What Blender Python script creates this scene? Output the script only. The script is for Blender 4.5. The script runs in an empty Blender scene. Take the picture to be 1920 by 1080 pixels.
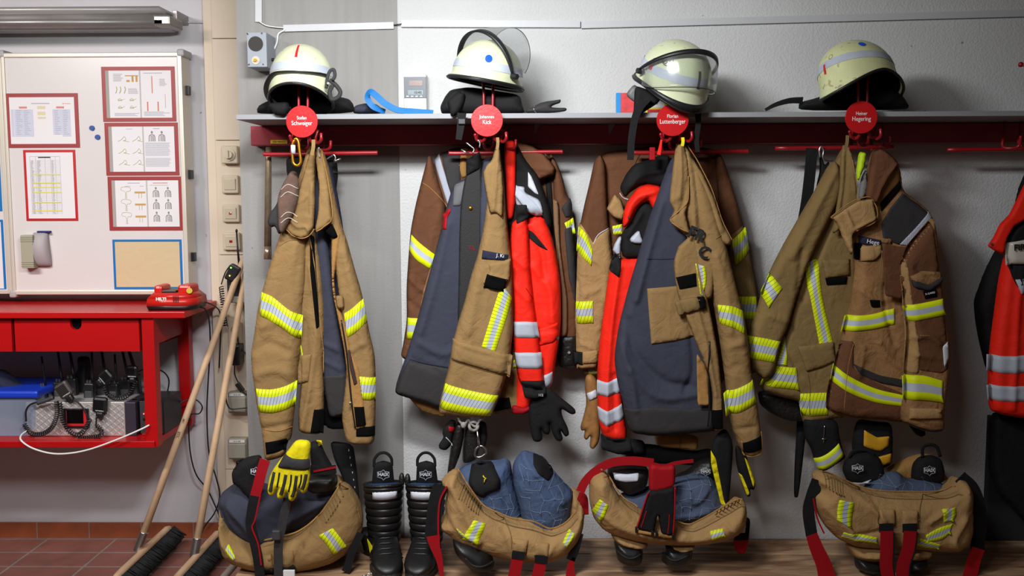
import bpy, bmesh, math, random
import numpy as np
from mathutils import Vector, Matrix, noise as mnoise, geometry as mgeo
D = bpy.data
SC = bpy.context.scene
COL = SC.collection
PI = math.pi
rad = math.radians
random.seed(7)

# ------------------------------------------------------------ camera
FPX = 1867.0
CAM = Vector((0.0, -3.75, 1.604))
CM = Matrix.Rotation(rad(0.9), 3, 'Z') @ Matrix.Rotation(rad(90 - 5.5), 3, 'X') @ Matrix.Rotation(rad(-0.2), 3, 'Z')
cd = D.cameras.new('camera'); cam = D.objects.new('camera', cd); COL.objects.link(cam)
cd.sensor_width = 36; cd.lens = FPX / 1920 * 36
m4 = CM.to_4x4(); m4.translation = CAM
cam.matrix_world = m4
SC.camera = cam

# ------------------------------------------------------------ light and exposure
w = D.worlds.new('world'); SC.world = w; w.use_nodes = True
w.node_tree.nodes['Background'].inputs[0].default_value = (1.0, 0.80, 0.64, 1)
w.node_tree.nodes['Background'].inputs[1].default_value = 0.042
def area(name, loc, target, sx, sy, power, col=(1, 1, 1), spread=180):
    l = D.lights.new(name, 'AREA'); l.shape = 'RECTANGLE'; l.size = sx; l.size_y = sy
    l.energy = power; l.color = col; l.spread = rad(spread)
    o = D.objects.new(name, l); COL.objects.link(o); o.location = loc
    o.rotation_euler = (Vector(target) - Vector(loc)).to_track_quat('-Z', 'Y').to_euler()
    return o
area('ceiling_lamp_light', (-0.35, -1.7, 2.38), (-0.35, 0.0, 1.35), 0.5, 0.14, 21, (0.95, 0.98, 1.0), 145)
area('left_fill_light', (-2.5, -1.5, 2.7), (-2.15, 0.7, 0.9), 0.9, 0.2, 15.5, (1.0, 0.95, 0.92), 110)  # added fill that brightens the left wall, no fitting behind it
area('front_fill_light', (-1.0, -3.4, 2.95), (-0.9, 0.0, 0.6), 1.4, 0.5, 13, (0.97, 0.98, 1.0), 100)  # weak frontal fill, added to lift the lower wall and bench
SC.view_settings.view_transform = 'Standard'; SC.view_settings.look = 'None'
SC.view_settings.exposure = 0.35; SC.view_settings.gamma = 1.0
SC.view_settings.use_curve_mapping = False

# ------------------------------------------------------------ pixel -> world measuring helper
def P(px, py, Y):
    d = CM @ Vector(((px - 960) / FPX, (540 - py) / FPX, -1))
    return CAM + d * ((Y - CAM.y) / d.y)

# ------------------------------------------------------------ materials
def srgb(r, g, b):
    f = lambda c: (c / 255 / 12.92) if c / 255 <= 0.04045 else ((c / 255 + 0.055) / 1.055) ** 2.4
    return (f(r), f(g), f(b))
MATS = {}
def mat(name, rgb, rough=0.6, metal=0.0, var=0.0, vscale=6.0, bump=0.0, bscale=300.0, wear=None, spec=0.5, coat=0.0,
        bump2=0.0, b2scale=20.0, vdark=0.6, sheen=0.0):
    if name in MATS: return MATS[name]
    m = D.materials.new(name); m.use_nodes = True
    nt = m.node_tree; N = nt.nodes; L = nt.links
    b = N['Principled BSDF']
    c = (*rgb, 1)
    b.inputs['Base Color'].default_value = c
    b.inputs['Roughness'].default_value = rough; b.inputs['Metallic'].default_value = metal
    b.inputs['Specular IOR Level'].default_value = spec; b.inputs['Coat Weight'].default_value = coat
    b.inputs['Sheen Weight'].default_value = sheen
    m.diffuse_color = c
    tc = N.new('ShaderNodeTexCoord')
    if var > 0:
        n = N.new('ShaderNodeTexNoise'); n.inputs['Scale'].default_value = vscale; n.inputs['Detail'].default_value = 7
        n.inputs['Roughness'].default_value = 0.65
        L.new(tc.outputs['Object'], n.inputs['Vector'])
        mx = N.new('ShaderNodeMix'); mx.data_type = 'RGBA'
        mx.inputs[6].default_value = (*[x * (1 - var * vdark) for x in rgb], 1)
        mx.inputs[7].default_value = (*[min(1, x * (1 + var)) for x in rgb], 1)
        r = N.new('ShaderNodeMapRange'); r.inputs[1].default_value = 0.3; r.inputs[2].default_value = 0.7
        L.new(n.outputs['Fac'], r.inputs[0]); L.new(r.outputs[0], mx.inputs[0])
        out = mx.outputs[2]
        if wear:
            wc, th = wear
            n3 = N.new('ShaderNodeTexNoise'); n3.inputs['Scale'].default_value = vscale * 4; n3.inputs['Detail'].default_value = 8
            L.new(tc.outputs['Object'], n3.inputs['Vector'])
            r3 = N.new('ShaderNodeMapRange'); r3.inputs[1].default_value = th; r3.inputs[2].default_value = th + 0.06
            L.new(n3.outputs['Fac'], r3.inputs[0])
            m3 = N.new('ShaderNodeMix'); m3.data_type = 'RGBA'
            L.new(r3.outputs[0], m3.inputs[0]); L.new(out, m3.inputs[6]); m3.inputs[7].default_value = (*wc, 1)
            out = m3.outputs[2]
        L.new(out, b.inputs['Base Color'])
    h = None
    if bump > 0:
        n2 = N.new('ShaderNodeTexNoise'); n2.inputs['Scale'].default_value = bscale; n2.inputs['Detail'].default_value = 3
        L.new(tc.outputs['Object'], n2.inputs['Vector'])
        bp = N.new('ShaderNodeBump'); bp.inputs['Strength'].default_value = bump; bp.inputs['Distance'].default_value = 0.002
        L.new(n2.outputs['Fac'], bp.inputs['Height']); L.new(bp.outputs[0], b.inputs['Normal']); h = bp
    if bump2 > 0:
        n2 = N.new('ShaderNodeTexNoise'); n2.inputs['Scale'].default_value = b2scale; n2.inputs['Detail'].default_value = 4
        n2.inputs['Distortion'].default_value = 0.6
        L.new(tc.outputs['Object'], n2.inputs['Vector'])
        bp = N.new('ShaderNodeBump'); bp.inputs['Strength'].default_value = bump2; bp.inputs['Distance'].default_value = 0.02
        L.new(n2.outputs['Fac'], bp.inputs['Height'])
        if h: L.new(h.outputs[0], bp.inputs['Normal'])
        L.new(bp.outputs[0], b.inputs['Normal'])
    MATS[name] = m
    return m
def fabric(name, rgb, rough=0.85, var=0.12, vscale=5, b2=0.5, b2s=17):
    return mat(name, rgb, rough, var=var, vscale=vscale, bump=0.25, bscale=700, bump2=b2, b2scale=b2s, spec=0.2, sheen=0.0)
TAN = fabric('tan_fabric', srgb(143, 113, 72))
TAN2 = fabric('light_tan_fabric', srgb(165, 130, 85), b2=0.5, b2s=22)
TAN3 = fabric('olive_tan_fabric', srgb(128, 104, 64))
TANIN = fabric('ochre_facing_fabric', srgb(162, 120, 68))
BRN = fabric('brown_fabric', srgb(100, 64, 42), var=0.2)
BRN2 = fabric('worn_brown_fabric', srgb(144, 106, 68), var=0.3, vscale=9, b2=0.6, b2s=22)
NAVY = fabric('navy_fabric', srgb(58, 60, 73), b2=0.3)
NAVY2 = fabric('dark_navy_fabric', srgb(40, 42, 62))
BLK = fabric('black_fabric', srgb(26, 25, 26), rough=0.8, b2=0.3)
GRY = fabric('charcoal_fabric', srgb(52, 50, 50), rough=0.7, b2=0.2)
RUB = mat('black_rubber', srgb(22, 21, 21), 0.42, bump=0.1, bscale=250, var=0.15, vscale=20)
LEA = mat('black_leather', srgb(24, 22, 21), 0.45, bump=0.5, bscale=120, bump2=0.3, b2scale=40)
VEL = mat('black_hook_tape', srgb(10, 10, 10), 0.95, bump=0.6, bscale=900, spec=0.1)
ORG = fabric('signal_red_orange_fabric', srgb(244, 40, 22), rough=0.6, var=0.06, b2=0.4, b2s=12)
RED = fabric('red_webbing', srgb(158, 14, 24), rough=0.7, b2=0.0)
SIL = mat('silver_reflective', srgb(205, 208, 216), 0.45, var=0.1, vscale=30, spec=0.5)
REDM = mat('red_painted_steel', srgb(150, 22, 30), 0.32, var=0.12, vscale=8, spec=0.5)
BEAM = mat('dark_red_painted_beam', srgb(158, 44, 60), 0.4, var=0.15, vscale=4)
TRED = mat('bright_red_paint', srgb(176, 8, 12), 0.35, var=0.08, vscale=3, bump=0.1, bscale=500)
BPL = mat('black_plastic', srgb(24, 24, 26), 0.4, bump=0.1, bscale=400)
DGP = mat('dark_grey_plastic', srgb(60, 60, 62), 0.5, bump=0.1, bscale=400)
CHR = mat('steel', (0.6, 0.6, 0.6), 0.28, 1.0, bump=0.05, bscale=80)
GOLD = mat('gold_metal', srgb(214, 150, 40), 0.3, 0.9)
WHT = mat('white_plastic', srgb(225, 225, 222), 0.45, bump=0.05)
CRM = mat('cream_plastic', srgb(205, 192, 168), 0.4, bump=0.05)
GPL = mat('grey_plastic', srgb(150, 146, 132), 0.5, bump=0.05, bscale=100)
INK = mat('dark_print', srgb(60, 60, 66), 0.7, spec=0.1)
LINK = mat('light_print', srgb(176, 176, 184), 0.8, spec=0.1)
WLET = mat('white_lettering', srgb(235, 232, 228), 0.5)
RLET = mat('red_lettering', srgb(200, 20, 30), 0.6)
BLET = mat('black_lettering', srgb(14, 14, 14), 0.7)
YEL = fabric('yellow_fabric', srgb(226, 208, 20), rough=0.7, var=0.15, vscale=20)
WOOD_H = mat('pale_wood', srgb(206, 172, 136), 0.6, var=0.15, vscale=12, bump=0.15, bscale=90)

def tape_mat(name, hatch, ylw=True, pitch=0.0125, slant=0.5, line=0.10, lc=(0.03, 0.03, 0.035), edge=0.33, sil=(196, 202, 214)):
    m = D.materials.new(name); m.use_nodes = True
    nt = m.node_tree; N = nt.nodes; L = nt.links; b = N['Principled BSDF']
    uv = N.new('ShaderNodeUVMap'); uv.uv_map = 'UVMap'
    sp = N.new('ShaderNodeSeparateXYZ'); L.new(uv.outputs[0], sp.inputs[0])
    def math_(op, a, bb=None, c=None):
        n = N.new('ShaderNodeMath'); n.operation = op
        for i, v in enumerate((a, bb, c)):
            if v is None: continue
            if isinstance(v, (int, float)): n.inputs[i].default_value = v
            else: L.new(v, n.inputs[i])
        return n.outputs[0]
    v = sp.outputs[1]; u = sp.outputs[0]
    d = math_('ABSOLUTE', math_('SUBTRACT', v, 0.5))
    isy = math_('GREATER_THAN', d, 0.5 - edge) if ylw else None
    yc = (*srgb(236, 250, 20), 1); sc = (*srgb(*sil), 1)
    mx = N.new('ShaderNodeMix'); mx.data_type = 'RGBA'
    mx.inputs[6].default_value = sc; mx.inputs[7].default_value = yc
    if ylw: L.new(isy, mx.inputs[0])
    else: mx.inputs[0].default_value = 0
    out = mx.outputs[2]
    if hatch:
        t = math_('MULTIPLY', math_('ADD', u, math_('MULTIPLY', v, slant * 0.05)), 1 / pitch)
        ln = math_('LESS_THAN', math_('FRACT', t), line)
        m2 = N.new('ShaderNodeMix'); m2.data_type = 'RGBA'
        L.new(ln, m2.inputs[0]); L.new(out, m2.inputs[6]); m2.inputs[7].default_value = (*lc, 1)
        out = m2.outputs[2]
    tc = N.new('ShaderNodeTexCoord')
    n2 = N.new('ShaderNodeTexNoise'); n2.inputs['Scale'].default_value = 25; n2.inputs['Detail'].default_value = 5
    L.new(tc.outputs['Object'], n2.inputs['Vector'])
    m3 = N.new('ShaderNodeMix'); m3.data_type = 'RGBA'; m3.blend_type = 'MULTIPLY'
    m3.inputs[0].default_value = 0.35
    L.new(out, m3.inputs[6]); L.new(n2.outputs['Fac'], m3.inputs[7])
    hs = N.new('ShaderNodeMix'); hs.data_type = 'RGBA'; hs.inputs[0].default_value = 0.0
    L.new(m3.outputs[2], b.inputs['Base Color'])
    b.inputs['Roughness'].default_value = 0.5; b.inputs['Specular IOR Level'].default_value = 0.3
    return m
TAPE = tape_mat('hatched_reflective_tape', True)
TAPEP = tape_mat('plain_reflective_tape', False)
TAPES = tape_mat('silver_band', False, ylw=False)
TAPEB = tape_mat('blue_hatched_band', True, ylw=False, pitch=0.006, line=0.42, lc=srgb(70, 84, 130), slant=0.9, sil=(226, 230, 236))

# ------------------------------------------------------------ object helpers
def new_obj(name, me, parent=None, m=None):
    o = D.objects.new(name, me); COL.objects.link(o)
    if m is not None and not me.materials: me.materials.append(m)
    if parent is not None: o.parent = parent
    return o
def root_of(o):
    v = Vector((0, 0, 0))
    while o is not None: v += o.location; o = o.parent
    return v
def thing(name, label, cat, loc=(0, 0, 0), group=None):
    o = D.objects.new(name, None); COL.objects.link(o); o.location = loc
    o.empty_display_size = 0.05
    o['label'] = label; o['category'] = cat
    if group: o['group'] = group
    return o
def tag(o, label, cat, group=None):
    o['label'] = label; o['category'] = cat
    if group: o['group'] = group
    return o
def structure(o): o['kind'] = 'structure'; return o
def mesh_from(name, vs, fs, m, parent=None, smooth=True, uvs=None):
    """vs in world space; stored relative to the parent"""
    off = root_of(parent) if parent is not None else Vector((0, 0, 0))
    if parent is None and len(vs):
        a = np.array([tuple(v) for v in vs]); c = a.mean(0); off = Vector((c[0], c[1], a[:, 2].min()))
    me = D.meshes.new(name)
    me.from_pydata([tuple(Vector(v) - off) for v in vs], [], fs); me.update()
    if uvs is not None:
        ul = me.uv_layers.new(name='UVMap')
        for lp in me.loops: ul.data[lp.index].uv = uvs[lp.vertex_index]
    if smooth: me.polygons.foreach_set('use_smooth', [True] * len(me.polygons))
    me.materials.append(m)
    o = new_obj(name, me, parent)
    if parent is None: o.location = off
    return o
class MB:
    """collects shapes in world space, links them as one mesh object"""
    def __init__(s): s.v = []; s.f = []; s.sm = []
    def add(s, vs, fs, smooth=True):
        k = len(s.v); s.v += [tuple(v) for v in vs]; s.f += [tuple(i + k for i in f) for f in fs]; s.sm += [smooth] * len(fs); return s
    def box(s, c, d, R=None, bev=0.0):
        bm = bmesh.new(); bmesh.ops.create_cube(bm, size=1)
        bmesh.ops.scale(bm, vec=d, verts=bm.verts)
        if bev > 0: bmesh.ops.bevel(bm, geom=bm.edges[:], offset=bev, segments=2, affect='EDGES', profile=0.5)
        M = Matrix.Translation(c) @ (R.to_4x4() if R else Matrix.Identity(4))
        bm.verts.index_update()
        s.add([M @ v.co for v in bm.verts], [[v.index for v in f.verts] for f in bm.faces], bev > 0.0005 and False)
        bm.free(); return s
    def box2(s, a, b, bev=0.0):
        a = Vector(a); b = Vector(b)
        return s.box((a + b) / 2, [abs(x) for x in (b - a)], None, bev)
    def tube(s, pts, r, n=8, cap=True, flat=1.0, up=Vector((0, 1, 0))):
        pts = [Vector(p) for p in pts]; N_ = len(pts)
        rs = r if hasattr(r, '__len__') else [r] * N_
        vs = []; prev = None
        for i, p in enumerate(pts):
            t = (pts[min(i + 1, N_ - 1)] - pts[max(i - 1, 0)])
            t = t.normalized() if t.length > 1e-9 else Vector((0, 0, 1))
            if prev is None:
                a = t.cross(up)
                if a.length < 1e-3: a = t.cross(Vector((1, 0, 0)))
            else: a = prev - t * prev.dot(t)
            a.normalize(); prev = a; b = t.cross(a)
            for k in range(n):
                an = 2 * PI * k / n
                vs.append(p + a * (rs[i] * math.cos(an)) + b * (rs[i] * flat * math.sin(an)))
        fs = []
        for i in range(N_ - 1):
            for k in range(n):
                k2 = (k + 1) % n
                fs.append((i * n + k, i * n + k2, (i + 1) * n + k2, (i + 1) * n + k))
        if cap: fs.append(tuple(range(n - 1, -1, -1))); fs.append(tuple((N_ - 1) * n + k for k in range(n)))
        return s.add(vs, fs)
    def cyl(s, a, b, r, n=20, r2=None): 
        a = Vector(a); b = Vector(b); r2 = r if r2 is None else r2
        t = (b - a).normalized(); x = t.orthogonal().normalized(); y = t.cross(x)
        vs = [a + x * r * math.cos(2 * PI * k / n) + y * r * math.sin(2 * PI * k / n) for k in range(n)]
        vs += [b + x * r2 * math.cos(2 * PI * k / n) + y * r2 * math.sin(2 * PI * k / n) for k in range(n)]
        fs = [(k, (k + 1) % n, n + (k + 1) % n, n + k) for k in range(n)]
        s.add(vs, fs, True); s.add(vs, [tuple(range(n - 1, -1, -1)), tuple(range(n, 2 * n))], False)
        return s
    def ball(s, c, r, seg=16, rings=10):
        r = r if hasattr(r, '__len__') else (r, r, r)
        vs = []; fs = []
        for i in range(rings + 1):
            ph = PI * i / rings
            for k in range(seg):
                th = 2 * PI * k / seg
                vs.append((c[0] + r[0] * math.sin(ph) * math.cos(th), c[1] + r[1] * math.sin(ph) * math.sin(th), c[2] + r[2] * math.cos(ph)))
        for i in range(rings):
            for k in range(seg):
                k2 = (k + 1) % seg
                fs.append((i * seg + k, (i + 1) * seg + k, (i + 1) * seg + k2, i * seg + k2))
        return s.add(vs, fs)
    def loft(s, secs, cap=True):
        n = len(secs[0]); vs = [v for q in secs for v in q]; fs = []
        for i in range(len(secs) - 1):
            for k in range(n):
                k2 = (k + 1) % n
                fs.append((i * n + k, i * n + k2, (i + 1) * n + k2, (i + 1) * n + k))
        if cap: fs.append(tuple(range(n - 1, -1, -1))); fs.append(tuple((len(secs) - 1) * n + k for k in range(n)))
        return s.add(vs, fs)
    def prism(s, poly, ext, bev=0):
        """poly: world points (planar), ext: extrusion vector"""
        n = len(poly); e = Vector(ext)
        vs = [Vector(p) for p in poly] + [Vector(p) + e for p in poly]
        fs = [tuple(range(n)), tuple(range(2 * n - 1, n - 1, -1))] + [(k, n + k, n + (k + 1) % n, (k + 1) % n) for k in range(n)]
        return s.add(vs, fs, False)
    def build(s, name, m, parent=None):
        o = mesh_from(name, s.v, s.f, m, parent, smooth=False)
        o.data.polygons.foreach_set('use_smooth', s.sm)
        bm = bmesh.new(); bm.from_mesh(o.data); bmesh.ops.recalc_face_normals(bm, faces=bm.faces); bm.to_mesh(o.data); bm.free()
        return o
def cr(pts, n=8):
    """catmull-rom through 3-D points"""
    pts = [Vector(p) for p in pts]
    q = [2 * pts[0] - pts[1]] + pts + [2 * pts[-1] - pts[-2]]
    out = []
    for i in range(1, len(q) - 2):
        for k in range(n):
            t = k / n
            a, b, c, d = q[i - 1], q[i], q[i + 1], q[i + 2]
            out.append(0.5 * ((2 * b) + (c - a) * t + (2 * a - 5 * b + 4 * c - d) * t * t + (3 * b - a - 3 * c + d) * t ** 3))
    out.append(pts[-1]); return out
def PP(pts, Y=None):
    """list of (px,py[,Y]) -> world points"""
    return [P(p[0], p[1], p[2] if len(p) > 2 else Y) for p in pts]
def cable(name, m, pts, Y=None, r=0.003, parent=None, n=8, seg=8):
    return MB().tube(cr(PP(pts, Y), seg), r, n).build(name, m, parent)
def coil(mb, pts, R, r, turns, sub=10):
    c = cr(pts, 12); L_ = [0]
    for a, b in zip(c, c[1:]): L_.append(L_[-1] + (b - a).length)
    T = L_[-1]; n = int(turns * sub); out = []; j = 0; prev = None
    for i in range(n + 1):
        s_ = T * i / n
        while j < len(c) - 2 and L_[j + 1] < s_: j += 1
        f = (s_ - L_[j]) / max(1e-9, L_[j + 1] - L_[j]); p = c[j].lerp(c[j + 1], f)
        t = (c[j + 1] - c[j]).normalized()
        if prev is None: prev = t.cross(Vector((0, 1, 0))).normalized() if abs(t.y) < 0.95 else Vector((1, 0, 0))
        a = (prev - t * prev.dot(t)).normalized(); prev = a; b = t.cross(a)
        an = 2 * PI * i / sub
        out.append(p + a * R * math.cos(an) + b * R * math.sin(an))
    mb.tube(out, r, 6); return mb
def ribbon(name, m, pts, width, Y=None, th=0.003, parent=None, seg=8, face=Vector((0, -1, 0)), tw=None):
    """flat strap through px points; its flat side looks towards `face`"""
    c = cr(PP(pts, Y), seg); n = len(c)
    ws = width if hasattr(width, '__len__') else [width, width]
    vs = []; uv = []; ln = 0
    for i, p in enumerate(c):
        t = (c[min(i + 1, n - 1)] - c[max(i - 1, 0)]).normalized()
        side = t.cross(face).normalized()
        if tw:
            side = Matrix.Rotation(tw[0] + (tw[1] - tw[0]) * i / (n - 1), 3, t) @ side
        nrm = side.cross(t).normalized()
        if i: ln += (c[i] - c[i - 1]).length
        f = i / (n - 1) * (len(ws) - 1); k = min(int(f), len(ws) - 2); wd = ws[k] + (ws[k + 1] - ws[k]) * (f - k)
        for sx, sn in ((-1, 1), (-1, -1), (1, -1), (1, 1)):
            vs.append(p + side * (sx * wd / 2) + nrm * (sn * th / 2)); uv.append((ln, 0.5 + 0.5 * sx))
    fs = []
    for i in range(n - 1):
        for k in range(4):
            k2 = (k + 1) % 4
            fs.append((i * 4 + k, i * 4 + k2, i * 4 + 4 + k2, i * 4 + 4 + k))
    fs += [(3, 2, 1, 0), tuple((n - 1) * 4 + k for k in range(4))]
    return mesh_from(name, vs, fs, m, parent, smooth=False, uvs=uv)
def text(name, body, m, parent, loc, size, rot=None, ext=0.0004, align='CENTER', squeeze=1.0, bold=0.0):
    cu = D.curves.new(name, 'FONT'); cu.body = body; cu.size = size; cu.extrude = ext; cu.offset = bold
    cu.align_x = align; cu.align_y = 'CENTER'; cu.resolution_u = 3
    t = D.objects.new('t', cu); COL.objects.link(t)
    bpy.context.view_layer.update()
    me = D.meshes.new_from_object(t.evaluated_get(bpy.context.evaluated_depsgraph_get()))
    D.objects.remove(t); me.name = name
    R = (rot if rot else Matrix.Identity(3)) @ Matrix.Rotation(PI / 2, 3, 'X') @ Matrix.Diagonal((squeeze, 1, 1))
    off = root_of(parent) if parent is not None else Vector((0, 0, 0))
    M = Matrix.Translation(Vector(loc) - off) @ R.to_4x4(); me.transform(M)
    me.materials.clear(); me.materials.append(m)
    return new_obj(name, me, parent)

# ------------------------------------------------------------ hanging cloth
def chaikin(pts, it=2, r=0.22):
    for _ in range(it):
        out = []; n = len(pts)
        for i in range(n):
            a = pts[i]; b = pts[(i + 1) % n]
            out.append((a[0] * (1 - r) + b[0] * r, a[1] * (1 - r) + b[1] * r)); out.append((a[0] * r + b[0] * (1 - r), a[1] * r + b[1] * (1 - r)))
        pts = out
    return pts
def seg_dist(X, Z, segs):
    d = np.full(X.shape, 1e9)
    for (ax, az), (bx, bz) in segs:
        ux, uz = bx - ax, bz - az; l2 = ux * ux + uz * uz + 1e-12
        t = np.clip(((X - ax) * ux + (Z - az) * uz) / l2, 0, 1)
        d = np.minimum(d, np.hypot(X - ax - t * ux, Z - az - t * uz))
    return d
def inside(X, Z, poly):
    c = np.zeros(X.shape, bool); n = len(poly)
    for i in range(n):
        x1, z1 = poly[i]; x2, z2 = poly[(i + 1) % n]
        if z1 == z2: continue
        k = ((z1 > Z) != (z2 > Z)) & (X < (x2 - x1) * (Z - z1) / (z2 - z1) + x1)
        c ^= k
    return c
def resample(poly, step):
    out = []; n = len(poly)
    for i in range(n):
        a = poly[i]; b = poly[(i + 1) % n]; L_ = math.hypot(b[0] - a[0], b[1] - a[1])
        k = max(1, int(round(L_ / step)))
        for j in range(k): out.append((a[0] + (b[0] - a[0]) * j / k, a[1] + (b[1] - a[1]) * j / k))
    res = [out[0]]
    for p in out[1:]:
        if math.hypot(p[0] - res[-1][0], p[1] - res[-1][1]) > step * 0.45: res.append(p)
    return res
def tri2d(poly, grid):
    vs = [Vector(p) for p in poly] + [Vector(p) for p in grid]
    n = len(poly)
    r = mgeo.delaunay_2d_cdt(vs, [], [list(range(n))], 1, 1e-7)
    return r[0], r[2]
class Cloth:
    def __init__(s, name, parent, pts, Y, th, m, back=None, R=None, folds=(), wr=(0.005, 10, 3.0), fine=(0.002, 24), seed=0, step=0.0075,
                 it=2, rr=0.17, tilt=(0, 0), name_label=None):
        s.Y = Y; s.th = th; s.R = R or max(0.010, th * 0.72); s.tilt = tilt
        w2 = [P(x, y, Y) for x, y in pts]
        s.poly = resample(chaikin([(v.x, v.z) for v in w2], it, rr), step)
        s.cx = np.mean([p[0] for p in s.poly]); s.cz = np.mean([p[1] for p in s.poly])
        n = len(s.poly); s.segs = [(s.poly[i], s.poly[(i + 1) % n]) for i in range(n)]
        s.seed = seed; s.wr = wr; s.fine = fine
        s.folds = []
        for f in folds:  # (px points, amp, width)
            q = [P(x, y, Y) for x, y in f[0]]
            q = cr([(v.x, 0, v.z) for v in q], 4) if len(q) > 2 else [Vector((v.x, 0, v.z)) for v in q]
            s.folds.append(([((a.x, a.z), (b.x, b.z)) for a, b in zip(q, q[1:])], f[1], f[2]))
        xs = [p[0] for p in s.poly]; zs = [p[1] for p in s.poly]
        gx = np.arange(min(xs), max(xs), step); gz = np.arange(min(zs), max(zs), step * 0.87)
        X, Z = np.meshgrid(gx, gz); X = X + (np.arange(len(gz)) % 2)[:, None] * step * 0.5
        X = X.ravel(); Z = Z.ravel(); k = inside(X, Z, s.poly); X = X[k]; Z = Z[k]
        d = seg_dist(X, Z, s.segs); k = d > step * 0.5; X = X[k]; Z = Z[k]
        # extra ring close to the edge for a round rim
        v2, f2 = tri2d(s.poly, list(zip(X.tolist(), Z.tolist())))
        VX = np.array([v[0] for v in v2]); VZ = np.array([v[1] for v in v2])
        H, e = s.height(VX, VZ, True)
        bk = th * 0.5 if back is None else back
        HB = bk * e
        nb = len(v2); edge = e < 0.02
        ty = s.tilt[0] * (VX - s.cx) + s.tilt[1] * (VZ - s.cz)
        vs = [(VX[i], Y + ty[i] - H[i], VZ[i]) for i in range(nb)]
        idx = {}; 
        for i in range(nb):
            if not edge[i]: idx[i] = len(vs); vs.append((VX[i], Y + ty[i] + HB[i], VZ[i]))
            else: idx[i] = i
        fs = []
        for f in f2:
            a = list(f); (x0, z0), (x1, z1), (x2, z2) = [(v2[i][0], v2[i][1]) for i in a[:3]]
            if (x1 - x0) * (z2 - z0) - (x2 - x0) * (z1 - z0) < 0: a = a[::-1]
            fs.append(tuple(a)); b = [idx[i] for i in reversed(a)]
            if set(b) != set(a): fs.append(tuple(b))
        s.ob = mesh_from(name, vs, fs, m, parent)
        s.parent = parent
    def height(s, X, Z, full=False):
        d = seg_dist(X, Z, s.segs)
        t = np.clip(d / s.R, 0, 1); e = np.sqrt(np.clip(1 - (1 - t) ** 2, 0, 1))
        h = s.th * e
        amp, fx, fz = s.wr; fa, ff = s.fine
        ins = e
        if amp or fa:
            add = np.zeros(X.shape)
            for i in range(X.size):
                x = float(X.flat[i]); z = float(Z.flat[i])
                wv = mnoise.noise(Vector((x * 3, z * 2.5, s.seed + 5.5))) * 0.12
                a = mnoise.noise(Vector(((x + wv) * fx, z * fz, s.seed * 3.7)))
                a = (1 - abs(a) * 2.2)
                b = mnoise.noise(Vector((x * ff, z * ff * 0.7, s.seed + 9.1)))
                c = 1 - 3 * abs(mnoise.noise(Vector(((x + wv * 0.6) * fx * 2.3 + z * 6, z * fz * 2.6 - x * 3, s.seed * 1.3 + 40))))
            add.flat[i] = amp * (a + 0.5 * c) + fa * b
            h = h + add * ins
        for sg, a, wd in s.folds:
            dd = seg_dist(X, Z, sg); h = h + a * np.exp(-(dd / wd) ** 2) * ins
        h = np.maximum(h, 0)
        return (h, e) if full else h
    def at(s, px, py, lift=0.0):
        Yc = s.Y - s.th
        for _ in range(3):
            p = P(px, py, Yc)
            h = float(s.height(np.array([p.x]), np.array([p.z]))[0])
            Yc = s.Y + s.tilt[0] * (p.x - s.cx) + s.tilt[1] * (p.z - s.cz) - h - lift
        return P(px, py, Yc)
    def ys(s, X, Z): return s.Y + s.tilt[0] * (X - s.cx) + s.tilt[1] * (Z - s.cz) - s.height(X, Z)
    def band(s, name, top, bot, m, lift=0.0022, nv=5, nu=None, parent=None, label=None):
        """strip following the cloth: top and bottom px polylines"""
        def rs(pl, n):
            pl = [(p.x, p.z) for p in [P(x, y, s.Y - s.th) for x, y in pl]]
            c = cr([(a, 0, b) for a, b in pl], 6) if len(pl) > 2 else [Vector((a, 0, b)) for a, b in pl]
            L_ = [0]
            for a, b in zip(c, c[1:]): L_.append(L_[-1] + (b - a).length)
            T = L_[-1]; out = []; j = 0
            for i in range(n):
                t = T * i / (n - 1)
                while j < len(c) - 2 and L_[j + 1] < t: j += 1
                out.append(c[j].lerp(c[j + 1], (t - L_[j]) / max(1e-9, L_[j + 1] - L_[j])))
            return out, T
        _, T = rs(top, 2); nu = nu or max(4, int(T / 0.006)); a, T = rs(top, nu); b, T2 = rs(bot, nu)
        G = [[a[i].lerp(b[i], j / (nv - 1)) for i in range(nu)] for j in range(nv)]
        X = np.array([[p.x for p in r] for r in G]); Z = np.array([[p.z for p in r] for r in G])
        Yv = s.ys(X.ravel(), Z.ravel()).reshape(X.shape) - lift
        vs = []; uv = []
        for j in range(nv):
            for i in range(nu): vs.append((X[j, i], Yv[j, i], Z[j, i])); uv.append((T * i / (nu - 1), j / (nv - 1)))
        k = nv * nu
        for j in range(nv):
            for i in range(nu): vs.append((X[j, i], Yv[j, i] + lift + 0.0012, Z[j, i])); uv.append((T * i / (nu - 1), j / (nv - 1)))
        fs = []
        for j in range(nv - 1):
            for i in range(nu - 1):
                q = (j * nu + i, (j + 1) * nu + i, (j + 1) * nu + i + 1, j * nu + i + 1)
                fs.append(q); fs.append(tuple(x + k for x in reversed(q)))
        for i in range(nu - 1):
            fs.append((i, i + 1, k + i + 1, k + i)); o = (nv - 1) * nu
            fs.append((o + i + 1, o + i, k + o + i, k + o + i + 1))
        for j in range(nv - 1):
            fs.append((j * nu + nu, j * nu, k + j * nu, k + j * nu + nu)); o = nu - 1
            fs.append((j * nu + o, j * nu + nu + o, k + j * nu + nu + o, k + j * nu + o))
        ob = mesh_from(name, vs, fs, m, parent or s.ob if parent is not False else None, uvs=uv)
        n4 = 2 * (nv - 1) * (nu - 1); ob.data.polygons.foreach_set('use_smooth', [i < n4 and i % 2 == 0 for i in range(len(ob.data.polygons))])
        ob.data.update()
        if label: ob['label'] = label
        return ob
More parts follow.
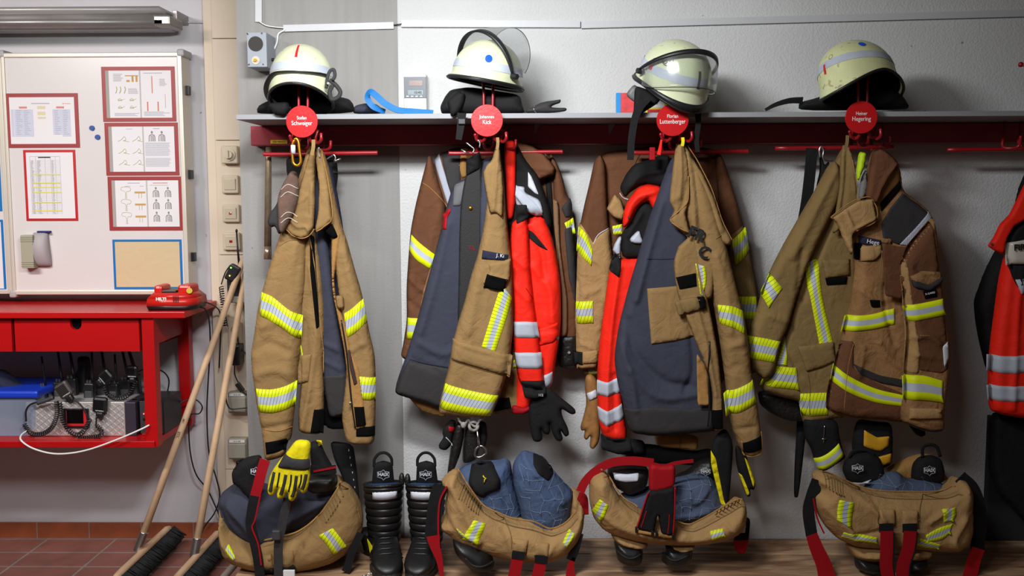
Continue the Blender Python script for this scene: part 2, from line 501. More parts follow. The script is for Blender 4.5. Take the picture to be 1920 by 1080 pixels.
    def patch(s, name, pts, m, lift=0.003, th=None, step=0.008, parent=None, it=1, label=None, puff=0.0):
        """flat sewn-on piece that follows the cloth"""
        w2 = [P(x, y, s.Y - s.th) for x, y in pts]
        poly = resample(chaikin([(v.x, v.z) for v in w2], it, 0.08) if it else [(v.x, v.z) for v in w2], step)
        xs = [p[0] for p in poly]; zs = [p[1] for p in poly]
        X, Z = np.meshgrid(np.arange(min(xs), max(xs), step), np.arange(min(zs), max(zs), step)); X = X.ravel(); Z = Z.ravel()
        if X.size:
            n = len(poly); sg = [(poly[i], poly[(i + 1) % n]) for i in range(n)]
            k = inside(X, Z, poly); X = X[k]; Z = Z[k]
            if X.size: k = seg_dist(X, Z, sg) > step * 0.45; X = X[k]; Z = Z[k]
        v2, f2 = tri2d(poly, list(zip(X.tolist(), Z.tolist())))
        VX = np.array([v[0] for v in v2]); VZ = np.array([v[1] for v in v2]); Yb = s.ys(VX, VZ); nb = len(v2)
        pf = np.zeros(nb)
        if puff: pf = puff * np.clip(seg_dist(VX, VZ, sg) / 0.012, 0, 1) ** 0.5
        vs = [(VX[i], Yb[i] - lift - pf[i], VZ[i]) for i in range(nb)] + [(VX[i], Yb[i] + 0.0015, VZ[i]) for i in range(nb)]
        fs = []; ec = {}
        for f in f2:
            a = list(f); (x0, z0), (x1, z1), (x2, z2) = [(v2[i][0], v2[i][1]) for i in a[:3]]
            if (x1 - x0) * (z2 - z0) - (x2 - x0) * (z1 - z0) < 0: a = a[::-1]
            fs.append(tuple(a)); fs.append(tuple(i + nb for i in reversed(a)))
            for i in range(len(a)):
                e = (a[i], a[(i + 1) % len(a)])
                if (e[1], e[0]) in ec: del ec[(e[1], e[0])]
                else: ec[e] = 1
        for (a, b) in ec: fs.append((b, a, a + nb, b + nb))
        ob = mesh_from(name, vs, fs, m, parent or s.ob, smooth=False)
        ob.data.polygons.foreach_set('use_smooth', [len(p.vertices) == 3 for p in ob.data.polygons])
        if label: ob['label'] = label
        return ob
    def seam(s, name, pts, m, r=0.0016, lift=0.001, parent=None, label=None, seg=8):
        c = cr([(x, y, 0) for x, y in pts], seg)
        w3 = [P(v.x, v.y, s.Y - s.th) for v in c]
        X = np.array([v.x for v in w3]); Z = np.array([v.z for v in w3]); Yv = s.ys(X, Z) - lift
        o = MB().tube([(X[i], Yv[i], Z[i]) for i in range(len(X))], r, 6).build(name, m, parent or s.ob)
        if label: o['label'] = label
        return o
# ============================================================ room
def wall_mat(name, rgb, kind):
    m = D.materials.new(name); m.use_nodes = True
    nt = m.node_tree; N = nt.nodes; L = nt.links; b = N['Principled BSDF']
    tc = N.new('ShaderNodeTexCoord')
    n = N.new('ShaderNodeTexNoise'); n.inputs['Scale'].default_value = 2.2; n.inputs['Detail'].default_value = 8
    mp = N.new('ShaderNodeMapping'); L.new(tc.outputs['Object'], mp.inputs[0]); L.new(mp.outputs[0], n.inputs['Vector'])
    if kind == 'concrete': mp.inputs['Scale'].default_value = (11, 11, 0.7)
    r = N.new('ShaderNodeMapRange'); r.inputs[1].default_value = 0.25; r.inputs[2].default_value = 0.75
    L.new(n.outputs['Fac'], r.inputs[0])
    mx = N.new('ShaderNodeMix'); mx.data_type = 'RGBA'
    k = 0.87 if kind == 'concrete' else 0.93
    mx.inputs[6].default_value = (*[c * k for c in rgb], 1); mx.inputs[7].default_value = (*[min(1, c * 1.06) for c in rgb], 1)
    L.new(r.outputs[0], mx.inputs[0])
    # small pits and scuffs
    v = N.new('ShaderNodeTexNoise'); v.inputs['Scale'].default_value = 34; v.inputs['Detail'].default_value = 2
    L.new(tc.outputs['Object'], v.inputs['Vector'])
    r2 = N.new('ShaderNodeMapRange'); r2.inputs[1].default_value = 0.77; r2.inputs[2].default_value = 0.82
    L.new(v.outputs['Fac'], r2.inputs[0])
    m2 = N.new('ShaderNodeMix'); m2.data_type = 'RGBA'; m2.inputs[7].default_value = (*[c * 0.45 for c in rgb], 1)
    L.new(r2.outputs[0], m2.inputs[0]); L.new(mx.outputs[2], m2.inputs[6]); L.new(m2.outputs[2], b.inputs['Base Color'])
    n2 = N.new('ShaderNodeTexNoise'); n2.inputs['Scale'].default_value = 130 if kind != 'smooth' else 60; n2.inputs['Detail'].default_value = 4
    L.new(tc.outputs['Object'], n2.inputs['Vector'])
    bp = N.new('ShaderNodeBump'); bp.inputs['Strength'].default_value = {'plaster': 0.7, 'concrete': 0.3, 'smooth': 0.08}[kind]
    bp.inputs['Distance'].default_value = 0.004
    L.new(n2.outputs['Fac'], bp.inputs['Height']); L.new(bp.outputs[0], b.inputs['Normal'])
    b.inputs['Roughness'].default_value = 0.85; b.inputs['Specular IOR Level'].default_value = 0.2
    return m
PLAS = wall_mat('rough_white_plaster', srgb(206, 205, 204), 'plaster')
CONC = wall_mat('board_marked_concrete', srgb(150, 148, 145), 'concrete')
LWAL = wall_mat('smooth_white_wall', srgb(206, 203, 206), 'smooth')
def tile_mat(name, c1, c2, mortar, w, h, mw=0.012, off=0.0):
    m = D.materials.new(name); m.use_nodes = True
    nt = m.node_tree; N = nt.nodes; L = nt.links; b = N['Principled BSDF']
    tc = N.new('ShaderNodeTexCoord'); br = N.new('ShaderNodeTexBrick'); L.new(tc.outputs['Object'], br.inputs['Vector'])
    br.offset = off; br.inputs['Scale'].default_value = 1; br.inputs['Brick Width'].default_value = w; br.inputs['Row Height'].default_value = h
    br.inputs['Mortar Size'].default_value = mw / 2; br.inputs['Mortar Smooth'].default_value = 0.2
    br.inputs['Color1'].default_value = (*c1, 1); br.inputs['Color2'].default_value = (*c2, 1); br.inputs['Mortar'].default_value = (*mortar, 1)
    n = N.new('ShaderNodeTexNoise'); n.inputs['Scale'].default_value = 9; n.inputs['Detail'].default_value = 8
    L.new(tc.outputs['Object'], n.inputs['Vector'])
    mx = N.new('ShaderNodeMix'); mx.data_type = 'RGBA'; mx.blend_type = 'MULTIPLY'; mx.inputs[0].default_value = 0.6
    L.new(br.outputs['Color'], mx.inputs[6]); L.new(n.outputs['Fac'], mx.inputs[7]); L.new(mx.outputs[2], b.inputs['Base Color'])
    bp = N.new('ShaderNodeBump'); bp.inputs['Strength'].default_value = 0.6; bp.inputs['Distance'].default_value = 0.004; bp.invert = True
    L.new(br.outputs['Fac'], bp.inputs['Height']); L.new(bp.outputs[0], b.inputs['Normal'])
    b.inputs['Roughness'].default_value = 0.45
    return m
FTIL = tile_mat('red_quarry_tiles', srgb(150, 96, 86), srgb(160, 104, 92), srgb(165, 150, 140), 0.32, 0.17)
YL = 0.75           # the recessed left wall
XP = P(462, 700, 0).x      # left edge of the concrete pillar
XC = P(750, 400, 0).x      # pillar meets the plaster
fl = structure(MB().box2((-4, -4.6, -0.1), (4, YL + 0.2, 0)).build('floor', FTIL))
structure(MB().box2((-4, YL, 0), (XP + 0.3, YL + 0.2, 3.2)).build('wall_left', LWAL))
structure(MB().box2((XP, 0, 0), (XC, YL, 3.2)).build('wall_pillar', CONC))
structure(MB().box2((XC, 0.004, 0), (4, 0.2, 3.2)).build('wall_back', PLAS))
structure(MB().box2((-4, -4.6, 3.2), (4, YL + 0.2, 3.3)).build('ceiling', wall_mat('grey_ceiling', srgb(120, 116, 110), 'smooth')))
SKT = tile_mat('red_skirting_tile', srgb(176, 92, 56), srgb(184, 98, 60), srgb(165, 150, 140), 0.245, 0.3, 0.006)
b = MB().box2((-4, YL - 0.012, 0), (XP, YL, 0.075), 0).build('baseboard_left', SKT); structure(b)
# brick texture runs in xz for the skirting: rotate coordinates
for n_ in SKT.node_tree.nodes:
    if n_.type == 'TEX_BRICK':
        mp = SKT.node_tree.nodes.new('ShaderNodeMapping'); mp.inputs['Rotation'].default_value = (rad(-90), 0, 0)
        tcn = [q for q in SKT.node_tree.nodes if q.type == 'TEX_COORD'][0]
        SKT.node_tree.links.new(tcn.outputs['Object'], mp.inputs[0]); SKT.node_tree.links.new(mp.outputs[0], n_.inputs['Vector'])
# beige service duct running up the corner
DUCT = mat('beige_duct_paint', srgb(214, 198, 176), 0.5, var=0.05, vscale=3)
dx0 = P(412, 540, YL - 0.07).x; dx1 = XP + 0.03
dz = [0] + [P(430, y, YL - 0.07).z for y in (880, 478, 263, 72)] + [3.2]
for i, (a, b_) in enumerate(zip(dz, dz[1:])):
    structure(MB().box2((dx0, YL - 0.07, a + 0.0012), (dx1, YL, b_ - 0.0012), 0.002).build('trim_%d' % (i + 1), DUCT))
structure(MB().box2((dx0 - 0.045, YL - 0.045, 0.0), (dx0 - 0.0005, YL, 3.2), 0.002).build('trim_6', DUCT))
# dark grey panel at the far right of the wall
px0 = P(1850, 860, -0.01).x
structure(MB().box2((px0, -0.03, 0.27), (px0 + 0.9, 0.003, P(1850, 780, -0.02).z), 0.002).build('trim_7', mat('black_board', srgb(34, 34, 36), 0.8)))

# ============================================================ bench
def wood_mat(name, c1, c2, sc=(0.6, 9, 9)):
    m = D.materials.new(name); m.use_nodes = True
    nt = m.node_tree; N = nt.nodes; L = nt.links; b = N['Principled BSDF']
    tc = N.new('ShaderNodeTexCoord'); mp = N.new('ShaderNodeMapping'); mp.inputs['Scale'].default_value = sc
    L.new(tc.outputs['Object'], mp.inputs[0])
    n = N.new('ShaderNodeTexNoise'); n.inputs['Scale'].default_value = 3; n.inputs['Detail'].default_value = 9; n.inputs['Distortion'].default_value = 1.2
    L.new(mp.outputs[0], n.inputs['Vector'])
    cr_ = N.new('ShaderNodeValToRGB'); L.new(n.outputs['Fac'], cr_.inputs[0])
    e = cr_.color_ramp.elements; e[0].position = 0.35; e[0].color = (*c1, 1); e[1].position = 0.68; e[1].color = (*c2, 1)
    L.new(cr_.outputs[0], b.inputs['Base Color'])
    bp = N.new('ShaderNodeBump'); bp.inputs['Strength'].default_value = 0.3; bp.inputs['Distance'].default_value = 0.002
    L.new(n.outputs['Fac'], bp.inputs['Height']); L.new(bp.outputs[0], b.inputs['Normal'])
    b.inputs['Roughness'].default_value = 0.55
    return m
BWOOD = wood_mat('worn_bench_wood', srgb(122, 88, 62), srgb(196, 160, 124), (0.9, 5, 5))
ZB = 0.272
bx0 = P(447, 1060, -0.35).x
bt = thing('bench', 'worn wooden plank bench under the hanging fire gear', 'bench', (1.0, -0.25, 0))
for i, (ya, yb) in enumerate(((-0.50, -0.345), (-0.341, -0.176), (-0.172, -0.006))):
    MB().box2((bx0, ya, ZB - 0.035), (3.2, yb, ZB), 0.004).build('plank', BWOOD, bt)
for x in (bx0 + 0.15, 0.3, 1.7, 2.9):
    MB().box2((x - 0.03, -0.46, 0), (x + 0.03, -0.05, ZB - 0.036), 0.003).build('leg', REDM, bt)

# ============================================================ shelf and mounting beam
ZS1 = P(800, 213, -0.38).z; ZS0 = ZS1 - 0.017
sx0 = P(442, 215, -0.38).x
SHM = mat('grey_laminate', srgb(146, 147, 150), 0.5, var=0.06, vscale=3)
MB().box2((sx0, -0.38, ZS0), (3.3, -0.02, ZS1), 0.0015)
sh = MB().box2((sx0, -0.38, ZS0), (3.3, -0.021, ZS1), 0.0015).build('hat_shelf', SHM)
tag(sh, 'long grey laminate shelf carrying the helmets above the coats', 'shelf')
zb0 = P(1200, 270, -0.075).z; zb1 = P(1200, 236, -0.075).z
bx = P(470, 260, -0.075).x
bm_ = thing('mounting_beam', 'long dark red steel beam fixed along the wall below the shelf', 'beam', (1.0, -0.04, zb0))
MB().box2((bx, -0.075, zb0), (3.3, -0.001, min(zb1 + 0.03, ZS0 - 0.001)), 0.003).build('beam_body', BEAM, bm_)
c0 = P(523, 266, -0.0765)
MB().box(c0, (0.062, 0.0015, 0.013)).build('yellow_sticker', mat('yellow_sticker', srgb(226, 196, 40), 0.4), bm_)
text('sticker_lettering', 'TOR WELLE 2', BLET, bm_, c0 + Vector((0, -0.0012, 0)), 0.0085, squeeze=0.9)
for px_, py_ in ((1147, 244), (1008, 240)):
    MB().prism(PP([(px_ - 7, py_ - 14), (px_ + 8, py_ - 14), (px_ - 5, py_ + 10)], -0.078), (0, 0.002, 0)).build('torn_tape', mat('torn_tape_film', srgb(150, 140, 145), 0.3), bm_)
# ============================================================ hook racks with name discs
DISC = mat('glossy_red_disc', srgb(186, 22, 26), 0.3, spec=0.5, bump=0.15, bscale=120)
STX = [566, 913, 1261, 1615, 1966]
def rack(cx, first, last, label, dy=0):
    Yd = -0.425
    def q(dx, y, Y): return P(cx + dx * 1.0, y + dy, Y)
    t = thing('hook_rack', label, 'coat hook', q(0, 255, -0.2), 'coat hook racks')
    # welded arm reaching from the beam to the disc
    MB().tube([q(-10, 262, -0.08), q(-8, 250, -0.3), q(-7, 244, -0.40)], 0.006).tube([q(14, 262, -0.08), q(12, 250, -0.3), q(11, 244, -0.40)], 0.006).build('arm', REDM, t)
    # helmet holder: rods that rise in front of the shelf and spread into a loop
    mb = MB()
    mb.tube(cr([q(-6, 235, -0.415), q(-6, 190, -0.413), q(-7, 160, -0.408), q(-12, 142, -0.39), q(-34, 128, -0.37), q(-50, 124, -0.35)], 6), 0.0048)
    mb.tube(cr([q(11, 235, -0.415), q(11, 190, -0.413), q(12, 160, -0.408), q(17, 142, -0.39), q(36, 128, -0.37), q(50, 124, -0.35)], 6), 0.0048)
    mb.build('helmet_holder', REDM, t)
    def hook(pts, r=0.0052): MB().tube(cr([q(*p) for p in pts], 6), r).ball(q(*pts[-1]), r * 1.15, 8, 6).build('hook', REDM, t)
    hook([(-14, 244, -0.36), (-18, 262, -0.37), (-12, 268, -0.39), (-4, 262, -0.41), (-3, 250, -0.41)])
    hook([(-10, 266, -0.39), (-18, 265, -0.40), (-22, 255, -0.41)])
    hook([(30, 244, -0.36), (25, 262, -0.37), (30, 268, -0.39), (36, 262, -0.41), (36, 252, -0.41)])
    hook([(24, 266, -0.38), (16, 264, -0.40), (14, 254, -0.41)])
    hook([(12, 250, -0.30), (13, 272, -0.31), (6, 281, -0.32), (-3, 280, -0.34), (-6, 272, -0.345)])
    hook([(34, 281, -0.22), (46, 281, -0.24), (53, 276, -0.25), (54, 266, -0.25)])
    MB().tube([q(39, 240, -0.14), q(41, 281, -0.15)], 0.003).build('brace', REDM, t); MB().tube([q(27, 240, -0.2), q(28, 266, -0.22)], 0.003).build('brace', REDM, t)
    # crossbar
    MB().tube(cr([q(-72, 289, -0.165), q(-60, 289.5, -0.165), q(0, 289, -0.165), q(60, 287.5, -0.165), q(132, 286.5, -0.165), q(142, 286.5, -0.165)] if first != 'HR' else [q(-162, 286, -0.165), q(-60, 285, -0.165), q(0, 284, -0.165), q(60, 283.5, -0.165)], 4), 0.0075, 10, True, 0.8).build('crossbar', REDM, t)
    MB().tube([q(-20, 289, -0.165), q(-18, 268, -0.07)], 0.006).build('crossbar_bracket', REDM, t); MB().tube([q(20, 289, -0.165), q(18, 268, -0.07)], 0.006).build('crossbar_bracket', REDM, t)
    if first is not None and first != 'HR' or last:
        c = q(0, 228, Yd - 0.004)
        dm = MB(); dm.cyl(c + Vector((0, 0.0035, 0)), c, 0.0525, 48); dm.cyl(c, c + Vector((0, -0.0006, 0)), 0.0525, 48, 0.0518)
        do = dm.build('name_disc', DISC, t)
        tl = c + Vector((0, -0.0016, 0.012 if True else 0))
        text('first_name', first if first != 'HR' else 'Heiner', WLET, do, tl, 0.0165, squeeze=0.82)
        text('surname', last, WLET, do, c + Vector((0, -0.0016, -0.0055)), 0.0205, squeeze=0.82 if len(last) < 11 else 0.78)
    return t
rack(STX[0], 'Stefan', 'Schweiger', 'leftmost red steel hook rack with a glare-lit round name disc')
rack(STX[1], 'Johannes', 'Kick', 'red steel hook rack, its round disc reading Kick', -2)
rack(STX[2], 'Florian', 'Luttenberger', 'red steel hook rack under the helmet with lowered visor', -3)
rack(STX[3], 'HR', 'Hegering', 'red steel hook rack in shade, holding the brown hooded coat side', -8)
# the empty rack at the far right
def far_rack():
    cx = 1966; t = thing('hook_rack', 'rightmost red hook rack, cut by the photo edge, no helmet', 'coat hook', P(cx, 255, -0.2), 'coat hook racks')
    def q(dx, y, Y): return P(cx + dx, y, Y)
    MB().tube(cr([q(-190, 281, -0.165), q(-100, 280, -0.165), q(60, 277, -0.165)], 4), 0.0075, 10).build('crossbar', REDM, t)
    MB().tube(cr([q(-6, 240, -0.4), q(-6, 160, -0.4), q(-14, 130, -0.39), q(-52, 121, -0.36)], 6), 0.005).ball(q(-52, 121, -0.36), 0.009, 10, 8).build('helmet_holder', REDM, t)
    for d, z in ((-82, 274), (-52, 270)):
        MB().tube(cr([q(d, 225, -0.08), q(d - 2, 250, -0.18), q(d - 4, z, -0.2), q(d + 10, z + 4, -0.22), q(d + 26, z, -0.23), q(d + 30, z - 20, -0.24)], 5), 0.0055).build('hook', REDM, t)
    MB().tube([q(-30, 262, -0.08), q(-30, 280, -0.165)], 0.006).build('crossbar_bracket', REDM, t)
far_rack()

# ============================================================ helmets
SHELL = mat('phosphor_cream_shell', srgb(204, 209, 172), 0.34, var=0.14, vscale=9, bump=0.05, bscale=60, wear=(srgb(172, 170, 140), 0.64), coat=0.2, vdark=0.5)
SHELL4 = mat('yellowed_cream_shell', srgb(206, 208, 156), 0.38, var=0.16, vscale=9, bump=0.05, bscale=60, wear=(srgb(166, 160, 118), 0.62))
HTRIM = mat('black_rubber_trim', srgb(26, 26, 28), 0.45)
LINER = fabric('black_helmet_liner', srgb(14, 14, 15))
BLUE = mat('blue_sticker', srgb(8, 82, 206), 0.4)
def visor_mat():
    m = D.materials.new('clear_visor'); m.use_nodes = True
    nt = m.node_tree; N = nt.nodes; L = nt.links; N.remove(N['Principled BSDF'])
    o = N['Material Output']; tr = N.new('ShaderNodeBsdfTransparent'); tr.inputs[0].default_value = (0.95, 0.96, 0.96, 1)
    gl = N.new('ShaderNodeBsdfGlossy'); gl.inputs['Roughness'].default_value = 0.12
    df = N.new('ShaderNodeBsdfDiffuse'); df.inputs[0].default_value = (0.8, 0.8, 0.8, 1)
    lw = N.new('ShaderNodeLayerWeight'); lw.inputs[0].default_value = 0.35
    mr = N.new('ShaderNodeMapRange'); mr.inputs[3].default_value = 0.04; mr.inputs[4].default_value = 0.42
    L.new(lw.outputs['Fresnel'], mr.inputs[0])
    a = N.new('ShaderNodeMixShader'); L.new(mr.outputs[0], a.inputs[0]); L.new(tr.outputs[0], a.inputs[1]); L.new(gl.outputs[0], a.inputs[2])
    b = N.new('ShaderNodeMixShader'); b.inputs[0].default_value = 0.03; L.new(a.outputs[0], b.inputs[1]); L.new(df.outputs[0], b.inputs[2])
    L.new(b.outputs[0], o.inputs[0]); return m
VISOR = visor_mat()
def helmet(label, px, py, Y, rot, s=1.0, shell=SHELL, stickers=(), visor=None, rx=0.117, ry=0.138, hz=0.128, front=0.018, side=0.052, rear=0.05, stripe=True, strap=False, vs_=1.0):
    c = P(px, py, Y)
    t = thing('fire_helmet', label, 'helmet', c, 'fire helmets on the shelf')
    M = Matrix.Translation(c) @ (Matrix.Rotation(rad(rot[1]), 4, 'Y') @ Matrix.Rotation(rad(rot[0]), 4, 'X') @ Matrix.Rotation(rad(rot[2]), 4, 'Z')) @ Matrix.Scale(s, 4)
    def low(a):   # depth of the rim below the widest line
        f = math.cos(a)  # 1 = front
        if f >= 0: return side + (front - side) * f ** 1.6
        return side + (rear - side) * (-f) ** 1.5
    def S(a, v, off=0.0):
        """a: azimuth (0 = front), v: 0 crown .. 1 widest .. 2 rim"""
        if v <= 1:
            ph = v * PI / 2; r = math.sin(ph) ** 0.92; z = hz * math.cos(ph); fl = 1.0
        else:
            k = v - 1; z = -low(a) * k; r = 1 + 0.015 * k
            fr = math.cos(a)
            r += k * k * (0.10 * max(0, fr) ** 2 + 0.16 * max(0, -fr) ** 1.5)
        x = (rx + off) * r * math.sin(a); y = -(ry + off) * r * math.cos(a)
        return Vector((x, y, z + (off if v < 0.5 else 0)))
    NA = 56; vv = [i / 14 for i in range(15)] + [1 + i / 7 for i in range(1, 8)]
    def surf(off, name, m, vlist=vv, closed=True):
        vs = [M @ S(0, 0, off)]; fs = []
        for v in vlist[1:]:
            for k in range(NA): vs.append(M @ S(2 * PI * k / NA, v, off))
        for k in range(NA): fs.append((0, 1 + k, 1 + (k + 1) % NA))
        for i in range(len(vlist) - 2):
            for k in range(NA):
                a = 1 + i * NA + k; b = 1 + i * NA + (k + 1) % NA
                fs.append((a, a + NA, b + NA, b))
        return vs, fs
    v1, f1 = surf(0, '', None); v2, f2 = surf(-0.005, '', None); n = len(v1)
    fs = f1 + [tuple(i + n for i in reversed(f)) for f in f2]
    last = n - NA
    for k in range(NA):
        a = last + k; b = last + (k + 1) % NA
        fs.append((a, a + n, b + n, b))
    so = mesh_from('shell', v1 + v2, fs, shell, t)
    bm = bmesh.new(); bm.from_mesh(so.data); bmesh.ops.recalc_face_normals(bm, faces=bm.faces); bm.to_mesh(so.data); bm.free()
    v3, f3 = surf(-0.007, '', None, vv[:-1]); v4, f4 = surf(-0.016, '', None, vv[:-1]); n3 = len(v3)
    MB().add(v3, f3).add(v4, f4).build('liner', LINER, t)
    rim = [M @ S(2 * PI * k / NA, 2, -0.002) for k in range(NA + 1)]
    MB().tube(rim, 0.0048 * s, 8, False).build('rim_trim', HTRIM, t)
    # reflective stripe round the shell
    if stripe:
        vs = []; fs = []; uv = []
        for k in range(NA + 1):
            for j, v in enumerate((0.78, 0.83, 0.88, 0.925)):
                vs.append(M @ S(2 * PI * k / NA, v, 0.0012)); uv.append((k * 0.01, j / 3))
        for k in range(NA):
            for j in range(3): a = k * 4 + j; fs.append((a, a + 1, a + 5, a + 4))
        mesh_from('reflective_stripe', vs, fs, TAPES, t, uvs=uv)
    for (nm, m, a0, v0, da, dv, shp) in stickers:
        vs = []; fs = []; n_ = 20
        if shp == 'dot':
            vs.append(M @ S(rad(a0), v0, 0.0022))
            for k in range(n_): vs.append(M @ S(rad(a0 + da * math.cos(2 * PI * k / n_)), v0 + dv * math.sin(2 * PI * k / n_), 0.002))
            fs = [(0, 1 + k, 1 + (k + 1) % n_) for k in range(n_)]
        elif shp == 'ring':
            for k in range(n_):
                for q_ in (1, 0.86): vs.append(M @ S(rad(a0 + q_ * da * math.cos(2 * PI * k / n_)), v0 + q_ * dv * math.sin(2 * PI * k / n_), 0.0026))
            fs = [(2 * k, 2 * k + 1, (2 * k + 3) % (2 * n_), (2 * k + 2) % (2 * n_)) for k in range(n_)]
        elif shp == 'snake':
            pts = [M @ S(rad(a0 + da * x_), v0 + dv * y_, 0.003) for x_, y_ in ((-.6, .5), (-.2, .7), (0, .3), (-.3, 0), (.1, -.2), (.35, .1), (.5, -.3), (.2, -.6), (.6, -.7))]
            MB().tube(cr(pts, 5), 0.0011, 5).build(nm, m, t); continue
        else:
            for i in range(5):
                for j in range(5): vs.append(M @ S(rad(a0 - da + 2 * da * i / 4), v0 - dv + 2 * dv * j / 4, 0.002))
            fs = [(i * 5 + j, i * 5 + j + 1, i * 5 + j + 6, i * 5 + j + 5) for i in range(4) for j in range(4)]
        mesh_from(nm, vs, fs, m, t)
    if visor:
        ang, depth = visor; ax = Matrix.Rotation(rad(-ang), 4, 'X')
        piv = Matrix.Translation((0, 0.012, 0.012))
        RX = (rx + 0.02) * vs_; RY = (ry + 0.03) * vs_
        def V(a, tt, o=0):
            e = max(0.0, math.cos(a * 0.98)) ** 0.45
            dz = -tt * depth * (0.12 + 0.88 * e) - 0.0 * tt
            q_ = Vector(((RX + o) * math.sin(a) * (1 - 0.06 * tt), -(RY + o) * math.cos(a) + 0.02 * tt * tt, dz + 0.012 * math.cos(a)))
            return M @ (piv @ (ax @ q_))
        na, nt_ = 40, 12; vs = []; fs = []
        for o in (0, -0.0022):
            for i in range(na + 1):
                for j in range(nt_ + 1): vs.append(V(rad(-86 + 172 * i / na), j / nt_, o))
        k = (na + 1) * (nt_ + 1); w_ = nt_ + 1
        for i in range(na):
            for j in range(nt_):
                a = i * w_ + j; fs.append((a, a + 1, a + w_ + 1, a + w_)); fs.append((k + a, k + a + w_, k + a + w_ + 1, k + a + 1))
        for i in range(na): a = i * w_ + nt_; fs.append((a, k + a, k + a + w_, a + w_))
        mesh_from('visor', vs, fs, VISOR, t)
        fr = []; 
        for i in range(na + 1):
            a = rad(-88 + 176 * i / na); ring = []
            for tt, o in ((-0.07, 0.002), (0.07, 0.002), (0.07, -0.005), (-0.07, -0.005)): ring.append(V(a, tt, o))
            fr.append(ring)
        MB().loft(fr).build('visor_frame', HTRIM, t)
        edge = [V(rad(-86 + 172 * i / na), 1.0, -0.001) for i in range(na + 1)]
        MB().tube(edge, 0.0012, 5).build('visor_edge', HTRIM, t)
        for sgn in (-1, 1):
            p = M @ Vector((sgn * (rx + 0.004), 0.012, 0.008)); p2 = M @ Vector((sgn * (rx + 0.026), 0.012, 0.008))
            MB().cyl(p, p2, 0.011, 16, 0.009).build('visor_pivot', HTRIM, t)
        # rubber band along the rim that carries the visor
        MB().loft([[M @ S(2 * PI * k / NA, v, o) for v, o in ((1.62, 0.001), (1.62, 0.005), (1.95, 0.005), (1.95, 0.001))] for k in range(NA)] + [[M @ S(0, v, o) for v, o in ((1.62, 0.001), (1.62, 0.005), (1.95, 0.005), (1.95, 0.001))]], False).build('rubber_band', HTRIM, t)
    t['_'] = 0; del t['_']
    return t, M, S
# --- helmet 1
h1, M1, S1 = helmet('scuffed cream helmet, leftmost, with a red centre mark and goggle strap', 566, 153, -0.375, (-6, 2, 2), 1.0,
     stickers=[('red_mark', RLET, 0, 0.53, 2.6, 0.17, 'rect')], front=0.034, side=0.066, rear=0.085, hz=0.122, rx=0.105, ry=0.125)
# goggle strap lying round the shell, with its clip on the right
st = [M1 @ S1(rad(a), v, 0.007) for a, v in ((-112, 1.95), (-88, 1.75), (-66, 1.45), (-40, 1.02), (-15, 0.99), (15, 0.985), (40, 0.97), (58, 0.96))]
stc = cr(st, 6); vs = []
MB().tube(stc, 0.0095, 8, True, 0.3, Vector((0, 0, 1))).build('goggle_strap', HTRIM, h1)
lp = PP([(612, 166), (614, 145), (619, 133), (626, 131), (628, 142), (624, 150)], -0.47)
MB().tube(cr(lp, 6), 0.0055, 8, True, 0.5).build('strap_clip', GRY, h1)
MB().tube(cr(PP([(618, 150), (630, 160), (638, 172), (634, 182), (622, 186), (618, 172), (624, 160)], -0.455), 6), 0.007, 8, True, 0.6).build('strap_buckle', GRY, h1)
MB().cyl(P(615, 156, -0.483), P(615, 156, -0.478), 0.004, 12).build('stud', CHR, h1)
MB().tube(cr(PP([(519, 154, -0.40), (510, 168, -0.40), (507, 185, -0.38), (514, 197, -0.37), (530, 202, -0.36), (545, 203, -0.35)]), 6), 0.007, 8, True, 0.5).build('chin_strap', GRY, h1)
Cloth('neck_cloth', h1, [(482, 206), (488, 196), (505, 188), (530, 184), (600, 182), (640, 182), (655, 186), (663, 196), (665, 213), (483, 214)], -0.26, 0.05, BLK, R=0.03, folds=[([(500, 212), (515, 192)], -0.01, 0.008), ([(620, 212), (640, 188)], 0.01, 0.008)], seed=1)
Cloth('neck_cloth', h1, [(500, 194), (540, 190), (545, 205), (535, 218), (515, 216), (508, 205)], -0.395, 0.02, BLK, R=0.02, seed=2)
# --- helmet 2
h2, M2, S2 = helmet('cream helmet with a blue dot and its clear visor raised high', 914, 143, -0.375, (3, 9, 142), 1.0,
     stickers=[('blue_dot', BLUE, 222, 0.72, 6.2, 0.075, 'dot')], visor=(110, 0.165), hz=0.118, rx=0.112, ry=0.125, front=0.03, side=0.025, rear=0.022, vs_=0.9)
Cloth('neck_cloth', h2, [(845, 168), (880, 163), (930, 170), (975, 178), (980, 200), (985, 213), (940, 215), (890, 214), (850, 213), (828, 214), (825, 200), (835, 180)], -0.36, 0.035, BLK, R=0.03, seed=3, folds=[([(850, 210), (870, 170)], 0.012, 0.01)])
Cloth('ear_flap', h2, [(838, 190), (860, 170), (874, 178), (868, 200), (856, 216), (846, 220), (842, 205)], -0.40, 0.018, BLK, R=0.016, seed=4)
ribbon('chin_strap', BLK, [(866, 212), (864, 235), (860, 262)], [0.03, 0.02], -0.41, 0.004, h2)
MB().box(P(866, 228, -0.415), (0.026, 0.012, 0.02), None, 0.003).build('strap_buckle', BPL, h2)
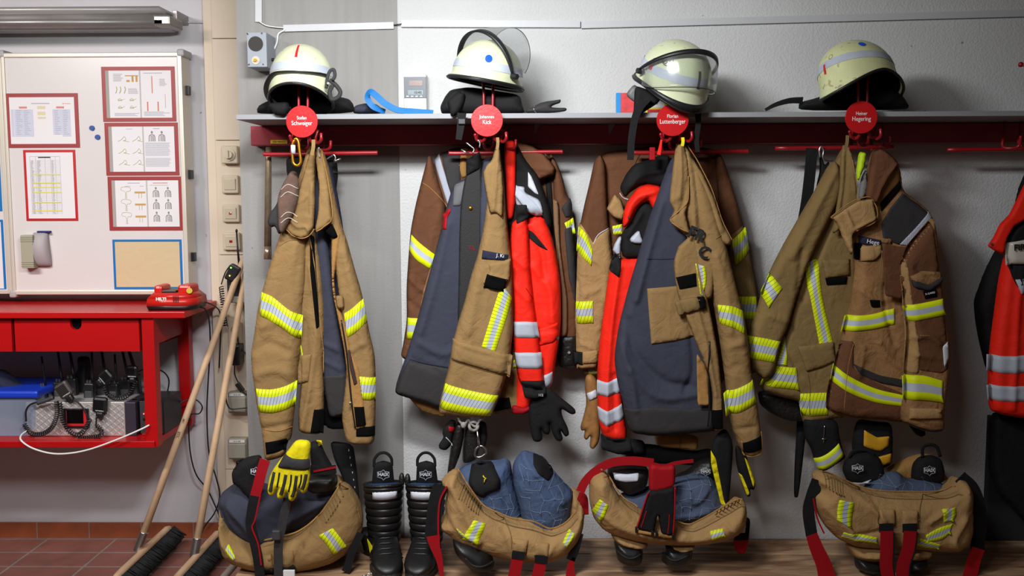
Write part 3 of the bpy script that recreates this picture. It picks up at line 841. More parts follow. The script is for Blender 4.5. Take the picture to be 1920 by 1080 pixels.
# --- helmet 3
h3, M3, S3 = helmet('cream helmet with lowered clear visor and oval snake badge', 1264, 148, -0.375, (20, 15, 30), 1.02,
     stickers=[('badge_ring', BLET, -60, 0.62, 10, 0.10, 'ring'), ('badge_snake', BLET, -60, 0.62, 10, 0.10, 'snake'), ('red_mark', RLET, -84, 0.78, 4, 0.10, 'rect'), ('dark_mark', GRY, 2, 0.80, 2.3, 0.14, 'rect')],
     visor=(40, 0.112), hz=0.125, rx=0.115, ry=0.128, front=0.062, side=0.03, rear=0.04)
ribbon('chin_strap', BLK, [(1215, 182), (1200, 200), (1190, 225), (1184, 262), (1182, 300)], [0.03, 0.024, 0.022], -0.42, 0.005, h3)
Cloth('neck_cloth', h3, [(1190, 160), (1215, 168), (1240, 185), (1232, 195), (1200, 215), (1195, 240), (1186, 242), (1188, 205)], -0.385, 0.012, BLK, R=0.01, seed=5)
ribbon('chin_strap', BLK, [(1308, 203), (1309, 230), (1306, 262), (1308, 285)], [0.02, 0.014], -0.40, 0.004, h3)
Cloth('neck_guard', h3, [(1172, 178), (1188, 158), (1200, 165), (1198, 185), (1192, 194)], -0.36, 0.01, mat('grey_leather', srgb(104, 104, 104), 0.5), R=0.008, seed=6)
# --- helmet 4
h4, M4, S4 = helmet('yellowed cream helmet on the right, blue dot high on its side', 1607, 145, -0.375, (-19, -9, -54), 1.03, shell=SHELL4,
     stickers=[('blue_dot', BLUE, 64, 0.60, 6.5, 0.066, 'dot'), ('badge_ring', GOLD, 8, 0.74, 4, 0.05, 'ring'), ('red_mark', RLET, -6, 0.93, 2.2, 0.10, 'rect')],
     hz=0.118, rx=0.107, ry=0.14, front=0.08, side=0.024, rear=0.065)
Cloth('neck_cloth', h4, [(1497, 208), (1498, 192), (1530, 184), (1560, 172), (1600, 168), (1670, 165), (1690, 180), (1700, 195), (1704, 206)], -0.30, 0.05, BLK, R=0.03, seed=7, folds=[([(1640, 205), (1675, 175)], 0.012, 0.012)])
ribbon('chin_strap', BLK, [(1435, 206), (1455, 196), (1480, 189), (1505, 188)], [0.010, 0.016, 0.022], -0.33, 0.006, h4, tw=(0, 0.5))

# ============================================================ things lying on the shelf
t = thing('webbing_sling', 'bright blue webbing sling lying on the shelf by the left helmet', 'strap', P(740, 213, -0.3))
ribbon('webbing', mat('blue_webbing', srgb(14, 106, 176), 0.6, bump=0.3, bscale=500), [(722, 210, -0.28), (700, 200, -0.3), (689, 184, -0.3), (694, 172, -0.31), (706, 180, -0.32), (722, 194, -0.33), (745, 206, -0.34), (775, 209, -0.34), (812, 212, -0.34)], [0.02, 0.022, 0.022], None, 0.003, t, seg=8, face=Vector((-0.25, -0.9, 0.45)))
cl = Cloth('cap', None, [(660, 205), (668, 197), (688, 193), (705, 195), (715, 202), (722, 213), (664, 214)], -0.22, 0.03, NAVY, R=0.02, seed=9, folds=[([(680, 212), (695, 196)], 0.012, 0.006)])
tag(cl.ob, 'crumpled dark navy cap on the shelf behind the blue sling', 'cap')
# thermometer display
t = thing('radio_clock', 'white and grey wall clock unit with two small screens', 'clock', P(778, 200, -0.02))
cz = lambda x, y, Y=-0.03: P(x, y, Y)
def pbox(mb, x0, y0, x1, y1, Ya, Yb, bev=0.002):
    a = P(x0, y1, Ya); b = P(x1, y0, Ya); return mb.box2((a.x, Ya, a.z), (b.x, Yb, b.z), bev)
pbox(MB(), 758, 138, 799, 213, -0.055, -0.001, 0.004).build('housing', WHT, t)
pbox(MB(), 758, 144, 799, 184, -0.0575, -0.054, 0.001).build('grey_front', mat('slate_grey_plastic', srgb(74, 82, 90), 0.4), t)
pbox(MB(), 767, 151, 792, 161, -0.0592, -0.0573, 0).build('solar_strip', mat('brown_solar_cell', srgb(104, 60, 40), 0.3), t)
pbox(MB(), 765, 169, 793, 178, -0.0592, -0.0573, 0).build('screen', mat('lcd_screen', srgb(128, 142, 148), 0.2), t)
text('digits', '10:40', INK, t, P(783, 173.5, -0.0604), 0.013)
for i in range(4): pbox(MB(), 762 + i * 8.5, 179.5, 766.5 + i * 8.5, 182, -0.0605, -0.0573, 0.0005).build('button', WHT, t)
# glove on the shelf
def glove(name, label, cat, outline, Y, th, m, parts=(), seed=0, group=None, step=0.005, fine=(0.002, 40)):
    t_ = thing(name, label, cat, P(outline[0][0], outline[0][1], Y), group)
    c_ = Cloth('glove_body', t_, outline, Y, th, m, R=th * 1.05, wr=(0.002, 20, 12), fine=fine, seed=seed, step=step, rr=0.2, back=th * 0.8)
    return t_, c_
g, c = glove('work_glove', 'dark grey glove lying on the shelf right of the raised visor', 'glove', [(985, 212), (988, 204), (1000, 200), (1012, 193), (1024, 190), (1040, 188), (1052, 186), (1051, 193), (1038, 197), (1032, 201), (1046, 202), (1062, 202), (1063, 208), (1045, 211), (1020, 212.5)], -0.32, 0.018, GRY, seed=3)
c.seam('cuff_cord', [(1003, 199), (1001, 205), (1006, 212)], CHR, 0.002)
# booklets on the shelf
bk = thing('booklet', 'red and blue booklet leaning on the shelf behind the lowered-visor helmet', 'book', P(1178, 212, -0.12))
pbox(MB(), 1156, 174, 1208, 213, -0.165, -0.145, 0.0008).build('cover', mat('red_print_cover', srgb(206, 62, 66), 0.4, var=0.3, vscale=40), bk)
pbox(MB(), 1155.5, 174, 1164, 213, -0.1665, -0.1445, 0.0005).build('blue_spine', mat('cyan_print', srgb(20, 140, 210), 0.4), bk)
bk = thing('booklet', 'yellow and red booklet standing right beside the red and blue one', 'book', P(1225, 212, -0.12))
pbox(MB(), 1210, 176, 1260, 213, -0.165, -0.145, 0.0008).build('cover', mat('yellow_print_cover', srgb(236, 204, 30), 0.4), bk)
pbox(MB(), 1203.5, 180, 1210.2, 213, -0.1665, -0.1445, 0.0005).build('blue_spine', MATS['cyan_print'], bk)
pbox(MB(), 1217, 176.5, 1246, 202, -0.1665, -0.1648, 0).build('picture', WHT, bk)
pbox(MB(), 1214, 205, 1248, 213, -0.1665, -0.1648, 0).build('red_strip', MATS['red_print_cover'], bk)
MB().tube(cr(PP([(1222, 198), (1224, 184), (1232, 196), (1234, 182), (1240, 190)], -0.1672), 4), 0.0008, 5).build('drawing', INK, bk)
# speaker box and cable channels on the wall
t = thing('wall_speaker', 'small grey box speaker with a round grille and knob high on the wall', 'speaker', P(483, 100, -0.05))
GBX = mat('blue_grey_paint', srgb(150, 156, 164), 0.5, bump=0.1)
a = P(464, 126, -0.13); b = P(499, 60, -0.13); MB().box2((a.x, -0.13, a.z), (b.x, -0.0005, b.z), 0.003).build('cabinet', GBX, t)
MB().cyl(P(479, 82, -0.1335), P(479, 82, -0.1335) + Vector((0, .004, 0)), 0.0262, 28).build('grille', mat('dark_mesh', srgb(66, 62, 60), 0.8, bump=1.0, bscale=900), t)
MB().cyl(P(479.5, 113, -0.1325), P(479.5, 113, -0.1325) + Vector((0, .003, 0)), 0.0145, 24).build('dial_plate', CRM, t)
MB().cyl(P(479.5, 113, -0.1325) + Vector((0, -.012, 0)), P(479.5, 113, -0.1325), 0.005, 16).build('knob', GOLD, t)
for x, y in ((463.5, 63), (491.5, 62), (466, 121.5), (494, 121)):
    MB().cyl(P(x + (1 if x < 480 else -1) * 1.5, y + (1.5 if y < 100 else -1), -0.132), P(x, y, -0.129), 0.0028, 10).build('screw', CHR, t)
a = P(506, 112, -0.06); MB().cyl(a, a + Vector((0.016, 0, 0)), 0.006, 14).build('side_knob', BPL, t)
def channel(label, x0, y0, x1, y1, hw=0.012):
    a = P(x0, y0, -0.012); b = P(x1, y1, -0.012); d = (b - a).normalized(); n_ = Vector((d.z, 0, -d.x)) * hw
    o = MB().prism([a + n_, b + n_, b - n_, a - n_], (0, 0.0115, 0)).build('cable_channel', mat('white_cable_channel', srgb(196, 196, 198), 0.45), None)
    tag(o, label, 'cable channel', 'white cable channels'); return o
channel('short upright white cable channel above the box speaker', 484.5, -30, 484.5, 41)
channel('level white cable channel on the grey concrete pillar', 531, 53, 738, 47.5)
channel('white cable channel on plaster from the pillar to above the raised visor', 752, 44, 1088, 45)
channel('longest white cable channel, sloping up to the right photo edge', 1090, 46.5, 2010, 22)
o = cable('signal_cable', WHT, [(487, 41), (500, 48), (518, 51), (532, 52)], -0.012, 0.0022); tag(o, 'thin white cable joining upright and level channels', 'cable')
o = cable('signal_cable', WHT, [(534, 56), (522, 64), (519, 80), (512, 95), (500, 104)], -0.014, 0.003); tag(o, 'thin white cable looping down to the box speaker', 'cable')
o = cable('signal_cable', GRY, [(738, 47), (745, 46), (753, 45)], -0.012, 0.002); tag(o, 'short thin cable bridging the channels at the pillar edge', 'cable')
# ============================================================ station 1: open tan coat
def tape(c, name, top, bot, m=TAPE, **k): return c.band(name, top, bot, m, **k)
def loopstrap(parent, x0, y0, x1, y1, Y, m, w=0.014):
    return ribbon('hanger_loop', m, [(x0, y0, Y), ((x0 + x1) / 2 + 1, (y0 + y1) / 2, Y - 0.004), (x1, y1, Y - 0.004)], w, None, 0.004, parent)
j1 = thing('fire_coat', 'tan coat hanging open on the leftmost rack, navy lining showing', 'coat', P(590, 275, -0.3), 'hanging fire coats')
c = Cloth('back_panel', j1, [(575, 300), (620, 300), (640, 400), (655, 520), (665, 640), (672, 720), (668, 806), (610, 800), (575, 780), (560, 600), (560, 430)], -0.20, 0.02, NAVY2, seed=10)
c = Cloth('lining', j1, [(588, 290), (604, 290), (610, 420), (622, 500), (632, 580), (642, 640), (655, 720), (652, 780), (618, 784), (607, 730), (602, 640), (596, 520), (588, 420)], -0.235, 0.028, NAVY, seed=11, wr=(0.006, 14, 2), folds=[([(605, 640), (640, 655)], 0.008, 0.01), ([(606, 672), (642, 690)], 0.006, 0.008)])
c.patch('lining_hem', [(607, 706), (650, 702), (657, 772), (617, 784)], GRY)
c = Cloth('hem_facing', j1, [(600, 716), (668, 716), (668, 804), (606, 805)], -0.22, 0.015, VEL, seed=12)
# left front panel with fastening strip
c = Cloth('front_panel', j1, [(573, 420), (590, 432), (598, 470), (606, 540), (610, 600), (606, 680), (608, 740), (607, 815), (560, 812), (559, 780), (566, 700), (560, 600), (566, 500)], -0.255, 0.028, TAN, seed=13, wr=(0.004, 16, 1.6),
     folds=[([(584, 500), (596, 600), (588, 700), (570, 800)], 0.008, 0.008), ([(574, 600), (580, 690), (570, 760)], -0.006, 0.008)])
c.patch('fastening_strip', [(581, 438), (588, 445), (592, 500), (597, 560), (599, 612), (594, 616), (588, 560), (582, 500)], VEL)
c.patch('hook_tape_square', [(589, 768), (606, 768), (606, 813), (582, 812)], VEL, it=0)
c.patch('pocket', [(558, 668), (584, 664), (578, 715), (558, 722)], TAN, puff=0.006, it=0)
c.seam('edge_seam', [(606, 700), (602, 620), (596, 560), (590, 500), (580, 440)], TANIN, 0.002)
tape(c, 'reflective_tape', [(561, 640), (566, 655), (571, 688)], [(560, 682), (562, 686), (566, 689)])
# left sleeve and shoulder
c = Cloth('left_sleeve', j1, [(588, 272), (594, 290), (592, 330), (590, 380), (582, 420), (575, 450), (574, 520), (568, 580), (566, 640), (560, 680), (556, 740), (550, 790), (547, 822), (532, 832), (538, 845), (532, 856), (505, 864), (496, 858), (494, 830), (490, 800), (482, 760), (474, 700), (470, 665), (478, 620), (483, 580), (492, 545), (505, 500), (517, 465), (528, 430), (543, 395), (557, 345), (570, 300), (578, 276)], -0.275, 0.045, TAN, seed=14, wr=(0.006, 9, 1.8),
     folds=[([(500, 610), (530, 600), (560, 625)], 0.006, 0.016), ([(480, 655), (510, 640), (545, 655)], -0.006, 0.014), ([(490, 800), (520, 795), (548, 790)], -0.007, 0.009), ([(580, 300), (574, 340), (565, 380)], 0.01, 0.008), ([(520, 466), (545, 450), (570, 452)], -0.004, 0.005), ([(575, 430), (560, 520), (566, 600)], -0.006, 0.012), ([(485, 700), (520, 690), (556, 700)], 0.007, 0.018)])
tape(c, 'reflective_tape', [(487, 548), (510, 556), (540, 580), (566, 594)], [(488, 592), (510, 602), (540, 622), (563, 639)])
tape(c, 'reflective_tape', [(479, 729), (510, 730), (535, 724), (555, 715)], [(485, 772), (510, 774), (535, 768), (552, 760)])
c.patch('cuff_hook_tape', [(497, 830), (536, 823), (536, 844), (499, 852)], VEL, it=0, puff=0.002)
c.seam('cuff_seam', [(492, 806), (520, 808), (545, 803)], TANIN, 0.0015)
c.seam('shoulder_seam', [(524, 461), (540, 452), (558, 449), (574, 448)], TAN3, 0.0015)
# right front and sleeve
c = Cloth('right_sleeve', j1, [(597, 276), (606, 282), (616, 310), (628, 370), (640, 420), (652, 455), (664, 500), (676, 540), (685, 580), (692, 620), (703, 665), (705, 720), (704, 780), (702, 834), (664, 834), (648, 826), (640, 780), (650, 700), (645, 620), (636, 560), (626, 480), (612, 400), (600, 330)], -0.258, 0.032, TAN, seed=15, wr=(0.005, 10, 1.8), folds=[([(690, 640), (660, 655)], 0.005, 0.012), ([(650, 470), (665, 560), (680, 640)], 0.006, 0.016)])
tape(c, 'reflective_tape', [(645, 588), (662, 577), (680, 560)], [(650, 633), (668, 622), (686, 604)])
tape(c, 'reflective_tape', [(666, 705), (685, 707), (703, 709)], [(676, 749), (690, 750), (703, 750)])
c.patch('cuff_hook_tape', [(668, 800), (702, 800), (702, 818), (668, 818)], VEL, it=0)
c = Cloth('right_facing', j1, [(620, 450), (630, 432), (640, 440), (634, 480), (626, 520), (630, 560), (642, 590), (652, 620), (660, 660), (675, 690), (682, 740), (690, 800), (668, 806), (660, 800), (655, 740), (646, 660), (634, 600), (622, 540)], -0.283, 0.014, TANIN, seed=16, step=0.006)
c.patch('hook_tape_square', [(664, 763), (682, 763), (686, 798), (668, 800)], VEL, it=0)
c.patch('fastening_strip', [(652, 656), (656, 656), (670, 718), (664, 722), (656, 690)], mat('dark_brown_hook_tape', srgb(60, 40, 34), 0.9))
c.seam('zip', [(640, 600), (650, 660), (656, 720), (660, 760), (666, 802)], BPL, 0.003)
MB().box(P(657, 757, -0.31), (0.006, 0.005, 0.012), None, 0.001).build('zip_slider', CHR, c.ob)
c = Cloth('epaulette', j1, [(628, 554), (644, 554), (646, 578), (632, 580)], -0.30, 0.01, TAN, step=0.005, seed=17)
# collar, two flaps
c = Cloth('collar', j1, [(584, 275), (592, 280), (590, 330), (591, 380), (588, 428), (580, 442), (566, 448), (548, 442), (536, 430), (532, 424), (545, 408), (556, 370), (568, 330)], -0.325, 0.016, TAN, seed=18, rr=0.08, step=0.006, folds=[([(545, 410), (560, 425), (575, 425), (582, 436)], 0.008, 0.005), ([(590, 330), (578, 370), (578, 400)], -0.006, 0.007), ([(560, 380), (580, 365), (588, 345)], 0.005, 0.006)])
c.seam('collar_edge', [(531, 424), (548, 442), (566, 447), (580, 441), (589, 430)], TANIN, 0.0022)
c = Cloth('collar', j1, [(594, 276), (602, 282), (610, 310), (617, 350), (622, 400), (623, 412), (612, 425), (594, 436), (590, 432), (596, 400), (598, 350), (592, 300)], -0.325, 0.014, TAN, seed=19, rr=0.08, step=0.006)
c.seam('collar_edge', [(602, 284), (616, 350), (623, 405), (606, 426), (593, 434)], TANIN, 0.002)
c = Cloth('collar_lining', j1, [(607, 432), (622, 418), (628, 430), (634, 444), (625, 448), (612, 438)], -0.30, 0.012, VEL, seed=20, step=0.006)
loopstrap(j1, 588, 262, 585, 291, -0.425, TAN, 0.012)
# ---- items behind: brush handle, gloves, trousers strap, carabiner
t = thing('pry_bar', 'worn metal tube hanging behind the leftmost rack', 'tool', P(503, 486, -0.13))
MB().tube([P(504, 276, -0.12), P(503, 300, -0.12), P(502, 484, -0.12)], [0.0105, 0.0115, 0.0135], 16).build('tube_body', mat('worn_brass_tube', srgb(140, 122, 100), 0.35, 0.6, var=0.5, vscale=14), t)
MB().tube([P(502, 462, -0.12), P(502, 486, -0.12)], [0.0138, 0.0142], 16).build('end_sleeve', mat('shiny_tube_end', srgb(190, 160, 136), 0.25, 0.7), t)
g, c = glove('knit_glove', 'brown striped work glove clipped beside the leftmost coat', 'glove', [(545, 320), (556, 322), (562, 345), (560, 370), (552, 400), (540, 420), (530, 440), (522, 430), (521, 400), (520, 370), (530, 345)], -0.36, 0.022, mat('brown_knit', srgb(98, 74, 62), 0.9, var=0.4, vscale=30, bump=0.8, bscale=300), seed=21)
for y in (348, 362, 400, 411): c.seam('white_stripe', [(526, y + 8), (540, y - 2), (558, y + 6)], mat('pale_yarn', srgb(190, 180, 170), 0.9), 0.0015)
g, c = glove('work_glove', 'grey leather glove hanging behind the brown knitted one', 'glove', [(532, 340), (526, 360), (518, 385), (505, 400), (501, 418), (508, 427), (516, 424), (522, 440), (530, 436), (540, 400), (540, 350)], -0.325, 0.018, GRY, seed=22)
t = thing('carabiner', 'gold carabiner with silver sleeve hanging on the leftmost rack', 'carabiner', P(556, 312, -0.40))
MB().tube(cr(PP([(552, 262), (548, 275), (549, 300), (552, 308), (559, 310), (564, 303), (562, 285), (560, 268), (556, 260), (552, 262)], -0.425), 5), 0.0048, 10).build('frame', GOLD, t)
MB().tube(PP([(549.5, 272), (550, 288)], -0.425), 0.0078, 14).build('locking_sleeve', SIL, t)
c = Cloth('rolled_bag', None, [(536, 300), (545, 292), (600, 290), (632, 300), (634, 330), (630, 360), (632, 400), (600, 420), (560, 380), (538, 330)], -0.13, 0.04, BLK, seed=23, back=0.03)
tag(c.ob, 'black roll-top bag hanging behind the leftmost tan coat', 'bag')
c.seam('bag_edge', [(600, 318), (620, 322), (634, 324)], GRY, 0.004)
t = thing('wire_hook', 'bent silver wire hook right of the leftmost coat loop', 'hook', P(620, 300, -0.3))
MB().tube(cr(PP([(600, 297), (597, 285), (598, 276)], -0.41), 4), 0.0025).tube(cr(PP([(612, 299), (622, 292), (626, 290), (629, 296), (627, 303)], -0.2), 4), 0.0028).tube(PP([(624, 306), (632, 300), (639, 297)], -0.2), 0.0028).build('bent_wire', CHR, t)

# ============================================================ station 2
jb = thing('fire_coat', 'dark brown coat spread widest, behind the orange jacket', 'coat', P(915, 280, -0.1), 'hanging fire coats')
c = Cloth('body', jb, [(815, 295), (850, 277), (900, 274), (935, 270), (968, 262), (1000, 274), (1025, 283), (1042, 300), (1054, 335), (1058, 400), (1066, 480), (1072, 560), (1074, 640), (1062, 686), (1000, 690), (900, 690), (800, 680), (790, 560), (800, 440), (806, 350)], -0.055, 0.05, BRN, seed=30, wr=(0.004, 8, 1.5), folds=[([(985, 280), (1020, 300), (1042, 318)], 0.008, 0.01)])
c.patch('shoulder_patch', [(826, 285), (862, 277), (864, 345), (868, 385), (852, 386), (838, 340)], GRY, it=0)
c.seam('shoulder_seam', [(832, 310), (863, 310)], TANIN, 0.0012)
c.patch('tan_collar_edge', [(864, 278), (876, 276), (876, 330), (866, 334), (862, 318)], TANIN, puff=0.006)
tape(c, 'silver_shoulder_band', [(822, 287), (850, 376)], [(813, 299), (841, 388)], TAPEB)
tape(c, 'silver_shoulder_band', [(1009, 281), (1022, 283)], [(1012, 292), (1026, 298)], TAPEB)
c.patch('black_lining', [(1022, 335), (1033, 330), (1038, 400), (1044, 500), (1046, 600), (1040, 680), (1032, 680), (1034, 560), (1030, 430)], BLK, puff=0.004)
c.patch('red_lining_edge', [(1007, 350), (1015, 350), (1017, 385), (1010, 372)], RED)
c = Cloth('left_sleeve', jb, [(803, 290), (811, 298), (822, 340), (838, 392), (835, 440), (825, 500), (812, 560), (800, 620), (785, 680), (765, 678), (751, 668), (756, 645), (763, 600), (762, 540), (766, 480), (770, 430), (780, 380), (790, 340)], -0.115, 0.035, BRN, seed=31, folds=[([(770, 520), (790, 540), (808, 545)], 0.008, 0.01), ([(765, 560), (790, 580)], -0.006, 0.01), ([(830, 390), (812, 440), (800, 520)], 0.006, 0.012)])
c.patch('tan_sleeve_panel', [(808, 500), (822, 470), (818, 540), (806, 600), (796, 640), (784, 640), (786, 590), (794, 545)], BRN2)
tape(c, 'reflective_tape', [(771, 440), (790, 458), (818, 479)], [(766, 468), (782, 488), (806, 503)], TAPEP)
tape(c, 'reflective_tape', [(764, 596), (788, 597)], [(762, 635), (783, 635)], TAPEP)
c.seam('shoulder_seam', [(791, 342), (806, 352), (826, 372), (840, 392)], TANIN, 0.0012)
c.patch('cuff', [(756, 645), (786, 648), (780, 681), (751, 670)], BRN, puff=0.004)
c = Cloth('right_sleeve', jb, [(1030, 285), (1044, 305), (1056, 335), (1062, 365), (1073, 378), (1073, 420), (1079, 480), (1083, 560), (1084, 640), (1080, 690), (1045, 690), (1047, 600), (1040, 480), (1038, 400), (1036, 330)], -0.10, 0.035, BRN, seed=32)
c.patch('black_arm_panel', [(1058, 430), (1072, 425), (1080, 480), (1084, 570), (1076, 560), (1066, 520)], GRY, puff=0.003)
c.patch('black_arm_patch', [(1052, 390), (1070, 370), (1075, 405), (1060, 408)], GRY, puff=0.004)
tape(c, 'reflective_tape', [(1058, 418), (1066, 414), (1075, 408)], [(1070, 446), (1074, 442), (1079, 437)])
c.patch('leather_cuff', [(1046, 632), (1082, 630), (1081, 690), (1050, 688)], LEA, puff=0.006)
MB().cyl(P(1067, 661, -0.152), P(1067, 661, -0.148), 0.005, 14).build('snap_button', CHR, c.ob)
c = Cloth('placket', jb, [(1036, 372), (1048, 378), (1050, 460), (1058, 520), (1064, 560), (1064, 630), (1050, 632), (1050, 560), (1046, 480), (1038, 430)], -0.145, 0.012, mat('dull_brown_fabric', srgb(128, 96, 70), 0.9, bump=0.2, bscale=600), seed=33, step=0.006)
c.seam('edge_stitching', [(1038, 376), (1042, 440), (1048, 520), (1051, 630)], TANIN, 0.0012)
c = Cloth('collar', jb, [(966, 262), (1000, 274), (1022, 290), (1042, 315), (1038, 328), (1015, 336), (1005, 345), (990, 330), (975, 310), (966, 290)], -0.15, 0.02, BRN, seed=34, rr=0.08, folds=[([(970, 300), (1000, 315), (1038, 318)], 0.007, 0.008)])

nv = thing('quilted_liner', 'navy coat turned inside out with a wide black hem, second rack', 'coat', P(880, 320, -0.2), 'turned-out linings')
c = Cloth('underside', nv, [(760, 738), (800, 750), (838, 760), (836, 784), (790, 772)], -0.165, 0.014, TANIN, seed=35)
c = Cloth('body', nv, [(850, 346), (880, 330), (905, 300), (930, 290), (932, 400), (905, 500), (880, 600), (862, 690), (840, 765), (822, 766), (800, 756), (770, 748), (740, 738), (744, 715), (764, 660), (785, 590), (803, 520), (822, 450), (838, 385)], -0.185, 0.045, NAVY, seed=36, wr=(0.007, 8, 1.6), folds=[([(790, 640), (830, 660), (850, 655)], 0.008, 0.014), ([(840, 420), (820, 520), (790, 620)], 0.007, 0.014), ([(775, 670), (820, 690)], -0.005, 0.01)])
c.patch('black_hem', [(766, 676), (800, 684), (848, 692), (838, 764), (820, 764), (770, 747), (741, 737), (750, 705)], GRY, it=0, puff=0.004)
c.seam('hem_stitching', [(767, 674), (800, 682), (849, 690)], NAVY2, 0.002)
c.patch('grey_facing', [(851, 346), (874, 338), (870, 372), (862, 386), (849, 386)], mat('grey_fabric', srgb(98, 98, 100), 0.85), puff=0.004)
c.patch('red_tab', [(830, 402), (843, 389), (845, 396), (838, 408), (837, 430), (829, 430)], RED, it=0)
st_ = thing('black_belt', 'broad black ribbed strap with one brass stud, second rack', 'strap', P(885, 330, -0.28))
c = Cloth('strap_body', st_, [(872, 332), (882, 310), (902, 285), (904, 330), (907, 400), (906, 480), (898, 540), (880, 600), (862, 640), (858, 600), (860, 520), (861, 440), (864, 380)], -0.255, 0.012, mat('ribbed_black_webbing', srgb(30, 29, 29), 0.75, bump=0.6, bscale=260), seed=37, step=0.006, R=0.008, wr=(0.002, 9, 2))
c.patch('folded_end', [(874, 300), (900, 284), (900, 316), (874, 330)], BLK, puff=0.01)
MB().ball(P(882, 390, -0.272), (0.0065, 0.004, 0.0065)).build('stud', GOLD, st_)
c.seam('red_marks', [(880, 468), (884, 461), (890, 469), (884, 466), (880, 461)], RED, 0.0009)
c.seam('red_marks', [(880, 322), (885, 312), (887, 321), (882, 318)], RED, 0.0009)
t = thing('wire_hook', 'silver bent wire hook at the second rack', 'hook', P(880, 270, -0.40))
MB().tube(cr(PP([(896, 262), (900, 268), (899, 277)], -0.42), 4), 0.003).tube(cr(PP([(874, 267), (884, 275), (889, 280), (886, 288)], -0.36), 4), 0.0028).tube(PP([(865, 280), (872, 285), (880, 288)], -0.36), 0.0028).build('bent_wire', CHR, t)

t1 = thing('fire_coat', 'slim folded tan coat, second rack, name strip and long slanting tape', 'coat', P(932, 270, -0.3), 'hanging fire coats')
c = Cloth('rear_panel', t1, [(930, 640), (968, 640), (984, 690), (987, 745), (985, 768), (955, 770), (925, 778), (915, 740)], -0.20, 0.03, TAN3, seed=38)
c.patch('hook_tape_square', [(930, 748), (955, 745), (959, 765), (925, 772)], VEL, it=0)
tape(c, 'reflective_tape', [(962, 676), (968, 673)], [(962, 690), (970, 688)])
c = Cloth('navy_facing', t1, [(903, 300), (925, 300), (922, 380), (915, 460), (900, 520), (898, 420)], -0.265, 0.018, NAVY, seed=39)
c = Cloth('body', t1, [(933, 262), (938, 290), (945, 335), (949, 395), (953, 440), (960, 490), (963, 560), (962, 620), (955, 680), (945, 720), (932, 755), (920, 783), (870, 782), (822, 776), (824, 756), (832, 722), (841, 690), (848, 645), (860, 600), (872, 562), (882, 520), (895, 480), (906, 430), (913, 380), (918, 330), (925, 285)], -0.29, 0.045, TAN, seed=40, wr=(0.005, 9, 1.5), step=0.007,
     folds=[([(926, 300), (922, 350), (920, 400)], -0.012, 0.006), ([(900, 520), (880, 620)], 0.006, 0.014), ([(848, 640), (900, 660), (955, 668)], -0.004, 0.005)])
tape(c, 'reflective_tape', [(941, 530), (928, 570), (903, 650)], [(960, 560), (948, 600), (928, 660)])
tape(c, 'reflective_tape', [(834, 720), (880, 732), (934, 743)], [(824, 766), (870, 776), (920, 782)])
c.patch('name_strip', [(905, 469), (953, 478), (952, 488), (903, 485)], NAVY2, it=0, lift=0.004)
text('name_lettering', 'J. Ki', WLET, c.ob, c.at(938, 479.5, 0.0085), 0.0165, rot=Matrix.Rotation(rad(6), 3, 'Y'), squeeze=1.0)
c.patch('pocket_flap', [(848, 636), (900, 650), (961, 668), (956, 706), (900, 690), (846, 674)], TAN, lift=0.006, puff=0.007, it=0)
c.seam('pocket_edge', [(848, 676), (900, 692), (955, 707)], TAN3, 0.002)
c = Cloth('pocket_tab', t1, [(913, 492), (935, 488), (959, 484), (957, 520), (951, 538), (938, 549), (918, 544), (903, 530), (917, 508)], -0.325, 0.02, TAN, seed=41, rr=0.08, step=0.005, folds=[([(905, 530), (916, 515), (950, 525)], 0.008, 0.006)])
c.patch('hook_tape_square', [(913, 514), (952, 524), (944, 547), (906, 539)], VEL, it=0, puff=0.002)
c = Cloth('collar', t1, [(936, 268), (940, 300), (944, 350), (943, 410), (930, 400), (918, 400), (905, 325), (912, 310), (922, 300), (928, 280)], -0.335, 0.014, TAN, seed=42, rr=0.08, step=0.006, folds=[([(934, 290), (930, 340), (926, 390)], 0.008, 0.005)])
loopstrap(t1, 933, 258, 932, 280, -0.43, TAN, 0.01)

oj = thing('signal_jacket', 'red-orange signal jacket with two silver sleeve bands, second rack', 'jacket', P(960, 265, -0.25), 'red-orange signal jackets')
c = Cloth('black_yoke', oj, [(938, 268), (966, 262), (985, 300), (1010, 330), (1028, 380), (1035, 420), (1020, 450), (990, 440), (950, 430), (940, 340)], -0.175, 0.03, BLK, seed=43)
c.patch('white_collar_edge', [(990, 322), (997, 332), (1010, 365), (1003, 362), (990, 350)], SIL, puff=0.003)
c = Cloth('body', oj, [(975, 420), (1000, 402), (1020, 405), (1034, 440), (1044, 480), (1051, 530), (1052, 600), (1048, 640), (1040, 690), (1036, 720), (1022, 734), (1000, 760), (975, 776), (960, 770), (962, 600), (960, 480)], -0.195, 0.04, ORG, seed=44, wr=(0.006, 9, 2), folds=[([(1000, 500), (1030, 540), (1035, 600)], 0.010, 0.014), ([(990, 430), (1015, 470), (1020, 520)], -0.010, 0.01), ([(1000, 620), (1040, 615)], -0.006, 0.006)])
tape(c, 'silver_band', [(968, 347), (985, 364), (1006, 384), (1016, 400)], [(966, 366), (985, 390), (1002, 404), (1018, 404)], TAPES, lift=0.02)
tape(c, 'silver_band', [(1017, 705), (1036, 698)], [(1020, 734), (1037, 718)], TAPES)
c.patch('pocket_flap', [(1008, 618), (1046, 605), (1048, 632), (1036, 642), (1010, 648)], ORG, puff=0.005, it=0)
c.patch('black_piping', [(986, 428), (1000, 436), (1016, 455), (1028, 470), (1010, 462), (992, 446)], BLK)
MB().cyl(c.at(1046, 634, 0.012), c.at(1046, 634, 0), 0.005, 14).build('snap_button', BPL, c.ob)
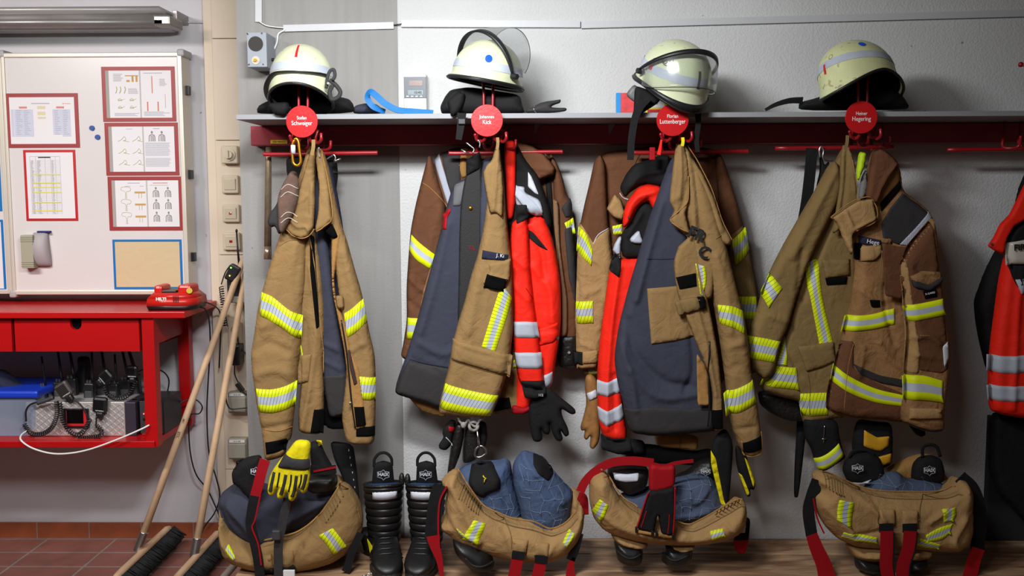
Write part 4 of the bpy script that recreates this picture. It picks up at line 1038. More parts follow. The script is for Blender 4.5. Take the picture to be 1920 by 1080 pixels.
c = Cloth('silver_yoke_band', oj, [(966, 348), (984, 350), (985, 362), (1014, 375), (1020, 402), (998, 404), (985, 396), (966, 384)], -0.21, 0.012, TAPES, seed=45, step=0.006)
c = Cloth('orange_lining', oj, [(945, 264), (965, 263), (968, 290), (967, 340), (966, 380), (962, 410), (950, 412), (948, 350)], -0.215, 0.018, ORG, seed=46, step=0.006)
c = Cloth('sleeve', oj, [(958, 420), (972, 408), (986, 404), (992, 440), (994, 500), (1000, 560), (1008, 620), (1016, 680), (1021, 716), (1018, 730), (975, 722), (966, 680), (962, 640), (960, 560), (955, 480)], -0.245, 0.032, ORG, seed=47, wr=(0.005, 11, 2), folds=[([(960, 480), (985, 500)], 0.008, 0.01), ([(958, 530), (990, 560)], 0.006, 0.012)])
tape(c, 'silver_band', [(963, 604), (985, 603), (1007, 605)], [(965, 633), (985, 633), (1012, 634)], TAPES)
tape(c, 'silver_band', [(965, 662), (990, 661), (1015, 662)], [(969, 690), (990, 691), (1018, 691)], TAPES)
c.patch('black_shoulder', [(968, 384), (988, 384), (990, 410), (968, 420)], BLK, puff=0.004)
c.seam('seam', [(986, 540), (994, 552), (1000, 562)], RED, 0.0012)
c.patch('black_cuff', [(976, 714), (1021, 714), (1024, 738), (1004, 748), (984, 746)], BLK, puff=0.005)
text('cuff_lettering', '112', WLET, c.ob, c.at(1014, 741, 0.02), 0.012)
c = Cloth('red_lining_hem', oj, [(960, 758), (985, 765), (1003, 748), (1000, 765), (985, 777), (960, 777)], -0.235, 0.01, RED, seed=48)
# black gloves and gear under the second coat
g, c = glove('work_glove', 'black glove with spread fingers below the red-orange jacket', 'glove', [(1010, 728), (1030, 726), (1040, 735), (1055, 748), (1078, 766), (1080, 775), (1072, 778), (1052, 765), (1054, 780), (1064, 800), (1068, 815), (1060, 820), (1050, 805), (1056, 822), (1052, 828), (1042, 826), (1034, 808), (1030, 790), (1033, 808), (1028, 816), (1018, 812), (1014, 800), (1018, 822), (1012, 829), (1000, 828), (995, 812), (992, 790), (990, 765), (996, 745)], -0.24, 0.022, BLK, seed=49)
g, c = glove('work_glove', 'worn black leather gauntlet, left of the hanging pair under the second coat', 'glove', [(856, 790), (872, 795), (868, 830), (862, 855), (852, 880), (842, 900), (838, 892), (842, 860), (848, 820)], -0.27, 0.022, LEA, seed=50)
g, c = glove('work_glove', 'worn black leather gauntlet behind the silver ring opener', 'glove', [(872, 796), (898, 792), (902, 830), (896, 860), (880, 868), (866, 868), (868, 830)], -0.255, 0.024, LEA, seed=51)
g, c = glove('fabric_glove', 'small black glove with a red patch under the second coat', 'glove', [(846, 786), (856, 790), (850, 815), (846, 835), (836, 845), (824, 842), (822, 834), (832, 820), (829, 812), (832, 800), (840, 793)], -0.27, 0.016, BLK, seed=52)
c.patch('red_patch', [(841, 799), (852, 802), (850, 812), (841, 808)], RED)
c.seam('grey_stripe', [(836, 820), (842, 826), (848, 836)], SIL, 0.0015)
c = Cloth('fabric_pouch', None, [(898, 788), (912, 792), (914, 820), (910, 838), (902, 842), (896, 820)], -0.24, 0.015, BLK, seed=53); tag(c.ob, 'slim black pouch hanging behind the rope knot, second rack', 'pouch')
t = thing('rope_knot', 'grey rope tied in a round knot below the second coat', 'rope', P(888, 800, -0.29))
ROPE = mat('grey_rope', srgb(150, 146, 138), 0.8, bump=1.0, bscale=160)
MB().tube([P(888 + 8 * math.cos(a), 799 + 8 * math.sin(a), -0.30 - 0.004 * math.sin(3 * a)) for a in [i * 2 * PI / 20 for i in range(21)]], 0.0055, 8).tube(cr(PP([(858, 780), (862, 790), (870, 796), (878, 788), (884, 795), (892, 800), (898, 790), (905, 782)], -0.30), 5), 0.0045, 8).ball(P(869, 797, -0.30), (0.010, 0.01, 0.012)).build('rope', ROPE, t)
t = thing('ring_opener', 'silver ring-ended tool dangling from the rope knot', 'tool', P(900, 850, -0.30))
MB().tube(PP([(895, 808), (898, 836)], -0.31), [0.003, 0.005], 8).tube(cr(PP([(898, 836), (891, 844), (891, 855), (900, 857), (910, 851), (911, 843), (905, 837), (898, 836)], -0.31), 5), 0.0035, 8).build('steel_body', CHR, t)
# ============================================================ station 3
k3 = thing('fire_coat', 'brown and tan coat spread wide behind the navy-faced coat, third rack', 'coat', P(1250, 285, -0.1), 'hanging fire coats')
c = Cloth('body', k3, [(1128, 286), (1180, 280), (1225, 274), (1300, 274), (1338, 280), (1352, 288), (1366, 330), (1382, 400), (1390, 470), (1380, 560), (1370, 700), (1300, 780), (1180, 780), (1120, 690), (1110, 560), (1110, 400), (1112, 330)], -0.055, 0.05, BRN, seed=60, folds=[([(1137, 300), (1140, 400), (1145, 500)], -0.008, 0.01), ([(1330, 300), (1350, 400)], 0.008, 0.014)])
c.seam('back_seam', [(1210, 276), (1194, 300), (1188, 320)], BLK, 0.0012)
c = Cloth('left_sleeve', k3, [(1126, 288), (1136, 310), (1138, 370), (1142, 430), (1150, 500), (1142, 560), (1132, 620), (1124, 680), (1116, 692), (1082, 694), (1078, 640), (1081, 560), (1083, 490), (1084, 440), (1094, 390), (1106, 340), (1114, 302)], -0.115, 0.036, BRN, seed=61, folds=[([(1095, 550), (1120, 540)], 0.008, 0.01), ([(1085, 640), (1110, 650)], 0.007, 0.01), ([(1100, 480), (1130, 500), (1135, 560)], 0.007, 0.012)])
c.patch('tan_forearm', [(1086, 414), (1112, 455), (1125, 440), (1144, 428), (1150, 500), (1142, 560), (1130, 640), (1118, 690), (1082, 692), (1079, 600), (1083, 480)], TAN2, lift=0.002, it=0)
tape(c, 'reflective_tape', [(1085, 424), (1100, 440), (1111, 470)], [(1081, 470), (1096, 486), (1108, 498)], lift=0.005)
tape(c, 'reflective_tape', [(1080, 566), (1112, 564)], [(1080, 607), (1112, 605)], lift=0.005)
c.seam('white_piping', [(1112, 458), (1122, 440), (1142, 428)], SIL, 0.0016)
c.patch('cuff_tab', [(1092, 660), (1122, 656), (1122, 680), (1092, 682)], TAN2, lift=0.006, puff=0.004, it=0)
c.patch('black_cuff_patch', [(1076, 660), (1092, 660), (1092, 684), (1078, 684)], BLK, lift=0.006, puff=0.004, it=0)
c = Cloth('inner_cuff', k3, [(1086, 688), (1120, 686), (1122, 702), (1096, 704)], -0.09, 0.02, TAN3, seed=62); tape(c, 'reflective_tape', [(1102, 690), (1122, 690)], [(1104, 702), (1124, 702)])
c = Cloth('right_sleeve', k3, [(1340, 286), (1356, 295), (1370, 340), (1385, 390), (1393, 430), (1404, 470), (1414, 520), (1421, 560), (1424, 640), (1420, 700), (1390, 700), (1370, 600), (1360, 500), (1350, 400), (1342, 330)], -0.115, 0.036, BRN, seed=63)
c.patch('tan_forearm', [(1372, 440), (1394, 424), (1405, 470), (1416, 520), (1422, 570), (1424, 640), (1420, 698), (1392, 698), (1378, 600), (1366, 500)], TAN3, lift=0.002, it=0)
tape(c, 'reflective_tape', [(1372, 450), (1386, 438), (1399, 426)], [(1378, 497), (1394, 484), (1407, 466)], lift=0.005)
tape(c, 'reflective_tape', [(1383, 556), (1418, 556)], [(1392, 598), (1422, 598)], lift=0.005)
c = Cloth('collar_tab', k3, [(1137, 392), (1152, 364), (1166, 376), (1172, 400), (1166, 414), (1150, 408)], -0.15, 0.016, TAN2, seed=64, rr=0.08, step=0.006)
tape(c, 'reflective_tape', [(1148, 424), (1166, 420)], [(1150, 440), (1166, 438)])

s3 = thing('signal_jacket', 'crumpled red-orange signal jacket squeezed left of the navy lining, third rack', 'jacket', P(1180, 320, -0.22), 'red-orange signal jackets')
c = Cloth('black_collar', s3, [(1161, 352), (1174, 326), (1188, 308), (1215, 300), (1240, 290), (1256, 292), (1256, 345), (1236, 352), (1205, 345), (1180, 362), (1172, 372)], -0.225, 0.03, BLK, seed=65, folds=[([(1180, 350), (1200, 330), (1240, 320)], 0.012, 0.01)])
c.seam('white_piping', [(1162, 362), (1168, 370), (1178, 374)], SIL, 0.0015)
c = Cloth('orange_hood', s3, [(1167, 430), (1168, 400), (1176, 378), (1195, 352), (1215, 344), (1242, 350), (1242, 372), (1228, 400), (1222, 388), (1215, 376), (1200, 384), (1190, 400), (1184, 416)], -0.24, 0.03, ORG, seed=66, folds=[([(1172, 400), (1190, 372), (1225, 360)], 0.010, 0.009), ([(1176, 425), (1190, 395), (1215, 372)], -0.008, 0.006)])
c = Cloth('black_hood_inside', s3, [(1166, 436), (1182, 415), (1196, 384), (1208, 376), (1222, 384), (1232, 400), (1232, 470), (1205, 484), (1168, 484), (1162, 460)], -0.215, 0.03, BLK, seed=67, folds=[([(1176, 440), (1200, 400)], 0.01, 0.01)])
MB().cyl(P(1179, 408, -0.278), P(1179, 408, -0.27), 0.004, 12).build('snap_button', BPL, s3)
c = Cloth('silver_patch', s3, [(1180, 448), (1198, 430), (1206, 450), (1204, 458), (1184, 456)], -0.25, 0.012, TAPES, seed=68, step=0.006)
c = Cloth('silver_patch', s3, [(1152, 458), (1160, 444), (1166, 442), (1163, 486), (1158, 480), (1148, 470)], -0.235, 0.012, TAPES, seed=69, step=0.006)
c = Cloth('body', s3, [(1150, 478), (1162, 484), (1210, 482), (1200, 560), (1180, 640), (1162, 700), (1168, 760), (1178, 824), (1150, 826), (1130, 818), (1122, 790), (1120, 740), (1120, 690), (1124, 640), (1132, 580), (1140, 520)], -0.205, 0.04, ORG, seed=70, wr=(0.006, 14, 1.6), folds=[([(1160, 500), (1146, 600), (1138, 700), (1136, 800)], 0.012, 0.008), ([(1150, 700), (1152, 800)], -0.01, 0.007)])
c.patch('black_shoulder', [(1150, 478), (1160, 470), (1166, 484), (1160, 520), (1146, 510), (1142, 505)], BLK, puff=0.004)
tape(c, 'silver_band', [(1120, 714), (1140, 716), (1160, 708)], [(1120, 741), (1140, 742), (1164, 736)], TAPES)
tape(c, 'silver_band', [(1121, 764), (1142, 770), (1166, 758)], [(1124, 790), (1142, 798), (1172, 784)], TAPES)
c.patch('black_hem', [(1126, 815), (1150, 824), (1180, 822), (1186, 846), (1160, 852), (1128, 842)], BLK, puff=0.004)
c = Cloth('hem_rib', s3, [(1127, 812), (1150, 824), (1184, 822), (1208, 826), (1212, 850), (1180, 854), (1150, 850), (1128, 840)], -0.20, 0.034, BLK, seed=71, wr=(0.004, 50, 1))

t3 = thing('fire_coat', 'tan coat turned half inside out, navy facing with square tan pocket', 'coat', P(1280, 270, -0.3), 'hanging fire coats')
c = Cloth('tan_underside', t3, [(1226, 810), (1310, 815), (1308, 845), (1282, 842), (1232, 838)], -0.20, 0.025, TANIN, seed=72)
c.seam('underside_seam', [(1276, 820), (1274, 842)], TAN3, 0.002)
c = Cloth('navy_facing', t3, [(1256, 300), (1270, 290), (1285, 400), (1300, 500), (1330, 620), (1352, 740), (1356, 806), (1300, 812), (1230, 818), (1182, 812), (1172, 770), (1158, 720), (1151, 670), (1160, 610), (1178, 540), (1196, 480), (1215, 415), (1238, 350)], -0.275, 0.048, NAVY, seed=73, wr=(0.009, 7, 2), folds=[([(1235, 380), (1212, 470), (1190, 560)], 0.012, 0.012), ([(1175, 600), (1190, 660), (1240, 710), (1290, 720)], -0.012, 0.016), ([(1180, 690), (1230, 740), (1300, 735)], 0.009, 0.014), ([(1290, 600), (1296, 690), (1280, 730)], -0.010, 0.010), ([(1160, 640), (1180, 700), (1190, 760)], 0.010, 0.012)])
c.patch('black_hem', [(1171, 768), (1220, 764), (1300, 766), (1330, 760), (1356, 762), (1356, 806), (1300, 812), (1230, 818), (1182, 812)], GRY, it=0, puff=0.004)
c.patch('tan_pocket', [(1213, 541), (1250, 538), (1292, 534), (1298, 590), (1303, 630), (1260, 640), (1221, 645)], TAN, it=0, lift=0.004, puff=0.004)
c.seam('seam', [(1212, 485), (1240, 486), (1265, 485)], NAVY2, 0.0012)
c = Cloth('front_strip', t3, [(1262, 420), (1285, 436), (1300, 432), (1312, 480), (1322, 540), (1335, 600), (1346, 660), (1354, 740), (1357, 806), (1340, 808), (1334, 792), (1336, 740), (1328, 700), (1304, 640), (1284, 590), (1270, 550), (1264, 510), (1263, 490), (1272, 462), (1290, 446)], -0.335, 0.016, TAN, seed=74, rr=0.08, step=0.006, folds=[([(1300, 560), (1322, 640), (1340, 740)], 0.008, 0.007)])
c.patch('hook_tape_square', [(1268, 520), (1304, 512), (1306, 536), (1274, 542)], VEL, lift=0.004, it=0)
c.patch('hook_tape_square', [(1334, 770), (1355, 768), (1356, 804), (1336, 806)], VEL, it=0)
c.patch('ochre_inside', [(1306, 662), (1326, 690), (1330, 760), (1308, 760)], TANIN, lift=0.001)
MB().tube([P(x, y, -0.338) for x, y in ((1275, 474), (1270, 482), (1276, 484), (1281, 478), (1275, 474))], 0.0014, 6).build('small_logo', SIL, c.ob)
c.seam('zip', [(1330, 640), (1328, 700), (1330, 760), (1327, 800)], BPL, 0.003)
c.patch('tongue_tab', [(1265, 566), (1300, 556), (1318, 560), (1320, 576), (1290, 586), (1272, 592)], TAN3, lift=0.010, puff=0.006)
c.patch('tab_end', [(1306, 556), (1320, 556), (1322, 576), (1312, 580)], VEL, lift=0.018, puff=0.002)
c = Cloth('sleeve', t3, [(1290, 300), (1312, 320), (1335, 370), (1352, 430), (1364, 470), (1376, 520), (1386, 560), (1397, 600), (1404, 650), (1408, 700), (1418, 740), (1424, 790), (1430, 835), (1424, 854), (1400, 856), (1385, 838), (1372, 800), (1364, 760), (1358, 700), (1348, 630), (1336, 560), (1322, 490), (1306, 430), (1294, 360)], -0.32, 0.048, TAN, seed=75, wr=(0.006, 9, 1.7), folds=[([(1355, 650), (1385, 640)], 0.008, 0.014), ([(1340, 480), (1360, 560), (1365, 620)], 0.007, 0.012), ([(1375, 800), (1410, 795)], -0.008, 0.008), ([(1352, 700), (1380, 680), (1400, 690)], -0.006, 0.012)])
tape(c, 'reflective_tape', [(1347, 572), (1372, 574), (1396, 584)], [(1352, 608), (1374, 614), (1398, 628)])
tape(c, 'reflective_tape', [(1357, 738), (1384, 728), (1414, 714)], [(1362, 781), (1390, 772), (1420, 755)])
c.patch('cuff_hook_tape', [(1393, 832), (1428, 818), (1429, 843), (1398, 852)], VEL, it=0, puff=0.003)
c.seam('cuff_edge', [(1430, 812), (1431, 835), (1428, 852), (1400, 858), (1392, 828)], TANIN, 0.0025)
c.seam('shoulder_seam', [(1342, 448), (1355, 440), (1352, 436)], TAN3, 0.001)
c = Cloth('back_yoke', t3, [(1276, 268), (1288, 274), (1300, 296), (1320, 330), (1340, 370), (1354, 415), (1372, 448), (1368, 462), (1345, 455), (1336, 560), (1320, 560), (1306, 500), (1296, 440), (1285, 400), (1278, 340), (1272, 290)], -0.335, 0.022, TAN, seed=76, folds=[([(1288, 290), (1298, 370), (1300, 430)], 0.010, 0.008), ([(1300, 300), (1330, 370), (1350, 430)], 0.008, 0.008), ([(1310, 400), (1320, 480)], -0.006, 0.008)])
tape(c, 'reflective_tape', [(1304, 494), (1309, 520), (1313, 552)], [(1322, 500), (1324, 525), (1318, 556)])
text('back_lettering', 'FR', mat('navy_print', srgb(18, 22, 30), 0.8), c.ob, c.at(1306, 440, 0.012), 0.056, rot=Matrix.Rotation(rad(22), 3, 'Y'), bold=0.0018)
text('back_lettering', 'C', MATS['navy_print'], c.ob, c.at(1320, 474, 0.012), 0.056, rot=Matrix.Rotation(rad(24), 3, 'Y'), bold=0.0018)
c.seam('edge_stitching', [(1290, 272), (1312, 308), (1338, 360), (1356, 414), (1374, 450)], TANIN, 0.0018)
c = Cloth('collar', t3, [(1268, 268), (1282, 268), (1290, 300), (1293, 340), (1292, 380), (1285, 400), (1292, 430), (1298, 436), (1285, 438), (1262, 424), (1256, 412), (1264, 395), (1255, 378), (1258, 345), (1263, 300)], -0.355, 0.016, TAN, seed=77, rr=0.08, step=0.006, folds=[([(1274, 275), (1276, 330), (1272, 370)], 0.009, 0.006), ([(1288, 340), (1280, 380), (1272, 400)], -0.006, 0.006)])
c.seam('collar_edge', [(1291, 330), (1290, 375), (1274, 395), (1258, 412), (1275, 428), (1298, 438)], TANIN, 0.002)
loopstrap(t3, 1280, 258, 1279, 274, -0.43, YEL, 0.010)
t = thing('red_key_tag', 'small red tag hanging on the left hook of the third rack', 'tag', P(1224, 290, -0.35))
pbox(MB(), 1218, 276, 1229, 300, -0.345, -0.33, 0.003).build('tag_body', RED, t)
o = ribbon('neon_strap', ORG, [(1240, 262), (1238, 275), (1235, 290)], [0.006, 0.012], -0.425, 0.003); tag(o, 'narrow neon orange loop on the third rack', 'strap')
o = coil(MB(), PP([(1308, 283), (1306, 300), (1309, 318)], -0.30), 0.0045, 0.0012, 9).build('coiled_cord', BPL); tag(o, 'short black coiled cord hanging right of the third name disc', 'cord')
g, c = glove('leather_glove', 'worn ochre leather glove hanging left of the red-orange jacket, third rack', 'glove', [(1098, 704), (1108, 700), (1120, 712), (1124, 740), (1124, 780), (1126, 810), (1122, 832), (1112, 843), (1105, 838), (1108, 815), (1100, 826), (1094, 820), (1097, 806), (1090, 808), (1088, 800), (1094, 780), (1100, 755), (1096, 725)], -0.15, 0.022, mat('ochre_leather', srgb(150, 104, 54), 0.6, var=0.4, vscale=25, bump=0.4, bscale=200), seed=78)
c.patch('white_cuff', [(1100, 738), (1118, 730), (1120, 745), (1104, 752)], SIL, puff=0.004)
c = Cloth('strap_bundle', None, [(1180, 838), (1208, 830), (1300, 846), (1330, 840), (1340, 850), (1338, 880), (1300, 872), (1200, 868), (1170, 862)], -0.17, 0.03, BLK, seed=79); tag(c.ob, 'bundle of black straps under the navy-faced coat, third rack', 'straps')
g, c = glove('rescue_glove', 'black and yellow glove hanging below the third rack, left of its pair', 'glove', [(1338, 820), (1360, 800), (1375, 830), (1372, 880), (1368, 930), (1362, 956), (1354, 950), (1350, 930), (1344, 900), (1336, 870), (1332, 845)], -0.30, 0.022, BLK, seed=80)
c.patch('yellow_edge', [(1334, 846), (1342, 860), (1350, 900), (1358, 940), (1366, 956), (1362, 958), (1352, 945), (1342, 905), (1334, 872)], YEL, puff=0.004)
g, c = glove('rescue_glove', 'black and yellow glove hanging below the third rack, right of its pair', 'glove', [(1378, 830), (1398, 850), (1408, 880), (1417, 905), (1414, 920), (1406, 916), (1408, 930), (1400, 932), (1390, 905), (1380, 870)], -0.28, 0.02, BLK, seed=81)
c.patch('yellow_edge', [(1396, 858), (1404, 866), (1417, 904), (1413, 915)], YEL, puff=0.003)
c.patch('yellow_edge', [(1386, 888), (1392, 892), (1406, 926), (1402, 932)], YEL, puff=0.003)

# ============================================================ station 4
o4 = thing('fire_coat', 'olive tan coat hanging left of the brown coat, fourth rack', 'coat', P(1585, 280, -0.25), 'hanging fire coats')
c = Cloth('black_inside', o4, [(1420, 730), (1500, 740), (1510, 790), (1478, 790), (1445, 775), (1424, 758)], -0.17, 0.03, LEA, seed=82)
c = Cloth('body', o4, [(1577, 278), (1592, 278), (1602, 310), (1606, 360), (1604, 420), (1606, 500), (1604, 620), (1596, 700), (1590, 780), (1556, 786), (1506, 796), (1500, 770), (1498, 752), (1460, 744), (1424, 730), (1440, 690), (1462, 640), (1476, 580), (1490, 520), (1510, 450), (1530, 390), (1552, 330)], -0.215, 0.045, TAN3, seed=83, wr=(0.006, 9, 1.6), folds=[([(1588, 290), (1570, 370), (1530, 470), (1500, 560)], -0.014, 0.010), ([(1592, 300), (1596, 380)], 0.008, 0.008), ([(1580, 290), (1560, 350), (1535, 420)], 0.010, 0.012), ([(1466, 640), (1495, 700)], -0.008, 0.010)])
tape(c, 'reflective_tape', [(1508, 490), (1516, 540), (1537, 650)], [(1534, 486), (1542, 560), (1562, 644)])
tape(c, 'reflective_tape', [(1441, 684), (1470, 688), (1494, 690)], [(1425, 722), (1460, 727), (1497, 731)])
tape(c, 'reflective_tape', [(1500, 738), (1552, 736)], [(1505, 781), (1552, 778)])
tape(c, 'reflective_tape', [(1474, 630), (1466, 655), (1450, 684)], [(1475, 660), (1476, 670), (1475, 684)])
c.patch('pocket_flap', [(1540, 487), (1592, 485), (1593, 516), (1548, 521)], TAN3, lift=0.006, puff=0.006, it=0)
c.patch('hook_tape_square', [(1547, 521), (1588, 519), (1586, 532), (1550, 534)], VEL, lift=0.005, it=0)
c.patch('pocket_flap', [(1495, 650), (1530, 645), (1562, 640), (1566, 676), (1540, 688), (1512, 696)], TAN3, lift=0.006, puff=0.006, it=0)
c.seam('pocket_seam', [(1514, 698), (1518, 730), (1518, 776)], TAN3, 0.0018)
c = Cloth('sleeve', o4, [(1566, 300), (1580, 330), (1570, 380), (1540, 440), (1512, 500), (1492, 560), (1478, 610), (1464, 640), (1450, 700), (1430, 712), (1408, 690), (1400, 660), (1402, 625), (1416, 590), (1428, 545), (1444, 505), (1466, 462), (1496, 410), (1530, 352), (1552, 310)], -0.255, 0.04, TAN3, seed=84, wr=(0.006, 8, 1.5), folds=[([(1560, 320), (1520, 400), (1480, 480)], 0.010, 0.014), ([(1440, 590), (1470, 600)], 0.008, 0.014), ([(1500, 470), (1490, 540)], -0.008, 0.010)])
tape(c, 'reflective_tape', [(1445, 511), (1455, 526), (1467, 541)], [(1427, 546), (1434, 562), (1441, 577)])
tape(c, 'reflective_tape', [(1401, 630), (1432, 634), (1464, 641)], [(1406, 672), (1430, 676), (1452, 680)])
c = Cloth('collar', o4, [(1580, 272), (1592, 274), (1602, 310), (1607, 360), (1606, 400), (1596, 412), (1575, 430), (1560, 440), (1566, 400), (1574, 350), (1575, 300)], -0.29, 0.016, TAN3, seed=85, rr=0.08, step=0.006, folds=[([(1586, 280), (1584, 340), (1576, 400)], -0.010, 0.007), ([(1594, 290), (1600, 360)], 0.007, 0.006)])
c.seam('collar_stitching', [(1597, 300), (1606, 350), (1608, 400)], TANIN, 0.0018)
loopstrap(o4, 1589, 254, 1585, 280, -0.43, TAN3, 0.010)

b4 = thing('fire_coat', 'worn brown coat with black yoke and Hege name tag, fourth rack', 'coat', P(1650, 280, -0.3), 'hanging fire coats')
c = Cloth('body', b4, [(1634, 282), (1650, 278), (1668, 288), (1682, 302), (1688, 330), (1690, 356), (1718, 376), (1744, 398), (1752, 430), (1750, 500), (1756, 600), (1740, 700), (1700, 794), (1650, 786), (1600, 785), (1548, 770), (1550, 735), (1560, 690), (1570, 650), (1580, 610), (1592, 560), (1600, 500), (1596, 440), (1612, 380), (1622, 330)], -0.245, 0.05, BRN2, seed=86, wr=(0.009, 9, 2.5), fine=(0.003, 26), folds=[([(1640, 640), (1660, 670), (1690, 690)], 0.010, 0.010), ([(1600, 540), (1640, 560), (1680, 550)], 0.010, 0.010), ([(1610, 650), (1600, 700)], 0.008, 0.012), ([(1665, 480), (1650, 560), (1668, 640)], -0.010, 0.010)])
c.patch('dark_hem', [(1566, 680), (1580, 640), (1600, 640), (1600, 690), (1640, 716), (1694, 738), (1700, 794), (1600, 784), (1550, 768), (1552, 730)], BRN, lift=0.002)
c.patch('black_yoke', [(1652, 420), (1668, 392), (1692, 362), (1722, 382), (1742, 400), (1706, 448), (1684, 458), (1656, 448)], GRY, it=0, lift=0.004)
c.patch('black_collar_stripe', [(1650, 380), (1688, 340), (1690, 352), (1652, 396)], VEL, it=0, lift=0.004)
c.patch('tan_collar_inside', [(1636, 372), (1662, 330), (1686, 312), (1688, 338), (1650, 380), (1648, 398), (1640, 392)], TANIN, lift=0.003)
tape(c, 'silver_shoulder_band', [(1686, 458), (1715, 428), (1742, 397)], [(1704, 461), (1730, 434), (1750, 406)], TAPEB, lift=0.005)
tape(c, 'reflective_tape', [(1585, 592), (1630, 590), (1676, 578)], [(1578, 622), (1630, 618), (1677, 608)], TAPEP, lift=0.004)
tape(c, 'reflective_tape', [(1564, 682), (1590, 704), (1640, 728), (1694, 741)], [(1558, 712), (1590, 735), (1640, 754), (1694, 762)], TAPEP, lift=0.004)
c.patch('pocket_slit', [(1598, 680), (1612, 688), (1650, 704), (1694, 712), (1692, 726), (1650, 718), (1612, 702)], GRY, lift=0.003)
c.patch('name_tag_backing', [(1640, 442), (1672, 448), (1672, 458), (1642, 454)], BRN2, puff=0.003)
c.patch('name_tag', [(1612, 442), (1650, 450), (1650, 464), (1612, 456)], NAVY2, lift=0.008, it=0)
text('name_lettering', 'Hege', WLET, c.ob, c.at(1637, 454, 0.0095), 0.021, rot=Matrix.Rotation(rad(9), 3, 'Y'))
c.patch('tan_pocket_flap', [(1612, 462), (1650, 458), (1654, 474), (1640, 488), (1612, 490)], TAN2, lift=0.008, puff=0.007)
c.patch('hook_tape_square', [(1607, 456), (1615, 456), (1614, 488), (1606, 486)], VEL, lift=0.01, it=0)
c.patch('black_tab', [(1630, 562), (1650, 562), (1650, 576), (1634, 576)], VEL, lift=0.004)
c = Cloth('collar', b4, [(1557, 408), (1580, 392), (1605, 376), (1636, 372), (1644, 412), (1606, 433), (1598, 440), (1600, 470), (1596, 480), (1585, 460), (1574, 430), (1566, 415)], -0.32, 0.016, TAN2, seed=87, rr=0.08, step=0.006, folds=[([(1584, 398), (1596, 425)], 0.008, 0.005), ([(1600, 430), (1640, 412)], 0.006, 0.005)])
c.seam('collar_edge', [(1558, 408), (1582, 388), (1607, 374), (1636, 372), (1645, 412), (1606, 433)], srgb and TANIN, 0.002)
c = Cloth('hood', b4, [(1634, 284), (1650, 277), (1670, 290), (1684, 306), (1672, 325), (1655, 350), (1642, 385), (1630, 372), (1622, 370), (1628, 330)], -0.315, 0.02, BRN, seed=88, folds=[([(1680, 306), (1658, 335), (1640, 380)], 0.008, 0.006)])
c.patch('dark_upper_chest', [(1655, 456), (1684, 462), (1706, 464), (1700, 500), (1692, 560), (1660, 555), (1656, 500)], BRN, lift=0.0015)
c.seam('stitching', [(1600, 645), (1590, 690), (1582, 770)], TANIN, 0.001)
c.seam('zip_line', [(1654, 470), (1650, 520), (1652, 580)], TAN3, 0.0016)
c = Cloth('sleeve', b4, [(1748, 404), (1755, 440), (1760, 500), (1768, 550), (1772, 600), (1778, 640), (1780, 680), (1774, 730), (1768, 770), (1770, 806), (1745, 810), (1715, 802), (1690, 790), (1688, 770), (1694, 730), (1692, 690), (1700, 620), (1692, 580), (1690, 540), (1682, 500), (1700, 460), (1725, 430)], -0.315, 0.045, BRN2, seed=89, wr=(0.009, 10, 3), fine=(0.003, 26), folds=[([(1700, 630), (1730, 625), (1750, 640)], 0.012, 0.010), ([(1698, 660), (1735, 665)], 0.008, 0.010), ([(1710, 500), (1740, 520), (1760, 500)], -0.008, 0.010), ([(1700, 780), (1740, 795), (1768, 798)], -0.006, 0.007)])
c.patch('dark_upper_sleeve', [(1700, 462), (1748, 410), (1758, 480), (1768, 550), (1775, 625), (1779, 690), (1766, 700), (1722, 694), (1716, 640), (1708, 600), (1696, 550), (1690, 500)], BRN, lift=0.001)
c.patch('tan_sleeve_strip', [(1692, 500), (1700, 480), (1708, 540), (1716, 600), (1724, 660), (1722, 700), (1695, 700), (1698, 620), (1694, 560)], TAN2, lift=0.0025)
tape(c, 'reflective_tape', [(1694, 574), (1730, 568), (1768, 560)], [(1702, 604), (1735, 598), (1773, 590)], TAPEP, lift=0.004)
tape(c, 'reflective_tape', [(1692, 705), (1730, 704), (1767, 714)], [(1694, 750), (1730, 750), (1766, 754)], TAPEP, lift=0.004)
c.patch('cuff_strap', [(1706, 765), (1764, 766), (1765, 784), (1706, 786)], TAN2, lift=0.008, puff=0.005, it=0)
c.patch('pocket_flap', [(1706, 518), (1730, 508), (1765, 510), (1768, 520), (1742, 536), (1712, 530)], BRN2, lift=0.006, puff=0.007)
c.patch('flap_edge', [(1708, 524), (1740, 534), (1770, 516), (1770, 526), (1742, 545), (1712, 538)], GRY, lift=0.01, puff=0.004)
c.patch('sleeve_badge', [(1730, 546), (1754, 541), (1756, 556), (1734, 560)], VEL, lift=0.005, it=0)
text('badge_lettering', 'X-GARD', WLET, c.ob, c.at(1744, 550, 0.009), 0.009, rot=Matrix.Rotation(rad(-12), 3, 'Y'))
c.patch('pale_label', [(1767, 650), (1778, 640), (1780, 670), (1770, 690)], SIL, lift=0.003)
c.patch('rubber_cuff', [(1700, 794), (1740, 808), (1770, 806), (1770, 812), (1740, 813)], RUB, lift=0.003)
t = thing('hi_vis_sleeve', 'neon yellow bag corner hanging between the two coats of the fourth rack', 'bag', P(1612, 290, -0.2))
c = Cloth('neon_panel', t, [(1610, 284), (1626, 286), (1622, 310), (1612, 335), (1607, 342), (1605, 320)], -0.315, 0.012, mat('neon_yellow_fabric', srgb(196, 226, 20), 0.6, bump=0.2), seed=90)
c = Cloth('grey_panel', t, [(1615, 330), (1625, 315), (1628, 350), (1620, 375), (1608, 372)], -0.30, 0.008, mat('grey_fabric2', srgb(120, 118, 116), 0.8), seed=91)
